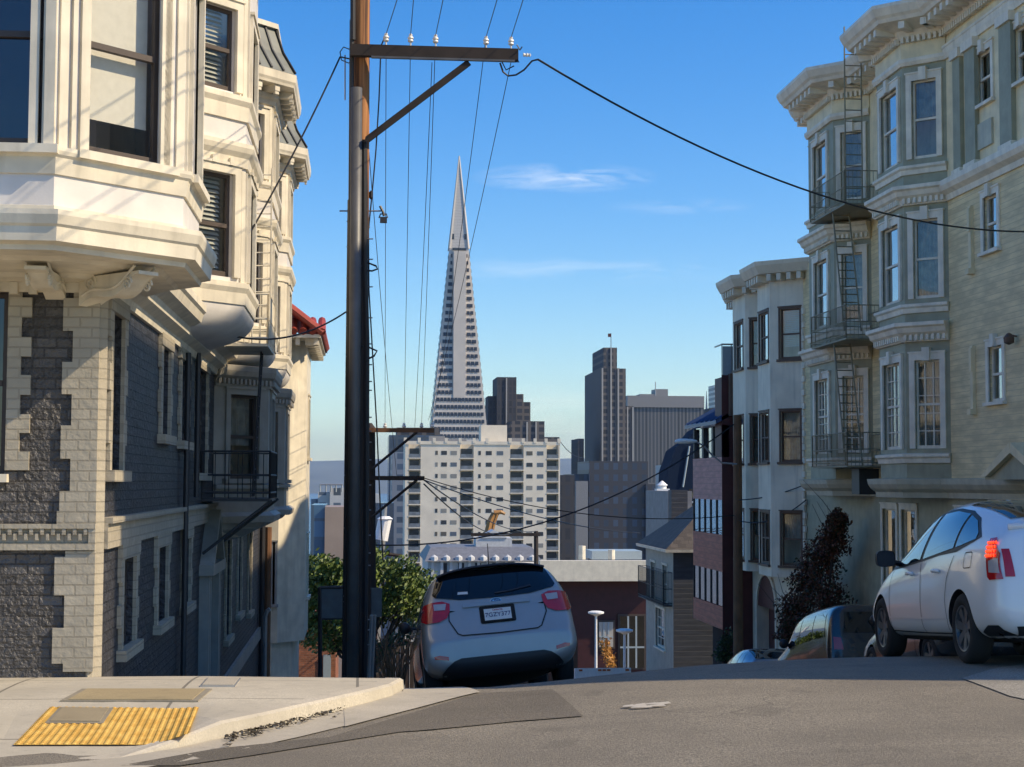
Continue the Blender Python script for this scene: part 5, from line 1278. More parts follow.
# ================================================================== POLES AND WIRES
YP = 23.0
mp = empty('utility_pole', (atY(354, 600, YP).x, YP, -3.4), 'tall weathered wooden utility pole with a long crossarm and grey conduits in front', 'utility pole')
def pp(px, py, Y=YP): return atY(px, py, Y)
ct, cb = pp(362.5, -60), pp(356, 690)
mb = MB(); n = 14; pts = [cb.lerp(ct, i/n) for i in range(n+1)]; mb.tube(pts, .155, 14, .115, caps=True); M['polewood'] = None
def polemat():
    m, nt, b = newmat('pole_wood_creosote'); g = coords(nt); sp = N(nt, 'ShaderNodeSeparateXYZ'); nt.links.new(g, sp.inputs[0])
    n1 = tex(nt, 'noise', 1.2, coords(nt, scale=(14, 14, .5)), Detail=8.); n2 = tex(nt, 'noise', 1.5, g, Detail=5.)
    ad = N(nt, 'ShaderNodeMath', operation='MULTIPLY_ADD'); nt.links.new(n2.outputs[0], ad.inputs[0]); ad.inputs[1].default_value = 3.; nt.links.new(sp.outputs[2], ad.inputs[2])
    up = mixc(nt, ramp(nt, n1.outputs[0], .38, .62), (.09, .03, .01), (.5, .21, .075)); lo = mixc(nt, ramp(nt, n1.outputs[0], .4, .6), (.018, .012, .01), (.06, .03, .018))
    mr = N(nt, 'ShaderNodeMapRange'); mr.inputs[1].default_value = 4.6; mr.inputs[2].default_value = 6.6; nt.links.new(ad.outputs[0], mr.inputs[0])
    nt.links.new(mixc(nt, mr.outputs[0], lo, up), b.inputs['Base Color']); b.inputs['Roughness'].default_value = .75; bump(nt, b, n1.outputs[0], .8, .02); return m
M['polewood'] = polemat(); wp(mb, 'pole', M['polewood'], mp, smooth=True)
mb = MB(); a, b = pp(352.5, 690, YP-.2), pp(356.5, 88, YP-.17); mb.tube([a, a.lerp(b, .5), b], .085, 12); wp(mb, 'conduit', M['conduit'], mp, smooth=True)
mb = MB(); a, b = pp(345, 690, YP-.05), pp(351, 200, YP-.05); mb.tube([a, b], .05, 8); a, b = pp(347.5, 690, YP-.12), pp(352, 20, YP-.12); mb.tube([a, b], .035, 8); a, b = pp(353, 40, YP-.14), pp(353, -60, YP-.14); mb.tube([a, b], .04, 8); wp(mb, 'riser_pipe', M['blackiron'], mp)
mb = MB(); a = pp(364, 690, YP-.1); mb.tube([a, pp(366, 500, YP-.1), pp(366.5, 340, YP-.1), pp(364.5, 260, YP-.1), pp(364, 140, YP-.12)], .045, 7); wp(mb, 'cable_bundle', M['cable'], mp)
for py in (268, 352):
    mb = MB(); q = [(360, py-1), (366, py-6), (376, py-2), (377.5, py+1), (372, py+3), (352, py+1)] if py < 300 else [(361, py-6), (368, py-5), (377, py-1), (374, py+4), (366, py+8)]
    mb.tube([pp(x, y, YP-.15+.1*(i % 2)) for i, (x, y) in enumerate(q)], .014, 5); wp(mb, 'cable_guard', M['blackiron'], mp)
r = random.Random(4); mb = MB()
for i in range(34):
    y = 230+i*13+r.uniform(-4, 4); x = 354+.0*i; s = r.choice((-1, 1)); p = cb.lerp(ct, (690-y)/750); mb.tube([p+Vector((0, -.05, 0)), p+Vector((s*.19, -.08, 0))], .009, 4)
for (x0, x1, y) in ((339.5, 350, 211), (366, 381, 211), (364, 370, 227)): mb.tube([pp(x0, y), pp(x1, y)], .012, 5)
mb.tube([pp(345, 55), pp(345, 100)], .01, 4); wp(mb, 'bolts', M['galv'], mp)
mb = MB(); mb.tube([pp(380, 206), pp(383, 212), pp(384, 216)], .02, 5); q = pp(383.5, 220); mb.box(q.x-.05, q.x+.05, YP-.04, YP+.04, q.z-.04, q.z+.04); mb.tube([pp(379, 218), pp(380.5, 214), pp(386.5, 214), pp(387.5, 218)], .01, 4); wp(mb, 'span_clamp', M['blackiron'], mp)
# crossarm
A0, A1 = pp(350.5, 54.5), pp(516.5, 55); YA = YP-.24
mb = MB(); mb.box(A0.x, A1.x, YA-.05, YA+.07, A0.z-.085, A0.z+.08); arm = wp(mb, 'crossarm', M['creosote'], mp)
mb = MB(); mb.box(A0.x+.3, A1.x-.05, YA-.055, YA+.0, A0.z-.115, A0.z-.087); wp(mb, 'arm_strap', M['conduit'], mp, arm)
mb = MB(); a, b = pp(367.5, 139, YA-.03), pp(469, 62, YA-.03); dd = (b-a); nn = Vector((-dd.z, 0, dd.x)).normalized()*.045; yv = Vector((0, .06, 0))
mb.hexa([a-nn, b-nn, b-nn+yv, a-nn+yv, a+nn, b+nn, b+nn+yv, a+nn+yv]); mb.add([a-nn, a+nn, a-dd.normalized()*.06], [(0, 1, 2)]); wp(mb, 'arm_brace', M['creosote'], mp)
INS = []
for px in (386, 410.5, 435.5, 486, 511):
    q = pp(px, 50, YA); o_ = MB(); z = A0.z+.08
    o_.lathe([(.012, 0), (.012, .06), (.03, .06), (.042, .075), (.036, .095), (.028, .1), (.045, .115), (.04, .135), (.022, .15), (.028, .165), (.02, .18), (.001, .185)], (q.x, YA, z), seg=14); wp(o_, 'insulator', M['porcelain'], mp); INS.append(Vector((q.x, YA, z+.17)))
mb = MB(); e = pp(522, 47, YA-.1); mb.tube([(A1.x-.02, YA, A0.z+.15), pp(520, 50, YA), e], .01, 5)
wp(mb, 'strain_wire', M['cable'], mp)
mb = MB(); q = pp(527, 55, YA-.05); mb.lathe([(.001, -.06), (.03, -.05), (.018, -.02), (.032, 0), (.018, .02), (.03, .045), (.001, .06)], q, 'X', 10); wp(mb, 'strain_insulator', M['porcelain'], mp)
for px in (340.5, ):
    mb = MB(); mb.tube([pp(px+11, 50), pp(px+3, 47), pp(px-.5, 52), pp(px+1, 60), pp(px+8, 63), pp(px+12, 61)], .009, 5); mb.tube([pp(px+10, 59), pp(px+1, 57)], .012, 5); wp(mb, 'cable_loop', M['cable'], mp)
mb = MB(); mb.tube([pp(500, 63, YA), pp(503, 72, YA), pp(508, 76, YA), pp(516, 75, YA), pp(524, 70, YA), pp(532, 61, YA), pp(538, 59.5, YA)], .014, 5); mb.tube([pp(502, 62, YA), pp(506, 70, YA), pp(514, 66, YA)], .01, 5); mb.tube([pp(516, 57, YA), pp(519, 62, YA), pp(512, 62, YA)], .01, 5); wp(mb, 'drop_loop', M['cable'], mp)
# second pole
Y2 = 45.
p2_ = empty('utility_pole', (atY(369, 600, Y2).x, Y2, -7.1), 'second dark utility pole down the hill with two short crossarms on its right side', 'utility pole')
mb = MB(); mb.tube([pp(371, 700, Y2)-Vector((0, 0, 1)), pp(370.5, 428, Y2)], .17, 10, .14); mb.tube([pp(370, 428, Y2), pp(370, 423, Y2)], .16, 8, .05); wp(mb, 'pole', M['creosote'], p2_)
INS2 = []
for py, x1 in ((430, 434), (478, 424.5)):
    a, b = pp(364, py, Y2-.2), pp(x1, py, Y2-.2); mb = MB(); mb.box(a.x, b.x, Y2-.26, Y2-.15, a.z-.06, a.z+.06); wp(mb, 'crossarm', M['wood'] if py == 430 else M['creosote'], p2_)
    x2 = 417 if py == 430 else 417; mb = MB(); mb.tube([pp(372, py+39, Y2-.22), pp(x2, py+2, Y2-.22)], .04, 5); wp(mb, 'arm_brace', M['creosote'], p2_)
for px in (385, 404, 421.5, 432):
    q = pp(px, 428, Y2-.2); mb = MB(); mb.lathe([(.012, 0), (.05, .02), (.06, .06), (.035, .08), (.045, .12), (.001, .15)], q, seg=10); wp(mb, 'insulator', M['porcelain'], p2_); INS2.append(q+Vector((0, 0, .12)))
# third leaning pole with transformer can
Y3 = 72.
p3_ = empty('utility_pole', (atY(380, 600, Y3).x, Y3, -11.4), 'distant leaning pale utility pole carrying a white transformer can', 'utility pole')
mb = MB(); mb.tube([pp(376, 660, Y3), pp(385, 505, Y3)], .14, 8, .1); wp(mb, 'pole', M['galv'], p3_)
mb = MB(); a, b = pp(381, 540, Y3-.4), pp(385, 519, Y3-.4); mb.tube([a, b], .3, 12); mb.tube([b, b+Vector((0, 0, .12))], .36, 12, .2); wp(mb, 'transformer', M['lampwhite'], p3_)
mb = MB(); mb.tube([pp(373, 552, Y3-.2), pp(402, 556, Y3-.2)], .08, 5); wp(mb, 'crossarm', M['creosote'], p3_)
# T shaped pole behind the silver car
Y4 = 100.
p4_ = empty('utility_pole', (atY(536, 600, Y4).x, Y4, -16), 'dark T shaped utility pole standing above the silver car roof', 'utility pole')
mb = MB(); mb.tube([pp(537, 700, Y4), pp(536, 531, Y4)], .17, 8, .14); wp(mb, 'pole', M['creosote'], p4_)
mb = MB(); a, b = pp(471, 534.5, Y4), pp(540, 533, Y4); mb.box(a.x, b.x, Y4-.15, Y4, a.z-.1, a.z+.1); wp(mb, 'crossarm', M['creosote'], p4_)
# right hand pole with cobra head lamp
Y5 = 49.5
p5_ = empty('utility_pole', (atY(737.5, 600, Y5).x, Y5, -7.7), 'rusty brown utility pole on the right kerb in front of the red house', 'utility pole')
mb = MB(); mb.tube([pp(738.5, 690, Y5), pp(737.5, 415, Y5)], .16, 10, .13); wp(mb, 'pole', M['wood'], p5_)
sl_ = empty('street_light', pp(737, 465, Y5), 'white cobra head street light on a curved arm from the rusty brown pole', 'street light')
mb = MB(); mb.tube([pp(737, 464, Y5-.1), pp(722, 463, Y5-.1), pp(712, 455, Y5-.1), pp(704, 446, Y5-.1), pp(696, 441.5, Y5-.1)], .03, 6); wp(mb, 'arm', M['galv'], sl_)
a = pp(686, 441.5, Y5-.1); mb = MB(); vs = []; 
prof = [(-.36, .01), (-.33, .07), (-.2, .11), (0, .11), (.2, .09), (.34, .05), (.36, .01)]
for x, rr in prof:
    for k in range(10): an = k*math.pi/5; vs.append((a.x+x, a.y+rr*1.1*math.cos(an), a.z+.015*x+rr*.85*math.sin(an)*(.8 if math.sin(an) < 0 else 1)))
mb.add(vs, [(i*10+k, i*10+(k+1) % 10, (i+1)*10+(k+1) % 10, (i+1)*10+k) for i in range(len(prof)-1) for k in range(10)]); wp(mb, 'lamp_head', M['lampwhite'], sl_, smooth=True)
def wire(a, b, sag, rad, label, group='overhead wires', n=26, mat='cable'):
    a, b = Vector(a), Vector(b); pts = []
    for i in range(n+1): t = i/n; p = a.lerp(b, t); p.z -= sag*4*t*(1-t); pts.append(p)
    mb = MB(); mb.tube(pts, rad, 5); o = mb.build('overhead_wire', M[mat]); tag(o, label, 'wire', group); return o
rw = .006
nm = ['leftmost', 'second', 'middle', 'fourth', 'rightmost']
tops = [397, 413.5, 443, 497, 523]
for i, q in enumerate(INS):
    d0 = pp(tops[i], 0, 1.0)  # direction of the wire's upper point
    e = atY(tops[i], 0, 20.2); dirv = (e-q); fa = q+dirv*((q.y+14)/(q.y-e.y)); fa.z = min(fa.z, 9.5)
    s = .0
    wire(q, fa, s, rw, f'thin overhead wire rising out of the picture from the {nm[i]} crossarm insulator', n=12)
pairs = [(INS[0], INS2[0], .25), (INS[1], INS2[1], .25), (INS[2], INS2[2], .3), (INS[3], INS2[3], .35), (INS[4]-Vector((0, .05, .35)), INS2[3]+Vector((-.1, 0, .1)), .25), (INS[2]-Vector((.05, 0, .4)), INS2[1]+Vector((.3, 0, -.1)), .3), (pp(368, 140), pp(397, 478, Y2), .2)]
wl_ = ['leftmost', 'second', 'third', 'fourth', 'rightmost, slackest', 'doubled middle', 'wire nearest the pole, lowest']
for (a, b, s), w_ in zip(pairs, wl_): wire(a, b, s, rw, f'{w_} of the wires dropping from the tall pole to the second pole' if 'wire' not in w_ else 'thin wire beside the tall pole shaft running down to the lower crossarm')
# slack line hanging by the pole
mb = MB(); mb.tube([INS[0], pp(381, 46, YP-.1), pp(379, 100), pp(376, 150), pp(372, 195), pp(368.5, 230), pp(369, 290), pp(373, 360), pp(377, 430), pp(380, 500), pp(383, 560)], .011, 5); mb.lathe([(.001, -.07), (.03, -.04), (.03, .04), (.001, .07)], pp(371, 195), seg=8)
tag(mb.build('overhead_wire', M['cable']), 'slack dark cable hanging close along the right side of the tall pole', 'wire', 'overhead wires')
e = Vector((XR-.05, 30, 0)); e.z = zz(232, 30, 1040)
wire(pp(538, 59.5, YA), e, .62, .017, 'thick black service cable sweeping from the crossarm to the yellow house')
wire(pp(340, 57), (-2.05, 19.9, 1.95), .18, .013, 'black service cable falling from the tall pole to the corner house')
wire(pp(346, 312), (-2.05, 20.6, 2.0), .28, .013, 'short slack cable joining the pole to the corner house cornice')
wire(pp(372, 545, Y2), pp(737, 422, Y5), 1.05, .022, 'sagging cable crossing the street below the cobra head light')
wire(pp(424, 480, Y2), atY(640, 533, 66), .3, .018, 'thin wire from the lower crossarm toward the grey boarded house')
wire(pp(424, 480, Y2), pp(536, 531, Y4), .5, .022, 'left of the thin wires falling to the T shaped pole'); wire(pp(424, 484, Y2), pp(512, 533, Y4), .6, .022, 'right of the thin wires falling to the T shaped pole')
wire(pp(737, 500, Y5), atX(811, 482, 12.9), .12, .018, 'upper thin cable strung across the pale stucco house')
wire(pp(737, 520, Y5), atX(806, 500, 12.9), .3, .018, 'lower drooping cable strung across the pale stucco house')
wire(pp(424, 478, Y2), pp(737, 515, Y5), .5, .014, 'long level wire across the street over the grey boarded house roof')
wire(atY(560, 441, 880), atY(583, 458, 700), 2, .2, 'faint wire beside the stepped office tower')
# sign board on dark posts
sg = empty('sign_board', (atY(330, 600, 34).x, 34, -5), 'blank grey green board on a dark post left of the pole', 'sign')
mb = MB(); mb.tube([pp(320, 700, 34), pp(320, 587, 34)], .05, 6); mb.tube([pp(320, 588, 34), pp(346, 587, 34)], .04, 6); mb.tube([pp(320, 619, 34), pp(346, 618, 34)], .03, 6); wp(mb, 'post', M['blackiron'], sg)
a, b = pp(321, 618, 34), pp(346, 589, 34); M['board'] = paint('sign_face', (.1, .13, .14), var=.2, sc=4.); mb = MB(); mb.box(a.x, b.x, 33.97, 34.02, a.z, b.z); wp(mb, 'board', M['board'], sg)
s2 = empty('sign_board', (atY(378, 610, 36).x, 36, -5.4), 'small dark blue grey sign on a pole right of the second utility pole', 'sign')
a, b = pp(371, 617, 36), pp(382, 588, 36); mb = MB(); mb.box(a.x, b.x, 35.97, 36.02, a.z, b.z); wp(mb, 'board', M['board'], s2); mb = MB(); mb.tube([pp(371, 700, 36), pp(371, 588, 36)], .035, 6); wp(mb, 'post', M['blackiron'], s2)
rp = empty('hand_railing', (atY(372, 660, 28).x, 28, -4), 'pale twin pipe railing standing at the foot of the tall pole', 'railing')
mb = MB(); mb.tube([pp(368, 700, 28), pp(371.5, 615, 28)], .035, 6); mb.tube([pp(371, 700, 28), pp(375, 615, 28)], .03, 6); wp(mb, 'pipe', M['galv'], rp)
# standpipe against the dark wall
sp_ = empty('vent_pipe', (-2.0, 34.6, -6), 'thin pale bent pipe beside the tan downpipe of the corner house', 'pipe'); mb = MB(); q = YonX(267, -2.0); mb.tube([(-2.0, q, -8), (-2.0, q, -2.9), (-1.96, q, -2.78), (-1.9, q, -2.74)], .05, 6); wp(mb, 'pipe', M['galv'], sp_)
# ================================================================== CARS
def cgrid(tab, key, x):
    return lin([(t[0], t[key]) for t in tab], x)
def make_body(tab, wheels, wr, name, paintmat, lining, root, wheel_half):
    """tab rows: x, zbottom, wsill, wmid, zmid, wbelt, zbelt, wroof, zroof, ztop ; x from the tail forward"""
    rings = []
    for t in tab:
        x, zb, ws, wm, zm, wb, zbl, wr_, zr, zt = t
        half = [(0, zb), (ws*.7, zb), (ws, zb+.07), (wm, (zb+zm)/2+.03), (wm, zm), (wb, zbl), (wr_, zr), (wr_*.55, zt-.004), (0, zt)]
        rings.append([(x, y, z) for y, z in half]+[(x, -y, z) for y, z in reversed(half[1:-1])])
    n = len(rings[0]); bm = bmesh.new(); V = [[bm.verts.new(p) for p in r_] for r_ in rings]
    for i in range(len(rings)-1):
        for j in range(n): bm.faces.new((V[i][j], V[i][(j+1) % n], V[i+1][(j+1) % n], V[i+1][j]))
    for Rg in (V[0], V[-1]):
        for j in range(8):
            l0, l1 = Rg[j], Rg[j+1]; r0, r1 = Rg[(n-j) % n], Rg[(n-j-1) % n]
            vs = [];
            for q in (l0, l1, r1, r0):
                if q not in vs: vs.append(q)
            if len(vs) >= 3: bm.faces.new(vs)
    bmesh.ops.recalc_face_normals(bm, faces=bm.faces)
    me = bpy.data.meshes.new(name); bm.to_mesh(me); bm.free(); me.materials.append(paintmat); me.materials.append(lining)
    o = bpy.data.objects.new(name, me); COL.objects.link(o)
    sub = o.modifiers.new('s', 'SUBSURF'); sub.levels = 3; sub.render_levels = 3
    dg = bpy.context.evaluated_depsgraph_get(); ev = o.evaluated_get(dg); m0 = bpy.data.meshes.new_from_object(ev)
    bvh = BVHTree.FromPolygons([v.co.copy() for v in m0.vertices], [tuple(p.vertices) for p in m0.polygons])
    o.modifiers.clear(); o.data = m0
    cuts = []
    for wx in wheels:
        for s in (-1, 1):
            mb = MB(); y0, y1 = (s*(wheel_half-.30), s*(wheel_half+.4)); mb.lathe([(.001, y0), (wr, y0), (wr, y1), (.001, y1)], (wx, 0, .315), 'Y', 40); c = mb.build('cut', lining); cuts.append(c)
            b = o.modifiers.new('b', 'BOOLEAN'); b.object = c; b.operation = 'DIFFERENCE'; b.solver = 'EXACT'
    dg = bpy.context.evaluated_depsgraph_get(); dg.update(); ev = o.evaluated_get(dg); m1 = bpy.data.meshes.new_from_object(ev)
    o.modifiers.clear(); o.data = m1
    for c in cuts: bpy.data.objects.remove(c)
    if len(m1.materials) < 2: m1.materials.append(lining)
    for p in m1.polygons:
        p.use_smooth = True
        if p.center.z < .235 and p.normal.z < -.3: p.material_index = 1
        for wx in wheels:
            dd = math.hypot(p.center.x-wx, p.center.z-.315)
            if dd < wr+.004 and abs(p.center.y) < wheel_half+.02 and p.center.z > .1: 
                if abs(p.normal.y) < .5 and abs(dd-wr) < .02 or abs(p.normal.y) > .9 and abs(abs(p.center.y)-(wheel_half-.3)) < .01: p.material_index = 1; p.use_smooth = False
    m1.set_sharp_from_angle(angle=R(38)) if hasattr(m1, 'set_sharp_from_angle') else None
    o.parent = root; o.name = name
    return o, bvh
def decal(name, pts, axis, side, bvh, mat, root, off=.006, step=.05, parent=None, thick=0):
    """flat outline laid on the body: axis 'y' -> pts (x,z) seen from the side; 'x' -> (y,z) seen from tail(-1)/nose(+1); 'z' -> (x,y) from above"""
    bm = bmesh.new()
    if axis == 'y': vs = [bm.verts.new((a, 0, b)) for a, b in pts]; ax2 = [(0, (1, 0, 0)), (2, (0, 0, 1))]
    if axis == 'x': vs = [bm.verts.new((0, a, b)) for a, b in pts]; ax2 = [(1, (0, 1, 0)), (2, (0, 0, 1))]
    if axis == 'z': vs = [bm.verts.new((a, b, 0)) for a, b in pts]; ax2 = [(0, (1, 0, 0)), (1, (0, 1, 0))]
    bm.faces.new(vs)
    for k, no in ax2:
        lo, hi = min(v.co[k] for v in bm.verts), max(v.co[k] for v in bm.verts); c = lo+step
        while c < hi:
            co = [0, 0, 0]; co[k] = c; bmesh.ops.bisect_plane(bm, geom=bm.verts[:]+bm.edges[:]+bm.faces[:], plane_co=co, plane_no=no); c += step
    for v in bm.verts:
        if axis == 'y': o_ = Vector((v.co.x, side*3, v.co.z)); d_ = Vector((0, -side, 0))
        elif axis == 'x': o_ = Vector((-3 if side < 0 else 8, v.co.y, v.co.z)); d_ = Vector((1 if side < 0 else -1, 0, 0))
        else: o_ = Vector((v.co.x, v.co.y, 4)); d_ = Vector((0, 0, -1))
        loc, no, i, di = bvh.ray_cast(o_, d_)
        if loc is None or (axis == 'x' and abs(loc.x-(0 if side < 0 else 4.4)) > 1.4): loc, no, i, di = bvh.find_nearest(Vector((v.co.x if axis != 'x' else (.1 if side < 0 else 4.3), v.co.y if axis != 'y' else side*.85, v.co.z if axis != 'z' else 1.4)))
        if no.dot(d_) > 0: no = -no
        v.co = loc+no*off
    bmesh.ops.recalc_face_normals(bm, faces=bm.faces)
    me = bpy.data.meshes.new(name); bm.to_mesh(me); bm.free(); me.materials.append(mat)
    for p in me.polygons: p.use_smooth = True
    o = bpy.data.objects.new(name, me); COL.objects.link(o); o.parent = parent or root; return o
def line(pts, w):
    """closed outline of a thin strip following pts"""
    L, Rr = [], []
    for i, p in enumerate(pts):
        a = pts[max(0, i-1)]; b = pts[min(len(pts)-1, i+1)]; dx, dz = b[0]-a[0], b[1]-a[1]; l = math.hypot(dx, dz); L.append((p[0]-dz/l*w/2, p[1]+dx/l*w/2)); Rr.append((p[0]+dz/l*w/2, p[1]-dx/l*w/2))
    return L+Rr[::-1]
def rrect(x0, x1, z0, z1, r, n=4):
    out = []
    for cx, cz, a0 in ((x1-r, z1-r, 0), (x0+r, z1-r, 90), (x0+r, z0+r, 180), (x1-r, z0+r, 270)):
        for i in range(n+1): a = R(a0+90*i/n); out.append((cx+r*math.cos(a), cz+r*math.sin(a)))
    return out
def wheel(root, x, y, side, rad=.315, spokes=7, rimc='rim', wid=.2):
    mb = MB(); s = side; yo = y
    mb.lathe([(rad*.66, yo-s*wid), (rad*.93, yo-s*wid), (rad, yo-s*wid*.85), (rad, yo-s*wid*.15), (rad*.95, yo-s*.008), (rad*.82, yo+s*.004), (rad*.66, yo-s*.012)], (x, 0, rad), 'Y', 40, closed=True)
    o = mb.build('wheel', M['tyre'], root, smooth=True)
    mb = MB(); ri = rad*.66; mb.lathe([(ri, yo-s*.15), (ri, yo-s*.008), (ri*.93, yo-s*.012), (ri*.9, yo-s*.045)], (x, 0, rad), 'Y', 36)
    mb.lathe([(.001, yo-s*.03), (ri*.2, yo-s*.03), (ri*.24, yo-s*.05)], (x, 0, rad), 'Y', 20)
    for k in range(spokes):
        a = 2*math.pi*k/spokes+.2; c, sn = math.cos(a), math.sin(a); w0, w1 = .028, .045
        P_ = lambda rr, t, yy: (x+rr*c-t*sn, yy, rad+rr*sn+t*c)
        mb.hexa([P_(ri*.18, -w0, yo-s*.07), P_(ri*.18, w0, yo-s*.07), P_(ri*.95, w1, yo-s*.06), P_(ri*.95, -w1, yo-s*.06), P_(ri*.18, -w0, yo-s*.035), P_(ri*.18, w0, yo-s*.035), P_(ri*.95, w1, yo-s*.018), P_(ri*.95, -w1, yo-s*.018)])
    mb.build('rim', M[rimc], root).parent = o
    mb = MB(); mb.lathe([(.001, yo-s*.14), (ri*1.02, yo-s*.14)], (x, 0, rad), 'Y', 30); mb.build('brake_disc', M['blackiron'], root).parent = o
    return o
def carpaint(name, c, metal=.0, rough=.3, dust=.25):
    m, nt, b = newmat(name); v = coords(nt); n1 = tex(nt, 'noise', 2.2, v, Detail=7., Roughness=.6); n2 = tex(nt, 'noise', 180., v, Detail=2.)
    col = mixc(nt, ramp(nt, n1.outputs[0], .45, .75, (0, 0, 0), (dust, )*3), c, (.22, .2, .17)); nt.links.new(col, b.inputs['Base Color']); b.inputs['Metallic'].default_value = metal; b.inputs['Roughness'].default_value = rough
    b.inputs['Coat Weight'].default_value = .9; b.inputs['Coat Roughness'].default_value = .06; bump(nt, b, n2.outputs[0], .04, .001); return m
M['tyre'] = simple('tyre_rubber', (.02, .02, .02), .85); M['rim'] = simple('alloy_rim', (.2, .2, .2), .35, .7); M['plastic'] = simple('black_plastic', (.018, .018, .02), .5)
M['silverpaint'] = carpaint('silver_paint', (.36, .35, .335), .3, .34); M['whitepaint'] = carpaint('white_paint', (.80, .795, .78), .0, .3, .04); M['darkpaint'] = carpaint('black_paint', (.012, .012, .016), 0, .25); M['bluepaint'] = carpaint('light_blue_paint', (.12, .22, .34), .3)
M['carglass'] = simple('car_glass', (.006, .007, .008), .03, 0, .6); M['seam'] = simple('panel_gap', (.01, .01, .01), .8)
M['carwin'] = glass('car_side_glass', (.08, .085, .085), .1, .01, .0)
M['redlens'] = simple('red_lens', (.55, .008, .01), .15, coat=1.); M['clearlens'] = simple('clear_lens', (.42, .38, .38), .15, coat=1.); M['brakeglow'] = simple('brake_light', (1., .07, .03), .3, emit=1.1); M['chrome'] = simple('chrome', (.6, .6, .6), .12, 1.)
M['platewhite'] = simple('plate_white', (.62, .62, .6), .4); M['plateink'] = simple('plate_ink', (.03, .04, .12), .5); M['emblemblue'] = simple('emblem_blue', (.015, .04, .14), .2, coat=1)
def place(root, xc, y0, L, fwheel, rwheel, half=.75, toe=0):
    """set a car (tail at y0) on the slope"""
    P_ = lambda x, y: Vector((x, y, gz(x, y)))
    rl, rr_ = P_(xc-half, y0+rwheel), P_(xc+half, y0+rwheel); fl, fr_ = P_(xc-half+toe, y0+fwheel), P_(xc+half+toe, y0+fwheel)
    f = ((fl+fr_)/2-(rl+rr_)/2).normalized(); lft = ((fl+rl)/2-(fr_+rr_)/2); up = f.cross(lft).normalized(); lft = up.cross(f).normalized()
    org = (rl+rr_)/2-f*rwheel
    root.matrix_world = Matrix(((f.x, lft.x, up.x, org.x), (f.y, lft.y, up.y, org.y), (f.z, lft.z, up.z, org.z), (0, 0, 0, 1)))
def text_mesh(s, size, mat, root, mtx, name, extrude=.002):
    cu = bpy.data.curves.new(name, 'FONT'); cu.body = s; cu.size = size; cu.align_x = 'CENTER'; cu.align_y = 'CENTER'; cu.extrude = extrude
    t = bpy.data.objects.new(name, cu); COL.objects.link(t); dg = bpy.context.evaluated_depsgraph_get(); me = bpy.data.meshes.new_from_object(t.evaluated_get(dg)); bpy.data.objects.remove(t)
    me.materials.clear(); me.materials.append(mat); me.transform(mtx); o = bpy.data.objects.new(name, me); COL.objects.link(o); o.parent = root; return o
# ---------------- silver hatchback
#   x    zb   ws   wm   zm   wb   zbl  wr   zr   zt
T1 = [(0.00, .34, .66, .72, .52, .70, .57, .58, .60, .61),
      (0.02, .28, .73, .82, .52, .80, .61, .70, .64, .65),
      (0.08, .24, .77, .86, .54, .84, .69, .76, .73, .74),
      (0.15, .22, .78, .855, .56, .835, .80, .765, .90, .92),
      (0.22, .20, .80, .865, .58, .845, .92, .78, 1.08, 1.11),
      (0.36, .19, .81, .87, .60, .85, .97, .745, 1.25, 1.27),
      (0.50, .18, .82, .87, .60, .85, .98, .70, 1.40, 1.43),
      (0.62, .18, .82, .87, .60, .85, .98, .69, 1.42, 1.455),
      (1.1, .18, .83, .87, .60, .855, .96, .69, 1.43, 1.468),
      (1.8, .18, .83, .87, .60, .86, .94, .69, 1.43, 1.468),
      (2.3, .18, .83, .87, .60, .86, .93, .65, 1.40, 1.45),
      (2.75, .18, .83, .87, .60, .86, .93, .64, 1.24, 1.29),
      (3.2, .18, .83, .87, .60, .85, .92, .66, 1.0, 1.05),
      (3.6, .18, .82, .87, .58, .82, .84, .66, .90, .95),
      (4.05, .2, .78, .84, .55, .77, .72, .6, .78, .82),
      (4.3, .24, .68, .76, .5, .68, .62, .5, .66, .69),
      (4.4, .32, .5, .58, .5, .54, .56, .42, .58, .59)]
hb = empty('parked_car', (1.5, 18.3, -2), 'silver hatchback parked nose down at the left kerb just over the crest', 'car')
body, bvh = make_body(T1, (.88, 3.52), .365, 'body', M['silverpaint'], M['plastic'], hb, .87)
rear = -1
gl = [(-.67, 1.115), (-.70, 1.15), (-.63, 1.34), (-.57, 1.40), (-.3, 1.415), (.3, 1.415), (.57, 1.40), (.63, 1.34), (.70, 1.15), (.67, 1.115), (.4, 1.065), (0, 1.055), (-.4, 1.065)]
decal('rear_window', gl, 'x', rear, bvh, M['carglass'], hb, .008)
for s in (-1, 1):
    tl = [(s*.52, 1.03), (s*.60, 1.065), (s*.72, 1.06), (s*.80, 1.04), (s*.835, .96), (s*.84, .86), (s*.80, .825), (s*.66, .83), (s*.57, .87), (s*.53, .94)]
    t = decal('tail_light', tl, 'x', rear, bvh, M['redlens'], hb, .014, .03)
    decal('clear_lens', [(s*.56, 1.03), (s*.70, 1.035), (s*.70, .965), (s*.58, .96)], 'x', rear, bvh, M['clearlens'], hb, .02, .03, t)
    decal('tail_light_side', [(.12, .88), (.16, .86), (.33, .93), (.42, 1.02), (.36, 1.035), (.2, 1.02)], 'y', s, bvh, M['redlens'], hb, .01, .04, t)
    decal('reflector', [(s*.60, .40), (s*.75, .425), (s*.76, .455), (s*.70, .465), (s*.60, .44)], 'x', rear, bvh, M['redlens'], hb, .008, .03)
lw = [(-.66, .46), (-.52, .475), (.52, .475), (.66, .46), (.74, .34), (.8, .25), (.7, .2), (-.7, .2), (-.8, .25), (-.74, .34)]
lw = [(-.54, .385), (-.46, .41), (.46, .41), (.54, .385), (.62, .33), (.68, .27), (.66, .22), (-.66, .22), (-.68, .27), (-.62, .33)]
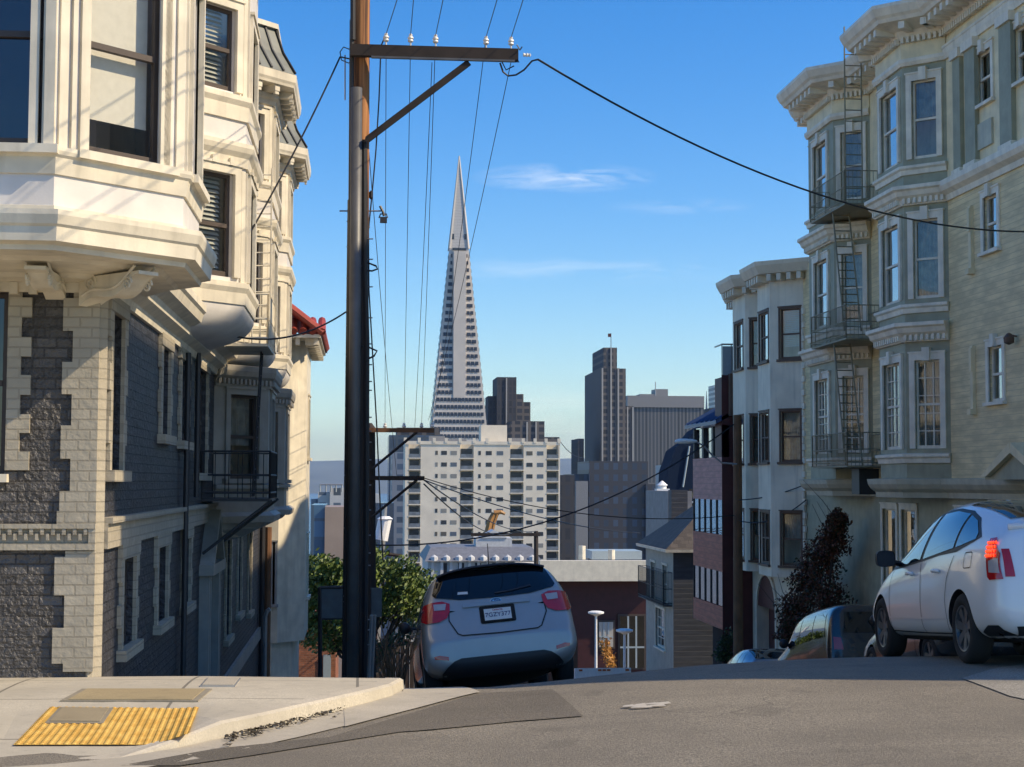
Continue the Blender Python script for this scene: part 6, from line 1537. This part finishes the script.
decal('lower_bumper', lw, 'x', rear, bvh, M['plastic'], hb, .012)
decal('tailgate_gap', line([(-.54, .93), (-.55, .84), (-.47, .68), (-.42, .655), (0, .645), (.42, .655), (.47, .68), (.55, .84), (.54, .93)], .013), 'x', rear, bvh, M['seam'], hb, .007)
mb = MB(); 
def onrear(y, z): 
    loc, no, i, di = bvh.ray_cast(Vector((-3, y, z)), Vector((1, 0, 0))); return loc.x
# chrome-less handle ledge over the plate
for i in range(16):
    ya, yb = -.38+.76*i/16, -.38+.76*(i+1)/16; xa, xb = onrear(ya, .99), onrear(yb, .99); za = zb_ = .975; t_ = .03
    mb.hexa([(xa-.028, ya, .975), (xb-.028, yb, .975), (xb+.03, yb, .96), (xa+.03, ya, .96), (xa-.018, ya, 1.01), (xb-.018, yb, 1.01), (xb+.03, yb, 1.015), (xa+.03, ya, 1.015)])
mb.build('tailgate_handle', M['silverpaint'], hb, smooth=False)
decal('plate_recess', rrect(-.20, .20, .765, .965, .02), 'x', rear, bvh, M['seam'], hb, .006)
xr = onrear(0, .86); tl_ = math.atan2(onrear(0, .93)-onrear(0, .79), .14)
pm = Matrix.Translation((xr-.022, 0, .862)) @ Matrix.Rotation(-0, 4, 'Y') @ Matrix.Rotation(tl_, 4, 'Y')
mb = MB(); mb.v = []; mb.box(-.004, .004, -.168, .168, -.086, .086); mb.v = [tuple(pm @ Vector(v)) for v in mb.v]; pf = mb.build('number_plate', M['seam'], hb)
mb = MB(); mb.box(-.008, -.003, -.152, .152, -.07, .07); mb.v = [tuple(pm @ Vector(v)) for v in mb.v]; mb.build('plate_face', M['platewhite'], hb).parent = pf
TM = pm @ Matrix.Translation((-.0105, 0, -.008)) @ Matrix(((0, 0, -1, 0), (-1, 0, 0, 0), (0, 1, 0, 0), (0, 0, 0, 1)))
t = text_mesh('7GZY377', .072, M['plateink'], hb, TM, 'plate_lettering'); t.parent = pf
TM2 = pm @ Matrix.Translation((-.0105, 0, .052)) @ Matrix(((0, 0, -1, 0), (-1, 0, 0, 0), (0, 1, 0, 0), (0, 0, 0, 1)))
t = text_mesh('California', .03, M['redlens'], hb, TM2, 'plate_lettering'); t.parent = pf
# oval emblem with stars
xe = onrear(0, 1.018); mb = MB(); mb.add([(xe-.012, .062*math.cos(a*math.pi/12), 1.018+.034*math.sin(a*math.pi/12)) for a in range(24)]+[(xe+.03, .062*math.cos(a*math.pi/12), 1.018+.034*math.sin(a*math.pi/12)) for a in range(24)], [tuple(range(24))]+[(i, (i+1) % 24, (i+1) % 24+24, i+24) for i in range(24)])
em = mb.build('emblem', M['chrome'], hb)
mb = MB(); mb.add([(xe-.015, .058*math.cos(a*math.pi/12), 1.018+.031*math.sin(a*math.pi/12)) for a in range(24)], [tuple(range(24))]); mb.build('emblem_field', M['emblemblue'], hb).parent = em
mb = MB()
for yy, zz2, s in ((.028, 1.023, .011), (-.012, 1.031, .006), (-.028, 1.023, .006), (-.006, 1.011, .006), (-.024, 1.009, .006), (.006, 1.019, .005)):
    mb.add([(xe-.018, yy+s*(1 if k % 2 == 0 else .4)*math.cos(k*math.pi/4), zz2+s*(1 if k % 2 == 0 else .4)*math.sin(k*math.pi/4)) for k in range(8)], [tuple(range(8))])
mb.build('emblem_stars', M['chrome'], hb).parent = em
# sticker, wiper, aerial, spoiler
decal('sticker', [(.08+.22, 1.12), (.30+.12, 1.125), (.41, 1.155), (.3, 1.15)], 'x', rear, bvh, M['platewhite'], hb, .012, .05)
decal('wiper', line([(0, 1.1), (-.2, 1.115), (-.42, 1.15)], .016), 'x', rear, bvh, M['plastic'], hb, .018, .05)
mb = MB(); mb.tube([(.62, 0, 1.45), (.55, 0, 1.49), (.44, 0, 1.70)], .008, 6, .004); mb.lathe([(.03, 0), (.02, .03), (.001, .035)], (.62, 0, 1.45), seg=10); mb.build('aerial', M['plastic'], hb)
mb = MB(); n = 16
for i in range(n):
    ya, yb = -.62+1.24*i/n, -.62+1.24*(i+1)/n; f = lambda y: 1.462-.075*abs(y/.62)**2.6
    mb.hexa([(.42, ya, f(ya)-.02), (.42, yb, f(yb)-.02), (.7, yb, f(yb)-.03), (.7, ya, f(ya)-.03), (.43, ya, f(ya)), (.43, yb, f(yb)), (.7, yb, f(yb)+.005), (.7, ya, f(ya)+.005)])
mb.build('spoiler', M['plastic'], hb)
for s in (-1, 1):
    decal('side_window', [(.56, 1.06), (.75, 1.0), (1.25, .985), (1.25, 1.36), (.95, 1.36), (.72, 1.28)], 'y', s, bvh, M['carwin'], hb, .006)
    decal('side_window', [(1.31, .985), (2.0, .98), (2.0, 1.375), (1.31, 1.37)], 'y', s, bvh, M['carwin'], hb, .006); decal('side_window', [(2.07, .98), (3.0, .99), (2.86, 1.08), (2.45, 1.31), (2.2, 1.375), (2.07, 1.38)], 'y', s, bvh, M['carwin'], hb, .006)
    for x in (1.28, 2.03, 3.1): decal('door_gap', line([(x, .97), (x+.02, .6), (x, .27)], .01), 'y', s, bvh, M['seam'], hb, .004)
    decal('sill_gap', line([(1.3, .27), (3.1, .27)], .012), 'y', s, bvh, M['seam'], hb, .004)
    for x in (1.42, 2.2): 
        mb = MB(); mb.tube([(x, s*.872, .86), (x+.04, s*.895, .865), (x+.14, s*.895, .865), (x+.18, s*.872, .86)], .014, 6); mb.build('door_handle', M['silverpaint'], hb)
    mb = MB(); mb.tube([(2.95, s*.80, .99), (2.92, s*.88, 1.0)], .03, 6)
    mb.lathe([(.001, -.05), (.06, -.045), (.078, 0), (.06, .06), (.001, .08)], (2.92, s*.945, 1.02), 'X', 14); mb.build('door_mirror', M['plastic'], hb, smooth=True)
    for x in (.88, 3.52): wheel(hb, x, s*.855, s, .318, 5)
    decal('trim_strip', line([(.7, 1.37), (1.2, 1.425), (1.9, 1.425), (2.3, 1.40), (2.9, 1.12)], .02), 'y', s, bvh, M['plastic'], hb, .005)
decal('windscreen', [(2.42, -.55), (3.12, -.66), (3.18, -.3), (3.2, 0), (3.18, .3), (3.12, .66), (2.42, .55), (2.36, 0)], 'z', 1, bvh, M['carglass'], hb)
place(hb, 1.64, 17.7, 4.4, 3.52, .88)
# ---------------- white liftback
T2 = [(0.00, .36, .60, .66, .52, .62, .62, .50, .66, .68),
      (0.04, .27, .70, .78, .54, .77, .82, .66, .92, .94),
      (0.12, .23, .76, .84, .56, .81, .97, .70, 1.12, 1.15),
      (0.22, .21, .79, .86, .58, .82, 1.05, .66, 1.18, 1.21),
      (0.45, .19, .81, .865, .60, .83, 1.08, .62, 1.26, 1.30),
      (0.9, .18, .82, .865, .62, .84, 1.07, .60, 1.40, 1.45),
      (1.4, .18, .82, .865, .62, .85, 1.04, .61, 1.49, 1.535),
      (1.9, .18, .82, .865, .62, .85, 1.0, .62, 1.50, 1.55),
      (2.3, .18, .82, .865, .62, .85, .97, .62, 1.47, 1.52),
      (2.7, .18, .82, .865, .62, .85, .94, .62, 1.36, 1.41),
      (3.1, .18, .82, .865, .61, .85, .91, .64, 1.15, 1.21),
      (3.5, .18, .82, .865, .60, .84, .88, .66, .97, 1.02),
      (3.85, .18, .81, .86, .58, .80, .80, .62, .86, .90),
      (4.15, .2, .76, .82, .54, .74, .70, .54, .75, .78),
      (4.36, .24, .64, .72, .5, .64, .60, .44, .64, .66),
      (4.45, .32, .48, .56, .48, .52, .54, .38, .56, .57)]
wc = empty('moving_car', (6.2, 13.2, -1.6), 'white liftback with glowing brake light in front of the yellow house', 'car')
body2, bvh2 = make_body(T2, (.95, 3.65), .36, 'body', M['whitepaint'], M['plastic'], wc, .865)
for s in (-1, 1):
    # glazing on an arched dark surround
    def arc(x): return lin([(.55, 1.13), (.62, 1.17), (.9, 1.32), (1.2, 1.405), (1.6, 1.455), (1.9, 1.46), (2.3, 1.425), (2.6, 1.35), (2.9, 1.22), (3.2, 1.06), (3.4, .955)], x)
    surr = [(x, arc(x)) for x in (.55, .62, .9, 1.2, 1.6, 1.9, 2.3, 2.6, 2.9, 3.2, 3.4)]+[(3.4, .92), (2.9, .93), (2.3, .96), (1.6, 1.005), (1.1, 1.018), (.7, 1.09)]
    decal('window_surround', surr, 'y', s, bvh2, M['plastic'], wc, .004)
    decal('side_window', [(.66, 1.115), (1.0, 1.075), (1.14, 1.063), (1.14, arc(1.14)-.03), (.9, arc(.9)-.03), (.68, arc(.68)-.03)], 'y', s, bvh2, M['carwin'], wc, .009)
    decal('side_window', [(1.2, 1.058), (2.0, 1.0), (2.12, .992), (1.98, arc(1.98)-.03), (1.6, arc(1.6)-.03), (1.2, arc(1.2)-.03)], 'y', s, bvh2, M['carwin'], wc, .009)
    decal('side_window', [(2.22, .985), (3.05, .945), (3.12, arc(3.12)-.03), (2.9, arc(2.9)-.03), (2.6, arc(2.6)-.03), (2.3, arc(2.3)-.03), (2.1, arc(2.1)-.03)], 'y', s, bvh2, M['carwin'], wc, .009)
    for pl in ([(2.17, .95), (2.14, .8), (2.14, .45), (2.18, .27)], [(3.22, .92), (3.25, .7), (3.24, .45), (3.28, .29)], [(1.14, .985), (1.3, .78), (1.36, .6), (1.34, .4), (1.40, .27)]):
        decal('door_gap', line(pl, .010), 'y', s, bvh2, M['seam'], wc, .004)
    decal('sill_gap', line([(1.4, .27), (2.2, .272), (3.28, .29)], .012), 'y', s, bvh2, M['seam'], wc, .004)
    decal('side_crease', line([(1.34, .42), (2.2, .415), (3.25, .43)], .018), 'y', s, bvh2, M['whitepaint'], wc, .012)
    if s > 0: decal('fuel_flap', line(rrect(.64, .84, .86, 1.0, .03)+[(.84, .97)], .008), 'y', s, bvh2, M['seam'], wc, .004)
    for x in (1.5, 2.36):
        mb = MB(); mb.tube([(x, s*.858, .855), (x+.03, s*.885, .86), (x+.15, s*.885, .862), (x+.19, s*.858, .86)], .017, 7); mb.build('door_handle', M['whitepaint'], wc, smooth=True)
    mb = MB(); mb.tube([(3.08, s*.78, .98), (3.02, s*.9, 1.0)], .03, 6)
    vs = []
    for i, (x, k) in enumerate(((-.05, .96), (-.06, 1.), (0, 1.), (.06, .85), (.1, .5))):
        for a in range(16): an = a*math.pi/8; c_, s_ = math.cos(an), math.sin(an); vs.append((3.0+x, s*(.965+.10*k*math.copysign(abs(c_)**.6, c_)), 1.03+.085*k*math.copysign(abs(s_)**.6, s_)))
    mb.add(vs, [(i*16+k, i*16+(k+1) % 16, (i+1)*16+(k+1) % 16, (i+1)*16+k) for i in range(4) for k in range(16)]+[tuple(range(16)), tuple(range(64, 80))]); mb.build('door_mirror', M['plastic'], wc, smooth=False)
    for x in (.95, 3.65): wheel(wc, x, s*.85, s, .318, 7)
    t = decal('tail_light', [(.05, .74), (.16, .735), (.20, .76), (.25, .90), (.30, 1.05), (.31, 1.10), (.21, 1.10), (.10, .96)], 'y', s, bvh2, M['redlens'], wc, .012, .03)
    decal('clear_lens', [(.07, .79), (.17, .80), (.20, .90), (.10, .92)], 'y', s, bvh2, M['clearlens'], wc, .018, .03, t)
    mb = MB()
    for i in range(5):
        for j in range(4):
            x, z = .13+.03*i+.02*j*.6, .95+.038*j
            if z > 1.08 or x > .29: continue
            loc, no, _i, _d = bvh2.ray_cast(Vector((x, s*3, z)), Vector((0, -s, 0)))
            if loc: mb.lathe([(.014, 0), (.012, .008), (.001, .01)], (0, 0, 0), 'Y', 8); q = mb.v[-24:]; mb.v[-24:] = [(a+loc.x, (b*s)+loc.y+s*.018, c+loc.z) for a, b, c in q]
    mb.build('brake_bulbs', M['brakeglow'], wc).parent = t
    decal('tail_light_rear', [(s*.66, .76), (s*.74, .76), (s*.74, 1.0), (s*.68, 1.0)], 'x', -1, bvh2, M['redlens'], wc, .01, .04, t)
    decal('lower_bumper', [(.14, .35), (.3, .35), (.52, .29), (.52, .21), (.14, .21)], 'y', s, bvh2, M['plastic'], wc, .006)
decal('rear_window', [(.5, -.50), (1.45, -.53), (1.48, 0), (1.45, .53), (.5, .50), (.46, 0)], 'z', 1, bvh2, M['carglass'], wc, .008)
decal('rear_window_lower', [(-.56, .92), (.56, .92), (.52, 1.1), (-.52, 1.1)], 'x', -1, bvh2, M['carglass'], wc, .008)
decal('lower_bumper', [(-.66, .34), (.66, .34), (.6, .22), (-.6, .22)], 'x', -1, bvh2, M['plastic'], wc, .01)
mb = MB(); mb.tube([(.25, -.62, 1.20), (.21, -.3, 1.225), (.2, 0, 1.23), (.21, .3, 1.225), (.25, .62, 1.20)], .03, 7); mb.build('spoiler', M['whitepaint'], wc, smooth=True)
decal('windscreen', [(2.62, -.55), (3.42, -.62), (3.5, 0), (3.42, .62), (2.62, .55), (2.55, 0)], 'z', 1, bvh2, M['carglass'], wc)
place(wc, 6.34, 13.25, 4.45, 3.65, .95, toe=.14)
# ---------------- parked dark suv, black saloon, small blue cars further down
T3 = [(0.00, .45, .66, .72, .6, .70, .8, .60, .95, 1.0), (0.04, .36, .80, .88, .7, .86, 1.0, .78, 1.3, 1.35), (.10, .3, .85, .92, .75, .90, 1.08, .80, 1.62, 1.68), (.14, .3, .86, .92, .76, .91, 1.1, .80, 1.69, 1.74), (.3, .28, .86, .92, .78, .91, 1.1, .80, 1.74, 1.78), (1.2, .27, .87, .93, .78, .91, 1.1, .80, 1.76, 1.81), (2.2, .27, .87, .93, .78, .91, 1.08, .80, 1.75, 1.80), (2.75, .27, .87, .93, .78, .91, 1.06, .78, 1.70, 1.74), (2.95, .27, .87, .93, .78, .91, 1.06, .77, 1.58, 1.62), (3.4, .27, .87, .93, .76, .9, 1.04, .74, 1.2, 1.24), (4.2, .28, .86, .92, .72, .86, .95, .72, 1.05, 1.1), (4.65, .32, .78, .84, .65, .78, .84, .6, .9, .94), (4.75, .42, .6, .66, .6, .6, .7, .5, .74, .76)]
T4 = [(0, .4, .6, .66, .56, .64, .7, .5, .78, .8), (.06, .28, .74, .8, .58, .8, .9, .68, 1.0, 1.02), (.5, .2, .8, .87, .6, .84, .95, .66, 1.06, 1.08), (.9, .19, .82, .88, .6, .85, .95, .6, 1.25, 1.28), (1.4, .18, .82, .88, .6, .86, .94, .6, 1.4, 1.44), (2.1, .18, .82, .88, .6, .86, .93, .62, 1.41, 1.45), (2.7, .18, .82, .88, .6, .86, .92, .62, 1.3, 1.34), (3.3, .18, .82, .88, .6, .85, .9, .66, .98, 1.02), (4.2, .2, .78, .84, .56, .78, .76, .6, .84, .86), (4.5, .3, .6, .66, .5, .6, .62, .45, .64, .66)]
def simplecar(T, wr, wheels, wh, pm, label, x, y, suv, radw=.32, group=None):
    root = empty('parked_car', (x, y, 0), label, 'car', group)
    bo, bv = make_body(T, wheels, wr, 'body', M[pm], M['plastic'], root, wh)
    for s in (-1, 1):
        if suv: W = [[(.3, 1.14), (1.15, 1.14), (1.15, 1.62), (.42, 1.6)], [(1.22, 1.14), (2.1, 1.12), (2.1, 1.62), (1.22, 1.63)], [(2.17, 1.12), (3.2, 1.1), (3.0, 1.3), (2.75, 1.58), (2.17, 1.62)]]
        else: W = [[(.85, 1.0), (1.35, .985), (1.35, 1.36), (1.15, 1.3)], [(1.41, .985), (2.05, .97), (2.05, 1.37), (1.41, 1.365)], [(2.11, .97), (3.05, .95), (2.7, 1.2), (2.4, 1.34), (2.11, 1.37)]]
        for q in W: decal('side_window', q, 'y', s, bv, M['carwin'], root, .006, .08)
        for x_ in (1.38, 2.08): decal('door_gap', line([(x_, .93), (x_+.02, .3)], .01), 'y', s, bv, M['seam'], root, .004)
        tz = 1.0 if suv else .82
        decal('tail_light', [(s*.62, tz-.12), (s*.8, tz-.12), (s*.8, tz+.12), (s*.66, tz+.1)], 'x', -1, bv, M['redlens'], root, .01, .05)
        mx = 3.1 if suv else 2.95; mz = 1.2 if suv else 1.02
        mb = MB(); mb.lathe([(.001, -.05), (.08, -.045), (.1, 0), (.07, .07), (.001, .09)], (mx, s*.96, mz), 'X', 12); mb.tube([(mx, s*.82, mz-.03), (mx, s*.92, mz-.02)], .04, 6); mb.build('door_mirror', M['plastic'], root, smooth=True)
        for x_ in wheels: wheel(root, x_, s*(wh-.015), s, radw, 5)
    if suv: decal('rear_window', [(-.6, 1.2), (.6, 1.2), (.54, 1.6), (-.54, 1.6)], 'x', -1, bv, M['carglass'], root, .01)
    else: decal('rear_window', [(.55, -.5), (1.3, -.5), (1.3, .5), (.55, .5)], 'z', 1, bv, M['carglass'], root, .008)
    decal('windscreen', ([(2.95, -.6), (3.38, -.66), (3.38, .66), (2.95, .6)] if suv else [(2.6, -.52), (3.25, -.62), (3.25, .62), (2.6, .52)]), 'z', 1, bv, M['carglass'], root)
    place(root, x, y, 4.6, wheels[1], wheels[0]); return root
simplecar(T3, .42, (.95, 3.75), .93, 'darkpaint', 'black sport utility vehicle parked nose down below the dark red climber', 9.85, 29.9, True, .37)
simplecar(T4, .37, (.9, 3.6), .88, 'darkpaint', 'black saloon parked between the white car and the black utility vehicle', 9.25, 22.2, False)
b_ = simplecar(T4, .37, (.9, 3.6), .88, 'bluepaint', 'light blue saloon parked below the arched doorway, nearer of two blue cars', 9.75, 36.2, False)
c_ = copy_tree(b_); c_['label'] = 'farther light blue car whose roof barely shows above the crest'; place(c_, 9.9, 43.2, 4.5, 3.6, .9)
# ================================================================== SKY, SUN, HAZE
W = bpy.data.worlds.new('World'); S.world = W; W.use_nodes = True; nt = W.node_tree; nt.nodes.clear()
out = N(nt, 'ShaderNodeOutputWorld'); bg = N(nt, 'ShaderNodeBackground'); sky = N(nt, 'ShaderNodeTexSky'); sky.sky_type = 'NISHITA'; sky.sun_disc = False
EL = R(40); sv = Vector((.958*math.cos(EL), -.287*math.cos(EL), math.sin(EL)))   # towards the sun
sky.sun_elevation = EL; sky.sun_rotation = math.atan2(sv.x, sv.y); sky.altitude = 60; sky.air_density = 1.0; sky.dust_density = .5; sky.ozone_density = 4.5
bg.inputs[1].default_value = .15
tc = N(nt, 'ShaderNodeTexCoord')
def cloud(az, el, wa, we, scale, th, k):
    """thin cirrus streak around a compass direction"""
    mp = N(nt, 'ShaderNodeMapping'); mp.inputs['Location'].default_value = (0, 0, 0); mp.inputs['Scale'].default_value = (scale, scale, scale*6.5); mp.inputs['Rotation'].default_value = (0, R(k), 0)
    nt.links.new(tc.outputs['Generated'], mp.inputs[0]); n = tex(nt, 'noise', 2.2, mp.outputs[0], Detail=9., Roughness=.68, Distortion=.9)
    rr = ramp(nt, n.outputs[0], th, th+.25)
    d = Vector((math.sin(az)*math.cos(el), math.cos(az)*math.cos(el), math.sin(el)))
    sb = N(nt, 'ShaderNodeVectorMath', operation='SUBTRACT'); nt.links.new(tc.outputs['Generated'], sb.inputs[0]); sb.inputs[1].default_value = d
    m2 = N(nt, 'ShaderNodeVectorMath', operation='MULTIPLY'); nt.links.new(sb.outputs[0], m2.inputs[0]); m2.inputs[1].default_value = (1/wa, 1/wa, 1/we)
    ln = N(nt, 'ShaderNodeVectorMath', operation='LENGTH'); nt.links.new(m2.outputs[0], ln.inputs[0]); f = ramp(nt, ln.outputs['Value'], .2, 1., (1, 1, 1), (0, 0, 0))
    mu = N(nt, 'ShaderNodeMath', operation='MULTIPLY'); nt.links.new(rr, mu.inputs[0]); nt.links.new(f, mu.inputs[1]); return mu.outputs[0]
def azel(px, py): d = ray(px, py).normalized(); return math.atan2(d.x, d.y), math.asin(d.z)
hs = N(nt, 'ShaderNodeHueSaturation'); hs.inputs['Hue'].default_value = .508; hs.inputs['Saturation'].default_value = 1.42; hs.inputs['Value'].default_value = 1.; nt.links.new(sky.outputs[0], hs.inputs['Color'])
col = mixc(nt, 1., hs.outputs[0], (.77, .87, .99), 'MULTIPLY')
for (px, py, wa, we, sc, th, k, st) in ((565, 178, .06, .010, 9, .42, 6, .26), (680, 206, .05, .006, 9, .44, 2, .1), (600, 270, .15, .010, 6, .44, -3, .12), (330, 500, .3, .04, 4, .40, 0, .2), (600, 425, .2, .03, 5, .42, 0, .2)):
    a_, e_ = azel(px, py); f = cloud(a_, e_, wa, we, sc, th, k)
    mu = N(nt, 'ShaderNodeMath', operation='MULTIPLY'); nt.links.new(f, mu.inputs[0]); mu.inputs[1].default_value = st
    col = mixc(nt, mu.outputs[0], col, (7.0, 7.3, 7.8))
nt.links.new(col, bg.inputs[0]); nt.links.new(bg.outputs[0], out.inputs[0])
SKYCOL = col
sd = bpy.data.lights.new('sun', 'SUN'); sd.energy = 3.1; sd.angle = R(.5); sd.color = (1, .93, .84); so = bpy.data.objects.new('sun', sd); COL.objects.link(so); so.rotation_euler = sv.to_track_quat('Z', 'Y').to_euler(); so.location = sv*60
so.location = (40, -20, 60)
mb = MB(); mb.box(-13000, 13000, -500, 17500, -95, 460)
hz = mb.build('haze', None) if False else None
m = bpy.data.materials.new('haze_air'); m.use_nodes = True; n2 = m.node_tree; n2.nodes.clear(); o_ = N(n2, 'ShaderNodeOutputMaterial'); pv = N(n2, 'ShaderNodeVolumePrincipled'); pv.inputs['Density'].default_value = .00005; pv.inputs['Color'].default_value = (.5, .7, .95, 1); pv.inputs['Anisotropy'].default_value = .2
n2.links.new(pv.outputs[0], o_.inputs['Volume']); hz = mb.build('haze', m); tag(hz, kind='stuff')
hz.data.flip_normals() if False else None
vs_ = S.view_settings; vs_.view_transform = 'Standard'; vs_.look = 'None'; vs_.use_white_balance = True; vs_.white_balance_temperature = 8700; vs_.white_balance_tint = 8; vs_.exposure = 0.7; vs_.gamma = 1
S.render.engine = 'CYCLES'; S.cycles.volume_bounces = 0; S.cycles.transparent_max_bounces = 12; S.cycles.max_bounces = 5
S.render.resolution_x = 1024; S.render.resolution_y = 767
